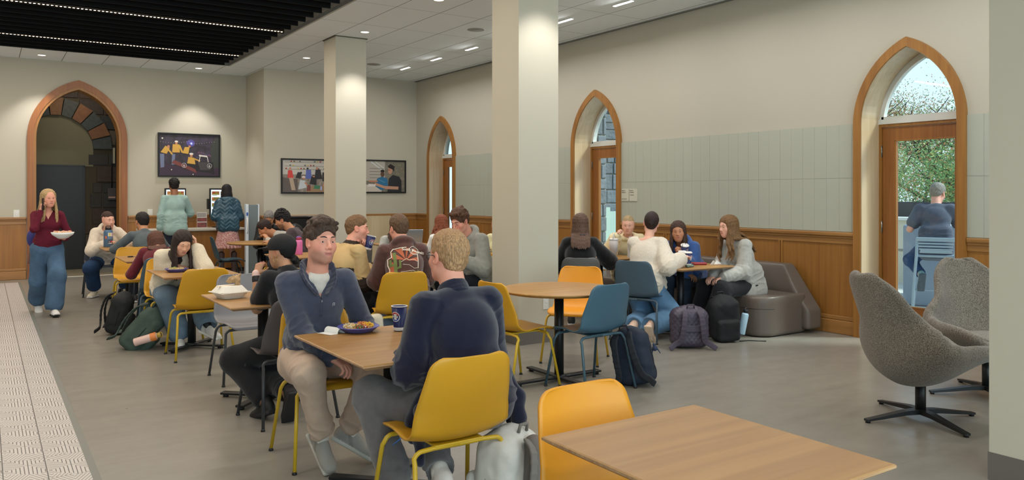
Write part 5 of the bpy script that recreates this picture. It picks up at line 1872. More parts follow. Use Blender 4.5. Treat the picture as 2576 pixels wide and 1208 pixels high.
# --- walking woman
b8, c8 = person('blonde woman in a maroon top walking with a phone and a bowl', 0.655, 11.42, 184, sit=.825, s=.915, fem=True, standing=True, lean=1, curve=3, head=(14, 2, 0), vox=.0055,
       rh=w(.575, 11.235, 1.295), lh=w(.83, 11.22, .945), relb=(1.0, -.2, -1), lelb=(-1, -.5, -.5), rhand=dict(d=(-.10, .02, .99), n=(-1, .1, 0), curl=.55), lhand=dict(d=(.7, .6, .1), n=(0, 0, 1), curl=.2),
       rf=w(.57, 11.74, .14), lf=w(.715, 11.20, .095), rk=(.1, 1, 0), lk=(-.1, 1, 0), rtoe=(0, 34), ltoe=(0, -4), skin='pink', smile=.1, blush=.6,
       hair=dict(style='long', c=(196, 164, 116), L=.34, seed=4, spread=1.2), top=dict(c=(98, 32, 48), kind='rib', t=.009, vneck=.10, neck=.066, hem=.00, name='sweater'),
       bottom=dict(c=(76, 102, 130), t=.014, knee=.030, hemr=.052, length=.03, amp=.005), shoes=(224, 222, 220), sole=(40, 40, 42))
# --- the two at the kiosks
b9, c9 = person('man in a mint green sweater standing at the left ordering screen, back to the viewer', 2.83, 15.02, 0, sit=.955, s=1.02, standing=True, lean=1, curve=6, head=(0, 6, 0), vox=.0065,
       rh=(.20, .34, 1.25), lh=(-.26, .02, .84), relb=(1, -.4, -.8), lelb=(-1, -.6, -.2), rf=(.12, 0, .09), lf=(-.12, 0, .09), rk=(0, 1, 0), lk=(0, 1, 0), skin='brown',
       hair=dict(style='curly', c=(34, 28, 26), top=.006, seed=3), top=dict(c=(150, 176, 172), t=.020, neck=.066, hem=-.14, loose=.03, name='sweater', sl=.006), bottom=dict(c=(40, 46, 58), t=.016, knee=.01, hemr=.02), shoes=(60, 58, 56))
b10, c10 = person('woman in a dark teal puffer jacket and red skirt at the right kiosk', 3.73, 14.98, 0, sit=.905, s=.97, standing=True, fem=True, lean=1, curve=6, head=(-12, 14, 0), vox=.006,
       rh=(.16, .22, .98), lh=(-.16, .24, 1.02), relb=(1, -.7, -.4), lelb=(-1, -.7, -.4), rf=(.11, 0, .09), lf=(-.11, 0.02, .09), rk=(0, 1, 0), lk=(0, 1, 0), skin='light',
       hair=dict(style='long', c=(30, 26, 30), L=.24, seed=9), shoes=(52, 36, 34), sole=(30, 26, 24))


def puffer(cx):
    t = .040; S = SDF(.03); n, u1, u2, p0, s = cx['n'], cx['u1'], cx['u2'], cx['p0'], cx['s']
    S.ell(cx['c'] + u2 * .07, (.155 + t, .105 + t, .16 + t), rot=cx['TR3']); S.box(p0 + V3(0, 0, .05), (.160 + t, .120 + t, .17), .10, rot=cx['TR1'], k=.06)
    for q in 'RL':
        sh, el, wr = cx['sh'][q], cx['el'][q], cx['wr'][q]
        S.cone(sh, el, .052 + t * .8, .046 + t * .7); S.cone(el, wr, .046 + t * .7, .036 + t * .4)
    for a in np.linspace(-120, 120, 13):
        S.ell(n + cx['r'] * math.sin(R(a)) * .095 - cx['f'] * math.cos(R(a)) * .10 + V3(0, 0, .01), (.045, .045, .035))
    S.ell(n - cx['f'] * .10 - V3(0, 0, .06), (.11, .06, .08))
    z0 = p0[2]
    def disp(X):
        ch = np.abs(((X[:, 0] * 1.0 + 10) % .16) - .08) * .9
        ph = (X[:, 2] + ch) / .068
        return .009 * (1 - np.abs(np.sin(ph * math.pi)) ** .5) + .003 * wob(X, 60, 2)
    S.disp = disp
    return sdf_obj('puffer_jacket', S, .0065, M('teal_puffer', (40, 74, 92), .28, .55, bump=.5, bscale=70), cx['body'], 1)


puffer(c10)
_sk = M('red_pattern_skirt', (150, 66, 70), .85, c2=(206, 176, 168), vscale=75, detail=1)
S = SDF(.02)
for i in range(22):
    a = 2 * math.pi * i / 22; S.cone((math.cos(a) * .13, math.sin(a) * .09, .86), (math.cos(a) * .225, math.sin(a) * .165, .50), .035, .026, k=.012)
S.ell((0, 0, .72), (.18, .13, .22)); S.plane((0, 0, .50), (0, 0, -1)); sdf_obj('skirt', S, .0065, _sk, b10, 1)
S = SDF(.01)
for q_ in 'RL': S.cone(c10['an'][q_] + V3(0, 0, .0), c10['an'][q_] + V3(0, 0, .30), .048, .056)
sdf_obj('boot_shafts', S, .007, M('brown_boot', (62, 44, 42), .6), b10, 1)

b11, c11 = person('man in a light grey sweatshirt hunched over the round table near the kiosks', 4.22, 12.42, 74, sit=.53, s=1.03, lean=40, curve=18, head=(4, 34, 0), vox=.0065,
       rh=(.16, .52, .79), lh=(-.20, .50, .79), relb=(1, .2, -.5), lelb=(-1, .2, -.5), skin='tan', hair=dict(style='short', c=(56, 40, 38), top=.012, seed=2), top=dict(c=(172, 166, 158), kind='fleece', t=.024, neck=.066, hem=-.08, loose=.03, name='sweatshirt'),
       bottom=dict(c=(44, 62, 84), t=.016), shoes=(60, 60, 60))
b12, c12 = person('grey-haired person in a black jacket half hidden behind the hunched man', 4.10, 13.45, 150, sit=.52, s=1.0, lean=18, curve=16, head=(10, 30, 0), vox=.0065, rh=(.1, .42, .78), lh=(-.12, .40, .78), skin='tan',
       hair=dict(style='short', c=(148, 144, 140), top=.010, seed=6), top=dict(c=(34, 34, 36), kind='shell', t=.030, collar=.04, name='jacket'), bottom=dict(c=(50, 54, 62)), shoes=(50, 50, 50))
b13, c13 = person('man with curly black hair in a dark tee looking down, in profile before the piano', 3.80, 10.95, 62, sit=.54, s=1.0, lean=14, curve=18, head=(0, 22, 0), vox=.0055, rh=(.16, .44, .80), lh=(-.14, .46, .80), relb=(1, -.2, -.6), lelb=(-1, -.2, -.6), skin='tan',
       beard=(60, 44, 38), hair=dict(style='curly', c=(30, 26, 28), top=.030, vol=.022, seed=12), top=dict(c=(72, 60, 64), t=.016, sleeve='short', neck=.064, name='tee'), bottom=dict(c=(50, 52, 58)), shoes=(60, 60, 62))

# --- man in the tan jacket with a cup
tan_, blk = np.array([lin(v) for v in (196, 166, 118)]), np.array([lin(v) for v in (54, 44, 38)])


def panel_tan(cx, X):
    """yellow-tan shell with a dark lower body and a dark inner collar"""
    d = (X - cx['p0']) @ cx['u1']
    el, wr = cx['el']['R'], cx['wr']['R']
    arm = np.zeros(len(X), bool)
    for q in 'RL':
        a, b, c_ = cx['sh'][q], cx['el'][q], cx['wr'][q]
        for p0_, p1_ in ((a, b), (b, c_)):
            ab = p1_ - p0_; t_ = np.clip((X - p0_) @ ab / (ab @ ab), 0, 1); arm |= np.linalg.norm(X - p0_ - t_[:, None] * ab, axis=1) < .085
    low = (d < .26 + .15 * np.abs(X[:, 0])) & ~arm
    frt = (((X - cx['c']) @ cx['f']) > .085) & (np.abs((X - cx['c']) @ cx['r']) < .06)
    col = ((X - cx['n']) @ cx['u2'] > .006) & (np.linalg.norm(X - cx['n'], axis=1) < .13)
    m = (low | frt | col)[:, None].astype(float)
    return tan_ * (1 - m) + blk * m


b14, c14 = person('man in a tan and dark brown jacket lifting a paper cup', 2.74, 7.06, -76, sit=.53, s=1.0, lean=12, curve=12, head=(-38, 4, -6), vox=.0045,
       rh=w(3.08, 7.12, .79), lh=w(2.97, 7.12, .985), relb=(.9, -.2, -.7), lelb=(-.5, .4, -1), rhand=dict(d=(-.1, 1, -.1), n=(0, 0, -1), curl=.4), lhand=dict(d=(.55, .45, .7), n=(.75, -.2, -.45), curl=.75), skin='pink', blush=.8, smile=.5,
       rf=(.10, .20, .10), lf=(-.12, .42, .10), hair=dict(style='short', c=(132, 98, 68), top=.016, seed=4, sides=.003), top=dict(c=(196, 166, 118), t=.026, neck=.066, collar=.045, hem=-.08, loose=.04, name='jacket', panel=panel_tan, amp=.006, sl=.012),
       bottom=dict(c=(34, 34, 38), kind='twill', t=.016, knee=.01, hemr=.02), shoes=(60, 56, 52))

# --- brown hoodie with the desert print
b15, c15 = person('person in a brown hoodie with a desert sunset print, back to the viewer', 3.19, 6.50, -12, sit=.54, s=1.0, lean=9, curve=14, head=(16, 12, 0), vox=.0045,
       rh=(.20, .44, .80), lh=(-.16, .42, .80), relb=(.8, -.4, -.8), lelb=(-.8, -.4, -.8), rf=(.12, .2, .10), lf=(-.12, .12, .12), skin='pink', blush=.9,
       hair=dict(style='short', c=(108, 82, 60), top=.018, vol=.014, seed=9), top=dict(c=(86, 58, 52), kind='fleece', t=.030, hood=True, neck=.070, hem=-.12, loose=.03, name='hoodie', amp=.006, sl=.008), bottom=dict(c=(92, 108, 124), knee=.01, hemr=.02), shoes=(190, 186, 178))


def hoodie_print():
    cx = c15; U = -cx['r']; V = cx['u2']; D = np.cross(U, V)
    o = cx['n'] - V * .215
    if (D @ cx['f']) > 0: U = -U
    # in the print's own frame: u to the viewer's right, v up (metres)
    U = cx['r']; 
    white, org, grn, pur = M('print_cream', (226, 214, 196), .7), M('print_orange', (176, 92, 60), .8), M('print_green', (104, 116, 62), .8), M('print_mint', (110, 140, 110), .8)
    B, tp = cx['body'], cx['top']
    def P(polys, m, nm, lift=.003): return decal(tp, [[(p_[0] * 1.12 - .02, p_[1] * 1.12) for p_ in pl_] for pl_ in polys], o, U, V, m, nm, B, lift)
    cx0, cy0 = .005, .03
    rays = []
    for a0, a1 in ((-4, 16), (34, 54), (72, 84), (100, 124), (140, 168)):
        pl = [(cx0, cy0)]
        for a in (a0, (a0 + a1) / 2, a1):
            c_, s_ = math.cos(R(a)), math.sin(R(a)); t_ = min(.105 / max(abs(c_), 1e-3), .105 / max(abs(s_), 1e-3)); pl.append((cx0 + c_ * t_, cy0 + s_ * t_))
        rays.append(pl)
    P(rays, org, 'print_rays')
    P([[(-.10, .03), (-.125, -.03), (-.12, -.09), (-.085, -.08), (-.08, .0)]], org, 'print_rays')
    out = stroke([(.02, .142), (-.08, .142), (-.10, .12), (-.10, .07), (-.128, .06), (-.13, .01), (-.118, -.03), (-.122, -.09), (-.11, -.15), (-.118, -.20)], .006) + stroke([(.112, .085), (.110, .03), (.106, -.03)], .007)
    P(out, white, 'print_outline', .004)
    ridge = stroke([(-.07, -.04), (-.05, -.015), (-.035, .02), (-.01, .032), (.01, .045), (.035, .03), (.055, .036), (.08, .035), (.10, .02)], .003) + stroke([(-.02, .0), (.03, -.008), (.07, -.035), (.10, -.03)], .0025) + stroke([(-.04, -.06), (.02, -.058), (.06, -.052), (.08, -.06)], .0025) + stroke([(-.10, -.085), (-.02, -.082), (.0, -.09)], .002)
    P(ridge, white, 'print_mountains', .004)
    cac = stroke([(-.078, -.12), (-.078, .10)], .024) + stroke([(-.078, .0), (-.112, .0)], .016) + stroke([(-.112, -.004), (-.112, .045)], .016) + stroke([(-.078, -.03), (-.042, -.022)], .016) + stroke([(-.042, -.026), (-.042, .03)], .016)
    for k_ in range(3):
        cc = (.045 + .03 * k_, -.075 + .008 * k_); cac.append([(cc[0] + .009 * math.cos(a), cc[1] + .014 * math.sin(a)) for a in np.linspace(0, 6.28, 9)[:-1]])
    P(cac, grn, 'print_cactus', .005)
    sx_, sy_ = .085, .115
    ring = stroke([(sx_ + .042 * math.cos(a), sy_ + .036 * math.sin(a)) for a in np.linspace(0, 2 * math.pi, 25)], .0035) + stroke([(sx_ + .033 * math.cos(a), sy_ + .028 * math.sin(a)) for a in np.linspace(math.pi * 1.1, 2 * math.pi * .95, 12)], .003)
    ring += stroke([(sx_ - .02, sy_ - .012), (sx_ - .008, sy_ - .002), (sx_, sy_ + .004), (sx_ + .012, sy_ - .004), (sx_ + .02, sy_ - .012)], .004)
    P(ring, white, 'print_badge', .005)
    # script lettering across the badge
    tm = text_mesh('lettering', 'South Mountain', .030, white, None, None, bold=.0008, align='CENTER', extrude=0)
    polys = [[(tm.data.vertices[i].co.x + sx_ - .005, tm.data.vertices[i].co.y + sy_ - .008 - (tm.data.vertices[i].co.x) * .12) for i in p.vertices] for p in tm.data.polygons]
    bpy.data.objects.remove(tm, do_unlink=True)
    P(polys, white, 'print_lettering', .006)


hoodie_print()
b16, c16 = person('person with long brown hair and a pale grey top, mostly hidden behind the brown hoodie', 4.60, 9.78, 165, sit=.50, s=.93, fem=True, lean=16, curve=14, head=(0, 20, 0), vox=.0075, rh=(.1, .40, .78), lh=(-.1, .36, .78), skin='light',
       hair=dict(style='long', c=(86, 58, 44), L=.34, seed=11), top=dict(c=(176, 176, 172), t=.02, name='sweater'), bottom=dict(c=(50, 56, 66)), shoes=(150, 150, 150))
b17, c17 = person('person with curly red hair in the grey boucle chair, back to viewer', 5.02, 9.06, -10, sit=.50, s=.95, fem=True, lean=4, curve=16, head=(-10, 22, 0), vox=.006, rh=(.1, .40, .72), lh=(-.1, .40, .72), skin='fair',
       hair=dict(style='long', c=(138, 72, 44), L=.30, seed=13, wave=.028, spread=2.2), top=dict(c=(226, 226, 224), t=.016, name='blouse'), bottom=dict(c=(60, 66, 80)), shoes=(120, 110, 100))
b18, c18 = person('tall man with tousled brown hair in a grey hoodie looking down beside the near column', 4.54, 7.40, 100, sit=.55, s=1.08, lean=11, curve=16, head=(10, 24, 0), vox=.0048,
       rh=(.18, .42, .82), lh=(-.10, .38, .80), relb=(1, -.4, -.6), lelb=(-1, -.3, -.8), skin='pink', blush=.9, hair=dict(style='quiff', c=(98, 66, 48), top=.022, seed=15), top=dict(c=(150, 150, 142), kind='fleece', t=.028, hood=True, neck=.074, hem=-.14, loose=.04, name='hoodie', sl=.012),
       bottom=dict(c=(36, 38, 44), t=.014), shoes=(70, 70, 72))
b19, c19 = person('person in a pale yellow sweater just visible at the left edge of the near column', 5.74, 8.80, 128, sit=.50, s=.95, fem=True, lean=8, curve=12, head=(0, 10, 0), vox=.0075, rh=(.1, .36, .78), lh=(-.1, .36, .78), skin='tan',
       hair=dict(style='tied', c=(34, 28, 28), bun=(0, -.12, .0, .03)), top=dict(c=(222, 216, 176), t=.02, name='sweater'), bottom=dict(c=(70, 66, 64)), shoes=(90, 90, 90))

# --- the group by the sofa
b20, c20 = person('woman in a black sweater, back to viewer, left of the sofa group', 5.46, 6.80, -38, sit=.52, s=.98, fem=True, lean=6, curve=12, head=(-8, 2, 0), vox=.005,
       rh=(.24, .36, .76), lh=(-.14, .38, .78), relb=(1.2, -.2, -.4), lelb=(-1, -.4, -.6), rf=(.12, .26, .10), lf=(-.1, .3, .1), skin='fair', hair=dict(style='long', c=(106, 78, 64), L=.36, seed=21, spread=1.2),
       top=dict(c=(24, 24, 26), kind='fleece', t=.026, neck=.066, hem=-.08, loose=.03, name='sweater', cowl=1, sl=.018), bottom=dict(c=(34, 34, 38), kind='twill'), shoes=(50, 50, 52))
b21, c21 = person('blonde woman in a cream puffer facing the viewer at the far side of the group', 6.85, 7.56, 138, sit=.53, s=.96, fem=True, lean=20, curve=10, head=(-6, 4, 0), vox=.005,
       rh=w(6.42, 7.30, .98), lh=w(6.62, 7.02, .80), relb=(1, -.2, -.8), lelb=(-1, -.2, -.6), rhand=dict(curl=.7), skin='fair', blush=.5, smile=.3, hair=dict(style='tied', c=(198, 168, 124), bun=(.0, -.12, -.02, .03), sides=.004),
       top=dict(c=(222, 206, 166), kind='shell', t=.036, neck=.07, hem=-.1, loose=.04, name='puffer_jacket', cowl=1, sl=.02, amp=.010), bottom=dict(c=(60, 64, 74)), shoes=(200, 196, 190))
b22, c22 = person('girl in a white fluffy sweater and blue jeans, back to the viewer', 5.70, 6.04, -62, sit=.54, s=1.0, fem=True, lean=9, curve=10, head=(18, 0, 6), vox=.0048,
       rh=w(6.02, 5.82, .83), lh=w(6.10, 6.20, .80), relb=(1.1, -.5, -.7), lelb=(-1, -.4, -.6), rf=w(5.62, 5.86, .17), lf=w(5.54, 6.02, .16), rk=(.25, 1, .4), lk=(-.1, 1, .4), rtoe=(0, 55), ltoe=(0, 55), skin='fair', blush=.5,
       hair=dict(style='tied', c=(52, 36, 34), sides=.004, bun=(0, -.105, .005, .028)), top=dict(c=(214, 202, 186), kind='sherpa', t=.030, neck=.105, hem=-.05, loose=.03, name='sweater', sl=.020, off=-.02, amp=.006), bottom=dict(c=(96, 130, 162), knee=.03, hemr=.045, t=.018, amp=.006),
       shoes=(214, 178, 156), sole=(222, 196, 172))
b23, c23 = person('girl in a blue hoodie drinking from a navy cup through a straw', 6.87, 6.52, 112, sit=.52, s=.97, fem=True, lean=28, curve=8, head=(18, 2, 4), vox=.0048,
       rh=w(6.52, 6.20, .60), lh=w(6.52, 6.28, .83), relb=(1, -.1, -.7), lelb=(-.8, -.2, -.8), rhand=dict(curl=.4), lhand=dict(d=(.45, .5, .6), n=(.8, -.1, -.2), curl=.65), skin='tan', blush=.4, smile=.2,
       rf=(.10, .40, .10), lf=(-.12, .36, .1), hair=dict(style='long', c=(82, 58, 48), L=.34, seed=23), top=dict(c=(64, 96, 156), kind='fleece', t=.026, hood=True, neck=.070, hem=-.12, loose=.035, name='hoodie', sl=.008), bottom=dict(c=(54, 66, 80), t=.016), shoes=(80, 80, 84))
b24, c24 = person('girl with long wavy hair and a grey sweatshirt on the sofa end', 6.90, 5.74, 82, sit=.53, s=.98, fem=True, lean=10, curve=14, head=(-4, 6, 0), vox=.0048,
       rh=w(6.46, 5.80, .62), lh=w(6.48, 5.68, .62), relb=(1, -.4, -.7), lelb=(-.6, -.5, -.9), lhand=dict(d=(.3, .9, -.3), n=(0, 0, -1), curl=.3), rhand=dict(d=(-.3, .9, -.3), n=(0, 0, -1), curl=.3), rf=w(6.38, 5.98, .10), lf=w(6.30, 5.72, .12), lk=(-.15, 1, .6), rk=(.1, 1, .6), skin='fair', blush=.5,
       hair=dict(style='long', c=(134, 98, 62), L=.42, seed=25, wave=.024, spread=1.6), top=dict(c=(176, 174, 168), kind='fleece', t=.026, neck=.066, hem=-.14, loose=.04, name='sweatshirt', sl=.012, amp=.005), bottom=dict(c=(38, 38, 42), kind='twill', t=.018, knee=.014, hemr=.03), shoes=(206, 160, 136))
b25, c25 = person('grey-haired man in a navy tee on a bar stool outside the glass door', 9.80, 5.20, -62, sit=.87, s=1.02, lean=14, curve=10, head=(-26, 18, 0), vox=.006,
       rh=(.20, .46, 1.16), lh=(-.26, .30, 1.14), relb=(1, .1, -.8), lelb=(-1, -.1, -.8), rf=(.16, .18, .42), lf=(-.16, -.05, .50), ltoe=(10, 60), lk=(-.4, 1, .2), rk=(.4, 1, .3), skin='pink', blush=.9,
       hair=dict(style='short', c=(156, 146, 136), top=.016, seed=27), top=dict(c=(78, 84, 100), t=.020, sleeve='short', neck=.066, hem=-.14, loose=.03, name='tee'), bottom=dict(c=(44, 66, 104), t=.014), shoes=(120, 150, 150), sole=(70, 80, 92))
# ================================================================ THINGS ON THE TABLES AND THE FLOOR
m_cupblue = M('cup_navy', (34, 42, 92), .4, .4)
m_cupwhite = M('cup_white', (226, 224, 222), .45)
m_red = M('logo_red', (196, 52, 54), .5); m_lblue = M('logo_blue', (44, 84, 170), .5)
m_straw = M('black_straw', (20, 20, 22), .4)
m_napkin = M('paper_white', (232, 230, 226), .85, bump=.3, bscale=60)
TZ = .7408


def paper_cup(x, y, z, label, deg=0, lid=False, straw=False, tilt=(0, 0), h=.137, group='navy paper cups'):
    e = empty('paper_cup', (x, y, z), 0, label, 'cup', group)
    e.rotation_euler = (R(tilt[0]), R(tilt[1]), R(deg))
    r0, r1 = .030, .044
    q = MB(); q.lathe([(0, .004), (r0 - .001, .004), (r0, .001), (r0 + .0005, .01), (r1, h), (r1 - .002, h), (r0 - .001, .012), (0, .012)], n=32); q.build('cup_wall', m_cupblue, e)
    if not lid:
        q = MB(); q.tube([(r1 * math.cos(a), r1 * math.sin(a), h) for a in np.linspace(0, 2 * math.pi, 33)[:-1]], .0024, 6, closed=True); q.build('rim', m_cupwhite, e)
    else:
        q = MB(); q.lathe([(0, h + .012), (r1 - .006, h + .012), (r1 - .003, h + .004), (r1 + .003, h + .003), (r1 + .003, h - .006), (r1, h - .006)], n=32); q.build('lid', m_cupwhite, e)
    q = MB(); q.lathe([(r0 + .0006, .004), (r0 + .0045, .020), (r0 + .0045, .022), (r0 + .0008, .006)], n=32); q.build('white_band', m_cupwhite, e)
    if straw:
        q = MB(); q.tube([(.004, 0, h - .03), (.008, .0, h + .085)], .003, 8); q.build('straw', m_straw, e)
    # round emblem wrapped on the wall, facing local -y
    for nm, mm, a0, a1, rr in (('emblem_ring', m_cupwhite, 0, 360, .028), ('emblem_top', m_red, 15, 165, .024), ('emblem_bottom', m_lblue, 195, 345, .024)):
        pl = [(rr * math.cos(R(a)), rr * math.sin(R(a))) for a in np.linspace(a0, a1, 20)]
        vs = []
        lift = .0008 if nm == 'emblem_ring' else .0014
        cz = .082
        fan = [(0, (sum(p[1] for p in pl) / len(pl)))] + pl
        for u, v in fan:
            zz = cz + v; rad = r0 + (r1 - r0) * (zz / h) + lift; an = u / rad
            vs.append((rad * math.sin(an), -rad * math.cos(an), zz))
        fs = [(0, i, i + 1) for i in range(1, len(vs) - 1)] + ([(0, len(vs) - 1, 1)] if a0 == 0 else [])
        link_mesh(nm, vs, fs, mm, e, True)
    t = text_mesh('lettering', 'PEPSI', .016, m_cupwhite, e, Matrix.Translation((0, 0, .0)), bold=.0006, align='CENTER', extrude=0)
    for v in t.data.vertices:
        zz = .077 + v.co.y; rad = r0 + (r1 - r0) * (zz / h) + .0022; an = v.co.x / rad; v.co = (rad * math.sin(an), -rad * math.cos(an), zz)
    return e


m_plate = M('periwinkle_plastic', (92, 92, 168), .35, .5)


def plate(x, y, label, r=.115, food='rice', seed=1):
    e = empty('plate', (x, y, TZ), 0, label, 'plate', 'periwinkle plates')
    q = MB(); q.lathe([(0, .003), (r * .55, .003), (r * .62, .001), (r * .70, .004), (r * .97, .028), (r, .030), (r * .985, .033), (r * .68, .012), (0, .010)], n=40); q.build('dish', m_plate, e)
    rnd = random.Random(seed)
    spec = {'rice': [((216, 196, 156), 150, -.045, .012, .052, .8), ((196, 120, 62), 60, .040, .030, .034, 1.2), ((226, 178, 46), 90, .050, -.012, .040, .8), ((170, 64, 44), 45, -.002, -.036, .040, .9), ((96, 120, 56), 22, -.02, -.04, .035, .9), ((238, 232, 220), 20, .01, -.02, .04, .9)],
            'salad': [((150, 160, 90), 60, -.02, 0, .045, 1), ((200, 180, 130), 40, .03, .0, .04, 1), ((96, 60, 66), 24, .02, .02, .04, 1)]}[food]
    root = SDF(.01); root.ell((-.02, .0, .020), (.062, .050, .024)); root.ell((.035, .0, .018), (.050, .046, .020)); root.disp = lambda X: .002 * wob(X, 240, 2)
    f = sdf_obj('food_base', root, .004, M('food_base_' + food, (206, 176, 120) if food == 'rice' else (170, 170, 110), .6, bump=.8, bscale=300, c2=(190, 130, 70), vscale=90), e, 1)
    for ci, (c, n, cx_, cy_, sp, sz) in enumerate(spec):
        q = MB()
        for i in range(n):
            a = rnd.random() * 6.28; rr = sp * math.sqrt(rnd.random()); px_, py_ = cx_ + rr * math.cos(a), cy_ + rr * math.sin(a)
            if math.hypot(px_, py_) > r * .74: continue
            pz = .030 + .014 * (1 - (rr / sp) ** 2) * rnd.random() * 1.3
            q.ball((px_, py_, pz), .0042 * sz * (1 + rnd.random() * .5), 6, (1.5, .8, .7), Euler((rnd.random() * 3, rnd.random() * 3, rnd.random() * 6)).to_matrix())
        o = q.build('food_bits', M('food_%s_%d' % (food, ci), c, .5), e); o['kind'] = 'stuff'
    return e


plate(1.715, 4.085, 'blue plate heaped with rice, salsa and corn in front of the smiling man')
paper_cup(1.915, 3.985, TZ, 'open navy paper cup on the table between the two foreground men', -62)
q = MB()
vs, fs = [], []
for i in range(13):
    a = math.pi * (i / 12) * 1.15
    for j in range(2): vs.append((.026 * math.cos(a) - .0, (-.055, .055)[j], .026 * math.sin(a) + .003 if i > 0 else .001))
for i in range(12): fs.append((2 * i, 2 * i + 1, 2 * i + 3, 2 * i + 2))
vs += [(.026, -.055, .001), (.026, .055, .001), (.075, .055, .002), (.075, -.055, .002)]; n = len(vs); fs.append((n - 4, n - 1, n - 2, n - 3))
o = link_mesh('receipt', vs, fs, m_napkin, None, False, (1.595, 4.13, TZ), R(200)); tag(o, 'curled white receipt beside the plate in front of the smiling man', 'receipt'); sm = o.modifiers.new('t', 'SOLIDIFY'); sm.thickness = .0006

# takeout box
e = empty('takeout_box', (1.49, 5.93, TZ), R(12), 'white clamshell takeout box on the table by the person in the black cap', 'takeout box')


def tray(z0, z1, b0, b1):
    bm = bmesh.new(); rings = []
    for z_, h_ in ((z0, b0), (z1, b1)):
        rg = []
        for k in range(24):
            a = 2 * math.pi * k / 24; c_, s_ = math.cos(a), math.sin(a); m_ = (abs(c_) ** 6 + abs(s_) ** 6) ** (-1 / 6)
            rg.append(bm.verts.new((c_ * m_ * h_, s_ * m_ * h_, z_)))
        rings.append(rg)
    for k in range(24): bm.faces.new((rings[0][k], rings[0][(k + 1) % 24], rings[1][(k + 1) % 24], rings[1][k]))
    bm.faces.new(list(reversed(rings[0])) if z0 < z1 else rings[0])
    mb_ = MB(); mb_.bm.free(); mb_.bm = bm; return mb_


m_pulp = M('pulp_white', (228, 222, 212), .8, bump=.3, bscale=120)
for nm, a in (('box_base', (.001, .042, .072, .104)), ('box_lid', (.090, .050, .074, .106))):
    o = tray(*a).build(nm, m_pulp, e, False); sm = o.modifiers.new('t', 'SOLIDIFY'); sm.thickness = .0025
q = MB()
for s_ in (-1, 1): q.box(-.11, .11, s_ * .108 - .004, s_ * .108 + .004, .043, .049, .002); q.box(s_ * .108 - .004, s_ * .108 + .004, -.11, .11, .043, .049, .002)
q.build('rim', m_pulp, e)
S = SDF(.022)
rnd = random.Random(3)
for i in range(16):
    p = V3(rnd.uniform(-.035, .035), rnd.uniform(-.03, .03), rnd.uniform(.0, .05)); S.cone(p, p + V3(rnd.uniform(-.02, .02), rnd.uniform(-.02, .02), rnd.uniform(-.005, .025)), .009, .007)
S.disp = lambda X: .004 * wob(X, 130, 4)
o = sdf_obj('crumpled_bag', S, .0035, M('kraft_paper', (176, 146, 108), .85, bump=.8, bscale=80), None, 0); o.location = (1.53, 5.95, TZ + .095); tag(o, 'crumpled brown paper bag on top of the white takeout box', 'paper bag')
q = MB(); q.box(-.085, .07, -.006, .006, 0, .003, .001); q.box(.07, .10, -.011, .011, 0, .003, .001)
o = q.build('wooden_fork', M('birch', (206, 172, 130), .7)); o.location = (1.47, 5.93, TZ + .0885); o.rotation_euler = (0, 0, R(25)); tag(o, 'flat wooden fork lying across the white takeout box', 'fork')

plate(1.555, 8.20, 'blue plate with salad leftovers in front of the woman in cream fleece', .105, 'salad', 5)
q = MB(); q.box(-.036, .036, -.075, .075, 0, .008, .003); o = q.build('phone', m_black); o.location = (1.70, 8.26, TZ); o.rotation_euler = (0, 0, R(-20)); tag(o, 'black phone lying by the hand of the woman in cream fleece', 'phone')
S = SDF(.006)
for i in range(8): p = V3(rnd.uniform(-.05, .05), rnd.uniform(-.02, .02), .006); S.ell(p, (.022, .014, .006 + .012 * rnd.random()), rot=rotm(rnd.uniform(0, 180), 0, 30))
S.plane((0, 0, .0005), (0, 0, -1)); o = sdf_obj('napkin', S, .004, m_napkin, None, 1); o.location = (1.80, 8.16, TZ); tag(o, 'crumpled white napkin next to the salad plate', 'napkin')
# keys
e = empty('keys', (1.50, 10.42, TZ), R(20), 'bunch of keys with a black fob on the table beside the person in maroon', 'keys')
q = MB(); q.tube([(.018 * math.cos(a), .018 * math.sin(a), .003) for a in np.linspace(0, 6.28, 17)[:-1]], .0015, 6, closed=True); q.build('ring', m_steel, e)
q = MB(); q.box(.015, .065, -.006, .006, .001, .004, .001); q.box(-.02, .02, .016, .06, .002, .005, .001); q.build('key', m_steel, e)
q = MB(); q.box(-.075, -.015, -.016, .016, .001, .014, .005); q.build('fob', m_black, e)

# bottles


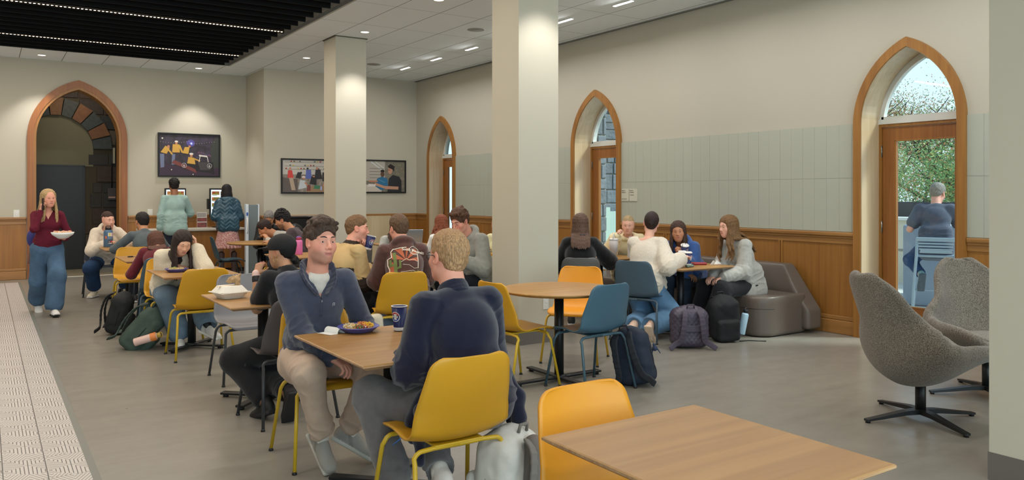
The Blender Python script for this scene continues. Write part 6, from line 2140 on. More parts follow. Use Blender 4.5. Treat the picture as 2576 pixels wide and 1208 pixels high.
def flask(x, y, z, r, h, c, label, lidc=(24, 24, 26), loop=None, stickers=False, deg=0, tilt=None, name='water_bottle', cap_h=None):
    e = empty(name, (x, y, z), R(deg), label, 'bottle')
    if tilt: e.rotation_euler = (R(tilt[0]), R(tilt[1]), R(deg))
    m1 = M('bottle_%d_%d_%d' % c, c, .38, .5)
    nk = .82
    q = MB(); q.lathe([(0, .0), (r * .94, .0), (r, .006), (r, h * nk - r * .55), (r * .93, h * nk - r * .25), (r * .66, h * nk), (r * .62, h * nk + .006), (0, h * nk + .006)], n=32); q.build('flask_body', m1, e)
    ml = M('lid_%d_%d_%d' % lidc, lidc, .4)
    q = MB(); q.lathe([(0, h * nk), (r * .68, h * nk), (r * .68, h * nk + .03), (r * .6, h * nk + .034), (0, h * nk + .034)], n=24); q.build('lid', ml, e)
    q = MB()
    q.tube([(-r * .62, 0, h * nk + .02), (-r * .62, 0, h * .97), (-r * .4, 0, h), (r * .4, 0, h), (r * .62, 0, h * .97), (r * .62, 0, h * nk + .02)], r * .11, 8)
    q.build('carry_loop', M('loop_%d' % loop[2], loop, .4) if loop else ml, e)
    if stickers:
        def wrap(nm, u0, u1, z0_, z1_, mat, lift=.001):
            vs, fs = [], []
            for i in range(7):
                an = (u0 + (u1 - u0) * i / 6)
                vs += [((r + lift) * math.sin(an), -(r + lift) * math.cos(an), z0_), ((r + lift) * math.sin(an), -(r + lift) * math.cos(an), z1_)]
            for i in range(6): fs.append((2 * i, 2 * i + 2, 2 * i + 3, 2 * i + 1))
            link_mesh(nm, vs, fs, mat, e, True)
        wrap('sticker_white', -.6, .55, .155, .205, m_napkin); wrap('sticker_yellow', -.45, -.1, .160, .200, M('st_yellow', (206, 190, 70), .5), .0016); wrap('sticker_pink', 0.15, .45, .160, .2, M('st_pink', (214, 150, 170), .5), .0016)
        wrap('sticker_grey', -.7, .6, .045, .105, M('st_grey', (74, 76, 90), .5)); wrap('sticker_teal', .8, 1.3, .06, .14, M('st_teal', (60, 110, 130), .5)); wrap('sticker_orange', -1.3, -.85, .12, .16, M('st_orange', (200, 110, 80), .5))
        for s_, zz, sz, mm, ux in (('EGT', .122, .030, M('st_print_blue', (150, 166, 190), .5), -.1), ('I', .068, .026, m_napkin, -.35), ('PITTSBURGH', .050, .012, m_napkin, 0)):
            t = text_mesh('sticker_text', s_, sz, mm, e, None, bold=.0006, align='CENTER', extrude=0)
            for v in t.data.vertices: an = v.co.x / r + ux; v.co = ((r + .0024) * math.sin(an), -(r + .0024) * math.cos(an), zz + v.co.y)
        vs = []
        for a in np.linspace(0, 2 * math.pi, 25)[:-1]:
            hx, hz = 16 * math.sin(a) ** 3, 13 * math.cos(a) - 5 * math.cos(2 * a) - 2 * math.cos(3 * a) - math.cos(4 * a); an = hx * .0009 / r + .12
            vs.append(((r + .0024) * math.sin(an), -(r + .0024) * math.cos(an), .078 + hz * .0009))
        link_mesh('sticker_heart', vs, [tuple(range(24))], M('st_red', (206, 70, 70), .5), e)
    return e


flask(1.475, 12.58, TZ, .060, .30, (76, 108, 138), 'large blue water jug covered in stickers on the farthest table of the left row', stickers=True, deg=26)
flask(3.27, 9.68, TZ, .047, .225, (214, 112, 170), 'bright pink water bottle with a red lid and purple loop behind the smiling man', (176, 60, 92), deg=20, loop=(120, 110, 200))
e = flask(1.19, 8.24, .085, .038, .26, (226, 190, 180), 'pink water bottle with an orange band lying in the side of the green backpack', (186, 154, 70), tilt=(0, 74), deg=-24)
q = MB(); q.lathe([(.0406, .155), (.0406, .20), (.036, .207)], n=32); q.build('orange_band', M('orange_band', (226, 132, 62), .4), e)

# round table behind: phone, papers, tablet case, laptop
q = MB(); q.box(-.04, .04, -.085, .085, 0, .012, .004); o = q.build('phone', m_black); o.location = (3.22, 7.20, TZ); o.rotation_euler = (0, 0, R(60)); tag(o, 'black phone case on the round table before the man in the tan jacket', 'phone')
e = empty('paper_stack', (3.42, 7.46, TZ), R(30), 'short stack of white papers on the round table beside the brown hoodie', 'papers')
for k in range(4): q = MB(); q.box(-.09, .09, -.07, .07, k * .010, k * .010 + .009, .002, mat=Matrix.Rotation(R(k * 4), 4, 'Z')); q.build('paper', m_napkin, e)
q = MB(); q.box(-.11, .11, -.004, .004, 0, .17, .003, mat=Matrix.Rotation(R(-18), 4, 'X')); o = q.build('tablet_case', M('kraft_case', (178, 140, 100), .7)); o.location = (3.86, 7.52, TZ); o.rotation_euler = (0, 0, R(-8)); tag(o, 'tan tablet case propped up on the round table right of the brown hoodie', 'tablet')
e = empty('laptop', (5.36, 10.72, TZ), R(-12), 'silver laptop seen from behind with its lid open, right of the brown hoodie', 'laptop')
q = MB(); q.box(-.16, .16, .0, .23, .0, .016, .004); q.build('keyboard_base', M('laptop_silver', (168, 176, 184), .35, metal=.7), e)
q = MB(); q.box(-.16, .16, -.004, .004, .0, .22, .004, mat=Matrix.Translation((0, 0, .012)) @ Matrix.Rotation(R(16), 4, 'X')); q.build('screen_lid', _mats['laptop_silver'], e)

# items on the sofa group table
paper_cup(6.19, 5.90, TZ, 'navy paper cup with white lid on the sofa table, the nearer of two', 20, True, False)
paper_cup(6.24, 6.03, TZ, 'navy paper cup with white lid and black straw, the farther of two', 20, True, True)
_c = paper_cup(6.475, 6.235, .80, 'navy paper cup held to her mouth by the girl in the blue hoodie', 20, True, True, tilt=(12, -14))
_c = paper_cup(3.05, 7.04, .965, 'navy paper cup lifted by the man in the tan jacket', 10, False, False, tilt=(10, 12))
plate(6.08, 6.16, 'blue plate nearly empty at the left of the sofa table', .085, 'salad', 8)
plate(6.42, 6.22, 'blue plate with wrappers at the back of the sofa table', .085, 'salad', 9)
e = empty('wallet', (6.36, 5.90, TZ), R(-30), 'red zip wallet on the sofa table', 'wallet')
q = MB(); q.box(-.075, .075, -.04, .04, .001, .026, .011, seg=3); q.build('pouch', M('red_leather', (150, 40, 44), .5), e)
q = MB(); q.tube([(-.075, -.03, .013), (-.105, -.045, .01), (-.11, -.02, .008), (-.08, .0, .012)], .003, 6); q.build('wrist_tab', M('teal_tab', (70, 120, 126), .5), e)
e = empty('sunglasses_pouch', (6.10, 5.78, TZ), R(15), 'sage green soft pouch at the near left corner of the sofa table', 'pouch')
S = SDF(.01); S.ell((0, 0, .012), (.055, .035, .012)); S.cone((-.07, .01, .014), (-.10, -.03, .014), .013); S.plane((0, 0, .001), (0, 0, -1)); sdf_obj('pouch_body', S, .004, M('sage_cloth', (104, 122, 112), .8), e)
q = MB(); q.prism([(-.05, 0), (.06, 0), (.0, .045)], -.03, -.028, Matrix.Rotation(R(90), 4, 'X')); q.prism([(-.05, 0), (.06, 0), (.0, .045)], .03, .032, Matrix.Rotation(R(75), 4, 'X'))
o = q.build('napkin', m_napkin); o.location = (6.50, 5.80, TZ + .002); tag(o, 'folded white napkin standing like a tent at the right of the sofa table', 'napkin', None)
for k, (x_, y_, lab) in enumerate(((6.33, 6.08, 'crumpled food wrapper in the middle of the sofa table'),)):
    S = SDF(.006)
    for i in range(9): p = V3(rnd.uniform(-.05, .05), rnd.uniform(-.03, .03), rnd.uniform(.006, .02)); S.ell(p, (.022, .014, .010), rot=rotm(rnd.uniform(0, 180), 20, 30))
    S.plane((0, 0, .0005), (0, 0, -1)); o = sdf_obj('food_wrapper', S, .004, M('wrapper', (216, 206, 184), .6), None, 0); o.location = (x_, y_, TZ); tag(o, lab, 'wrapper')
q = MB(); q.tube([(-.09, 0, .004), (.09, .01, .004)], .003, 6); o = q.build('straw', m_straw); o.location = (6.14, 6.00, TZ); o.rotation_euler = (0, 0, R(30)); tag(o, 'black straw lying across the sofa table', 'straw')
q = MB(); q.lathe([(0, .002), (.04, .002), (.046, .012), (.044, .012), (.038, .005), (0, .005)], n=24); o = q.build('cup_lid', M('clear_lid', (214, 206, 180), .3)); o.location = (6.19, 6.20, TZ); tag(o, 'clear plastic lid lying behind the cups on the sofa table', 'lid')
# tumblers
e = empty('tumbler', (6.16, 7.05, TZ), R(40), 'big white insulated tumbler with a loop handle before the blonde woman', 'tumbler')
q = MB(); q.lathe([(0, 0), (.036, 0), (.038, .08), (.050, .10), (.052, .215), (.0, .215)], n=28); q.build('tumbler_body', M('tumbler_pearl', (186, 178, 174), .35), e)
q = MB(); q.lathe([(0, .235), (.048, .235), (.053, .228), (.053, .213), (0, .213)], n=28); q.build('lid', m_cupwhite, e)
q = MB(); q.tube([(-.05, 0, .225), (-.045, 0, .275), (-.03, 0, .290), (.03, 0, .290), (.045, 0, .275), (.05, 0, .225)], .005, 8); q.build('loop', m_cupwhite, e)
flask(6.36, 6.98, TZ, .036, .25, (214, 216, 218), 'tall pale water bottle standing behind the girl in the white fluffy sweater', (190, 190, 190), deg=10)
e = empty('magazine', (5.60, 7.92, TZ), R(-40), 'open glossy magazine lying on the table right of the near column', 'magazine')
for s_ in (-1, 1):
    q = MB(); q.box(0, s_ * .20, -.14, .14, .002, .010, .002, mat=Matrix.Rotation(R(-3 * s_), 4, 'Y')); q.build('page', M('page_print', (196, 196, 200), .4, c2=(70, 76, 110), vscale=18), e)
q = MB(); q.box(-.16, .16, -.11, .11, .0, .05, .004); o = q.build('book_pile', M('book_dark', (40, 38, 52), .5)); o.location = (5.90, 8.22, TZ); tag(o, 'thick dark closed binder on the table right of the near column', 'binder')

# phone and bowl of the walking woman
q = MB(); q.box(-.036, .036, -.004, .004, -.075, .075, .003); o = q.build('phone', m_black); o.location = (.600, 11.20, 1.375); o.rotation_euler = (0, R(-8), R(70)); tag(o, 'dark phone held to the ear by the walking woman', 'phone')
e = empty('bowl', (.80, 11.10, .955), 0, 'shallow white bowl of food carried by the walking woman', 'bowl')
q = MB(); q.lathe([(0, 0), (.05, 0), (.06, .006), (.115, .045), (.128, .075), (.124, .075), (.10, .045), (.05, .014), (0, .012)], n=40); q.build('dish', M('white_ceramic', (232, 232, 230), .3), e)
q = MB()
for i in range(26): a = rnd.random() * 6.28; rr = .09 * math.sqrt(rnd.random()); q.ball((rr * math.cos(a), rr * math.sin(a), .065 + .02 * rnd.random()), .014, 7, (1.3, 1, .8))
o = q.build('food', M('orange_food', (214, 116, 76), .6, c2=(230, 220, 190), vscale=60), e); o['kind'] = 'stuff'
# blue shoulder bag behind her
e = empty('shoulder_bag', (.50, 11.62, .94), 0, 'blue bag with a strap hanging behind the walking woman', 'bag')
S = SDF(.03); S.ell((0, .02, .0), (.055, .07, .11)); sdf_obj('bag_body', S, .009, M('royal_blue_cloth', (56, 56, 122), .8), e)
S = SDF(.01); S.path([(.0, .0, .12), (.05, -.05, .32), (.12, -.10, .50)], .012); sdf_obj('strap', S, .007, _mats['royal_blue_cloth'], e)
S = SDF(.01); S.cone((-.01, 0, -.13), (-.03, 0, -.30), .014, .022); sdf_obj('tassel', S, .007, M('brown_tassel', (120, 84, 70), .8), e)

# ---------------------------------------------------------------- backpacks


def backpack(x, y, deg, h, wd, dp, c, label, lean=(0, 0), kind='plain', strap=None, straps_side=-1, name='backpack', vox=.008, floor_strap=True):
    e = empty(name, (x, y, 0), R(deg), label, 'backpack')
    e.rotation_euler = (R(lean[0]), R(lean[1]), R(deg))
    S = SDF(.04)
    S.box((0, 0, h * .45 + .01), (wd / 2, dp / 2, h * .45), min(.07, dp * .4)); S.ell((0, 0, h * .80), (wd * .42, dp * .42, h * .22))
    def disp(X):
        return .006 * wob(X, 26, 1) + .003 * wob(X, 60, 2)
    S.disp = disp; S.plane((0, 0, .004), (0, 0, -1))
    if kind == 'quilt':
        mt = M('quilted_plum', c, .5, .5, var=.08, vscale=14)
        def disp2(X):
            a = np.abs(np.sin((X[:, 0] + X[:, 2] * .8) * 70)); b = np.abs(np.sin((X[:, 0] - X[:, 2] * .8) * 70))
            return .003 * wob(X, 24, 1) - .006 * np.minimum(a, b) ** .5 + .004
        S.disp = disp2; vox = .006
    else: mt = M('pack_%d_%d_%d' % c, c, .75, .35, bump=.3, bscale=220, var=.12, vscale=9)
    sdf_obj('pack_body', S, vox, mt, e, 1)
    S = SDF(.03); f = 1
    S.box((0, f * dp * .52, h * .28), (wd * .40, dp * .20, h * .24), .04); S.disp = disp; S.plane((0, 0, .004), (0, 0, -1))
    sdf_obj('front_pocket', S, vox, mt, e, 1)
    q = MB(); q.tube([(wd * .50 * s_, dp * .08, z_) for s_, z_ in [(-1, h * .25), (-1, h * .62)]] + [(wd * .42 * math.cos(a), dp * .10, h * .74 + h * .24 * math.sin(a)) for a in np.linspace(math.pi, 0, 12)] + [(wd * .50, dp * .08, h * .62), (wd * .5, dp * .08, h * .25)], .0035, 6)
    q.build('zip', m_black, e)
    ms = M('strap_%s' % label[:12].replace(' ', '_'), strap or tuple(int(v * .8) for v in c), .8)
    for s_ in (-1, 1):
        S = SDF(.012)
        b = -dp * .55
        pts = [(s_ * wd * .18, b, h * .92), (s_ * wd * .22, b - .05, h * .80), (s_ * wd * .26, b - .06, h * .50), (s_ * wd * .32, b - .03, h * .22), (s_ * wd * .46, b - .02, .06), (s_ * wd * .62, b - .05, .018)]
        P_ = catmull(pts, 3)
        for a_, b_ in zip(P_, P_[1:]):
            mid = (a_ + b_) / 2; d_ = b_ - a_; L_ = np.linalg.norm(d_); d_ = d_ / L_
            rgt = nrm(np.cross(d_, V3(0, 1, 0))) if abs(d_[1]) < .9 else V3(1, 0, 0)
            fw = np.cross(rgt, d_)
            S.box(mid, (.026, .007, L_ * .62), .006, rot=np.stack([rgt, fw, d_], 1), k=.01)
        sdf_obj('shoulder_strap', S, .006, ms, e, 1)
    q = MB(); q.tube([(-.035, -dp * .3, h * .96), (-.03, -dp * .32, h * 1.04), (.03, -dp * .32, h * 1.04), (.035, -dp * .3, h * .96)], .008, 8); q.build('top_handle', ms, e)
    return e


backpack(1.16, 9.40, -110, .46, .30, .20, (30, 32, 34), 'black backpack leaning with its straps to the left, beside the slate chair', (-14, 0))
e = backpack(1.16, 8.46, -112, .47, .32, .24, (66, 82, 74), 'sage green backpack slumped over with a pink bottle in its side pocket', (-40, 0))
q = MB(); q.box(-.012, .012, -.14, .14, .0, .40, .003, mat=Matrix.Translation((.06, .0, .03))); q.bm.free()
e = backpack(4.27, 4.58, -62, .46, .30, .20, (34, 42, 58), 'navy backpack with a dangling charm propped behind the blue grey chair', (0, -14), strap=(30, 34, 42))
ch = MB(); ch.tube([(.1, .20, .34), (.11, .215, .30), (.11, .22, .27)], .0025, 6); ch.build('charm_chain', m_steel, e)
S = SDF(.008); S.ell((.11, .222, .235), (.020, .018, .022)); S.ell((.11, .225, .265), (.013, .013, .012))
for a_ in (-1, 1): S.cone((.11 + a_ * .015, .225, .245), (.11 + a_ * .035, .228, .19), .006, .004)
sdf_obj('charm', S, .004, M('charm_fur', (44, 58, 82), .9), e)
e = backpack(5.72, 5.44, -32, .41, .36, .22, (66, 58, 74), 'quilted plum backpack with wide straps standing on the floor before the sofa table', (0, 0), 'quilt', strap=(72, 64, 78))
q = MB(); q.box(-.13, .13, -.128, -.112, .17, .235, .006); q.build('luggage_sleeve', M('plum_band', (70, 62, 78), .6), e)
e = backpack(6.30, 5.50, 152, .47, .30, .22, (26, 27, 30), 'black backpack with a pale blue bottle at the sofa end', (-4, 4))
flask(6.46, 5.42, .06, .036, .27, (166, 196, 214), 'pale blue metal bottle in the side pocket of the black backpack by the sofa', (36, 38, 42), deg=0, tilt=(6, 10))
q = MB(); q.tube([(6.36, 5.36, .008), (6.48, 5.34, .005), (6.60, 5.22, .005)], .005, 6); o = q.build('loose_strap', m_black); tag(o, 'thin black strap end trailing on the floor by the sofa backpack', 'strap')
e = backpack(1.985, 3.02, 24, .43, .32, .22, (206, 202, 194), 'white canvas backpack with grey straps under the chair of the man in navy', (0, 6), strap=(120, 114, 108), vox=.007)
S = SDF(.03); S.cone((.0, -.14, .05), (.0, -.13, .36), .055, .05); sdf_obj('grey_back_panel', S, .007, M('grey_mesh_panel', (116, 108, 102), .9), e)
# cream tote hanging on the yellow chair under the printed hoodie
o = empty('tote_bag', (2.78, 6.33, .26), R(-12), 'cream cloth tote hanging at the left of the brown hoodie chair', 'bag')
S = SDF(.03); S.box((0, 0, .09), (.10, .045, .11), .04); S.disp = lambda X: .005 * wob(X, 40, 1); sdf_obj('tote_body', S, .008, M('cream_canvas', (206, 196, 176), .9), o)

# ---------------------------------------------------------------- wall fittings
q = MB(); q.box(-.036, .036, -.006, 0, -.058, .058, .003); q.build('plate_tmp', m_white); bpy.data.objects.remove(bpy.data.objects['plate_tmp'])
for x_, y_, z_, lab, nm in ((.47, YL, 1.15, 'double white wall switch left of the arched doorway', 'light_switch'), (2.62, YL, 1.14, 'white wall plate right of the arched doorway', 'wall_plate')):
    e = empty(nm, (x_, y_, z_), 0, lab, 'wall plate')
    q = MB(); q.box(-.045, .045, -.008, 0, -.07, .07, .003); q.build('cover_plate', m_white, e)
    q = MB(); q.box(-.018, .018, -.014, -.008, -.035, .035, .002); q.build('rocker', m_cupwhite, e)
e = empty('outlet', (4.60, 6.195 + .0, .40), 0, 'white wall outlet low on the near column', 'outlet')
e.location = (4.72, 6.44 - .0005, .39)
q = MB(); q.box(-.035, .035, -.006, 0, -.057, .057, .003); q.build('cover_plate', m_white, e)
q = MB(); q.box(-.015, .015, -.009, -.006, .008, .036, .002); q.box(-.015, .015, -.009, -.006, -.036, -.008, .002); q.build('sockets', m_cupwhite, e)
m_ink = M('sign_ink', (92, 88, 76), .7)
for y_, lines, lab in ((8.462, (('NORTH', .055, .020), ('TERRACE', .030, .020), ('NOT AN EXIT', -.062, .017)), 'cream wall plaque reading NORTH TERRACE, left one of two'),
                       (8.290, (('Maximum', .058, .018), ('Occupancy', .034, .018), ('72 persons', -.004, .018)), 'cream wall plaque with the occupancy notice, right one of two')):
    e = empty('wall_plaque', (RW - .0165, y_, 1.484), 0, lab, 'sign')
    q = MB(); q.box(-.010, 0, -.078, .078, -.086, .086, .002); q.build('plaque', M('plaque_cream', (200, 196, 178), .6), e)
    for s_, zz, sz in lines:
        text_mesh('lettering', s_, sz, m_ink, e, Matrix(((0, 0, -1, -.0106), (-1, 0, 0, .066), (0, 1, 0, zz), (0, 0, 0, 1))), bold=.0003)
# on the passage stone
for px_, z_, w_, h_, c, lab, nm in ((2.16, 1.50, .16, .24, (70, 62, 60), 'grey door operator box on the stone wall inside the arched doorway', 'door_operator'), (2.42, 1.63, .13, .17, (40, 54, 92), 'blue accessible entrance sign on the stone wall inside the arch', 'access_sign'),
                                    (2.42, 1.22, .10, .20, (176, 172, 150), 'small pale notice on the stone wall beneath the blue sign', 'notice')):
    e = empty(nm, (px_, PY - .07, z_), 0, lab, 'sign')
    q = MB(); q.box(-w_ / 2, w_ / 2, -.03, .02, -h_ / 2, h_ / 2, .004); q.build('panel', M('panel_%d_%d' % (c[0], c[2]), c, .5), e)
    if nm == 'access_sign':
        q = MB(); q.tube([(.025 * math.cos(a) - .005, -.032, .0 + .025 * math.sin(a)) for a in np.linspace(R(100), R(380), 14)], .004, 6); q.tube([(-.008, -.032, .055), (-.004, -.032, .018), (.018, -.032, .016), (.026, -.032, -.012)], .005, 6); q.ball((-.008, -.032, .066), .008, 8); q.build('wheelchair_symbol', m_cupwhite, e)
        for s_, zz in (('ACCESSIBLE', -.050), ('ENTRANCE', -.068)): text_mesh('lettering', s_, .016, m_cupwhite, e, Matrix.Translation((0, -.032, zz)) @ Matrix.Rotation(R(90), 4, 'X'), align='CENTER')
    if nm == 'door_operator':
        q = MB(); q.box(-.062, .062, -.034, -.028, -.085, -.055, .012); q.build('push_plate', M('op_plate', (190, 150, 140), .5), e)
        q = MB(); q.tube([(0, 0, .12), (0, 0, .60), (.06, .0, .75), (.10, 0, 1.5)], .010, 8); q.build('conduit', m_black, e)
e = empty('door_chime', (2.20, PY - .06, 2.28), 0, 'narrow pale light fitting on the stone inside the arched doorway', 'wall light')
q = MB(); q.box(-.02, .02, -.03, 0, -.16, .16, .004); q.build('body', M('pale_fitting', (170, 164, 140), .6), e)

# ---------------------------------------------------------------- kiosks and counter
e = empty('ordering_counter', (3.35, 15.88, 0), 0, 'wood fronted counter with a pale top under the ordering screens', 'counter')
q = MB(); q.box(-.95, .85, -.28, .36, .08, .80, .004); q.build('cabinet_body', m_oak, e)
q = MB(); q.box(-.98, .88, -.33, .38, .805, .845, .005); q.build('worktop', M('pale_quartz', (206, 200, 188), .35), e)
q = MB(); q.box(-.95, .85, -.24, .36, .0, .08); q.build('plinth', M('plinth_brown', (84, 56, 38), .6), e)
m_screen = M('screen_glow', (206, 226, 236), .3, emit=.9)
FOOD = [((206, 180, 120), (196, 120, 60)), ((150, 176, 80), (190, 60, 50)), ((214, 196, 150), (120, 80, 50)), ((90, 140, 70), (220, 120, 70))]
for k, (x_, lab) in enumerate(((3.02, 'touch screen menu kiosk behind the man in mint green'), (3.83, 'touch screen menu kiosk behind the woman in the puffer jacket'))):
    e = empty('ordering_screen', (x_, 16.02, .845), 0, lab, 'kiosk screen', 'menu kiosks')
    q = MB(); q.box(-.19, .19, -.03, .03, .20, .765, .012); q.build('bezel', m_black, e)
    q = MB(); q.box(-.165, .165, -.034, -.031, .235, .735); q.build('screen', m_screen, e)
    q = MB(); q.box(-.12, .12, -.10, .10, .0, .015, .004); q.box(-.04, .04, -.02, .05, .015, .25, .01); q.build('stand', m_black, e)
    q = MB(); q.box(-.235, -.19, -.05, .03, .36, .56, .006); q.build('card_reader', m_black, e)
    for r_ in range(4):
        for c_ in range(2):
            a_, b_ = FOOD[(r_ * 2 + c_ + k) % 4]
            xx, zz = -.08 + .16 * c_, .70 - .115 * r_ - .03
            q = MB(); q.box(xx - .07, xx + .07, -.0355, -.0345, zz - .035, zz + .035); q.build('menu_tile', M('menu_tile_%d' % ((r_ * 2 + c_ + k) % 4), a_, .4, c2=b_, vscale=22, emit=.0), e)
            q = MB(); q.box(xx - .06, xx + .03, -.0355, -.0345, zz - .052, zz - .045); q.build('menu_caption', M('caption', (60, 66, 76), .5), e)
e = empty('menu_stand', (3.44, 15.72, .846), R(-6), 'small upright card stand with a printed menu on the counter', 'menu card')
q = MB(); q.box(-.09, .09, -.003, .003, 0, .31, .002, mat=Matrix.Rotation(R(-8), 4, 'X')); q.build('card', M('card_brown', (196, 190, 186), .5), e)
q = MB()
for (z0_, z1_) in ((.13, .20), (.02, .11)): q.box(-.085, .085, -.006, -.0035, z0_, z1_, mat=Matrix.Rotation(R(-8), 4, 'X'))
q.build('printed_blocks', M('card_print', (84, 54, 48), .5, c2=(150, 60, 60), vscale=20), e)
q = MB()
for i in range(3):
    for j in range(8): q.box(-.08 + j * .02, -.066 + j * .02, -.006, -.0035, .225 + i * .026, .237 + i * .026, mat=Matrix.Rotation(R(-8), 4, 'X'))
q.build('printed_rows', M('card_ink', (60, 60, 62), .5), e)
e = empty('drinking_glass', (4.05, 15.72, .846), 0, 'small dark glass on the counter right of the puffer jacket', 'glass')
q = MB(); q.lathe([(0, .002), (.03, .002), (.036, .14), (.033, .14), (.028, .006), (0, .006)], n=20); q.build('tumbler_wall', M('amber_glass', (90, 62, 40), .2), e)
# sanitiser / water station
e = empty('water_station', (4.12, 14.78, 0), R(-8), 'tall narrow white dispenser station in front of the wall corner', 'dispenser')
q = MB(); q.box(-.11, .11, -.06, .14, .0, 1.30, .01); q.build('cabinet', M('station_grey', (112, 120, 122), .4, metal=.3), e)
q = MB(); q.box(-.125, -.075, -.075, .14, .0, 1.31, .008); q.box(.09, .115, -.07, .14, .0, 1.31, .006); q.build('side_panel', M('station_white', (206, 216, 226), .35), e)
q = MB(); q.tube([(-.10, -.08, 1.05), (-.10, -.12, 1.03), (-.10, -.12, .80), (-.10, -.08, .78)], .010, 8); q.build('handle', m_cupwhite, e)
q = MB(); q.box(-.115, -.085, -.079, -.074, 1.10, 1.16, .001); q.build('blue_label', m_lblue, e)
# black upright piano
e = empty('upright_piano', (5.10, 14.55, 0), 0, 'black upright piano along the back wall behind the curly-haired man', 'piano')
m_gloss = M('piano_black', (14, 14, 15), .12, .6)
q = MB(); q.box(-.62, .62, -.15, .18, .0, 1.05, .01); q.build('case', m_gloss, e)
q = MB(); q.box(-.66, .66, -.20, .20, 1.05, 1.085, .008); q.build('lid', m_gloss, e)
q = MB(); q.box(-.62, .62, -.38, -.15, .60, .72, .015); q.build('key_shelf', m_gloss, e)
for s_ in (-1, 1): q = MB(); q.box(s_ * .56 - .04, s_ * .56 + .04, -.36, -.28, 0, .60, .008); q.build('leg', m_gloss, e)
# black leather jacket on a chair back
S = SDF(.04); S.ell((0, 0, .66), (.24, .10, .22)); S.ell((.1, .02, .52), (.22, .12, .16)); S.disp = lambda X: .012 * wob(X, 22, 3)
o = sdf_obj('leather_coat', S, .012, M('black_leather', (26, 26, 28), .35, .5), None, 1); o.location = (4.35, 13.1, .12); o.rotation_euler = (0, 0, R(30)); tag(o, 'black leather coat draped on a chair right of the hunched man', 'coat')
chair('charcoal', 4.36, 13.12, 10, 'charcoal shell chair under the draped black leather coat', GC)

# ---------------------------------------------------------------- framed photographs


def picture(name, x0, x1, z0, z1, y, label, base, shapes):
    e = empty('framed_picture', ((x0 + x1) / 2, y, (z0 + z1) / 2), 0, label, 'picture', 'framed photographs')
    W, H = (x1 - x0) / 2, (z1 - z0) / 2
    q = MB(); b = .028
    q.box(-W, W, -.035, -.005, H - b, H, .002); q.box(-W, W, -.035, -.005, -H, -H + b, .002); q.box(-W, -W + b, -.035, -.005, -H + b, H - b, .002); q.box(W - b, W, -.035, -.005, -H + b, H - b, .002)
    q.build('frame', m_black, e)
    q = MB(); q.box(-W + b, W - b, -.014, -.010, -H + b, H - b); q.build('print', base, e)
    w_, h_ = W - b, H - b; groups = {}
    for col, pts in shapes: groups.setdefault(col, []).append(pts)
    lift = .0145
    for i, (col, pts) in enumerate(shapes):
        groups[col] = groups.get(col, [])
    done = {}
    vsf = {}
    for i, (col, pts) in enumerate(shapes):
        v, f = vsf.setdefault(col, ([], []))
        n0 = len(v); yy = -.0145 - i * .00006
        v += [((p[0] * 2 - 1) * w_, yy, (p[1] * 2 - 1) * h_) for p in pts]; f.append(tuple(range(n0, n0 + len(pts))))
    for col, (v, f) in vsf.items():
        link_mesh('printed_shapes', v, f, M('ink_%d_%d_%d' % col, col, .45), e)
    return e


def blob(cx_, cy_, rx, ry, n=14): return [(cx_ + rx * math.cos(2 * math.pi * i / n), cy_ + ry * math.sin(2 * math.pi * i / n)) for i in range(n)]


def limb(a, b, wd, asp=1.0):
    dx, dy = b[0] - a[0], (b[1] - a[1]); L = math.hypot(dx, dy) or 1; nx, ny = -dy / L * wd / 2, dx / L * wd / 2
    return [(a[0] + nx, a[1] + ny), (b[0] + nx, b[1] + ny), (b[0] - nx, b[1] - ny), (a[0] - nx, a[1] - ny)]


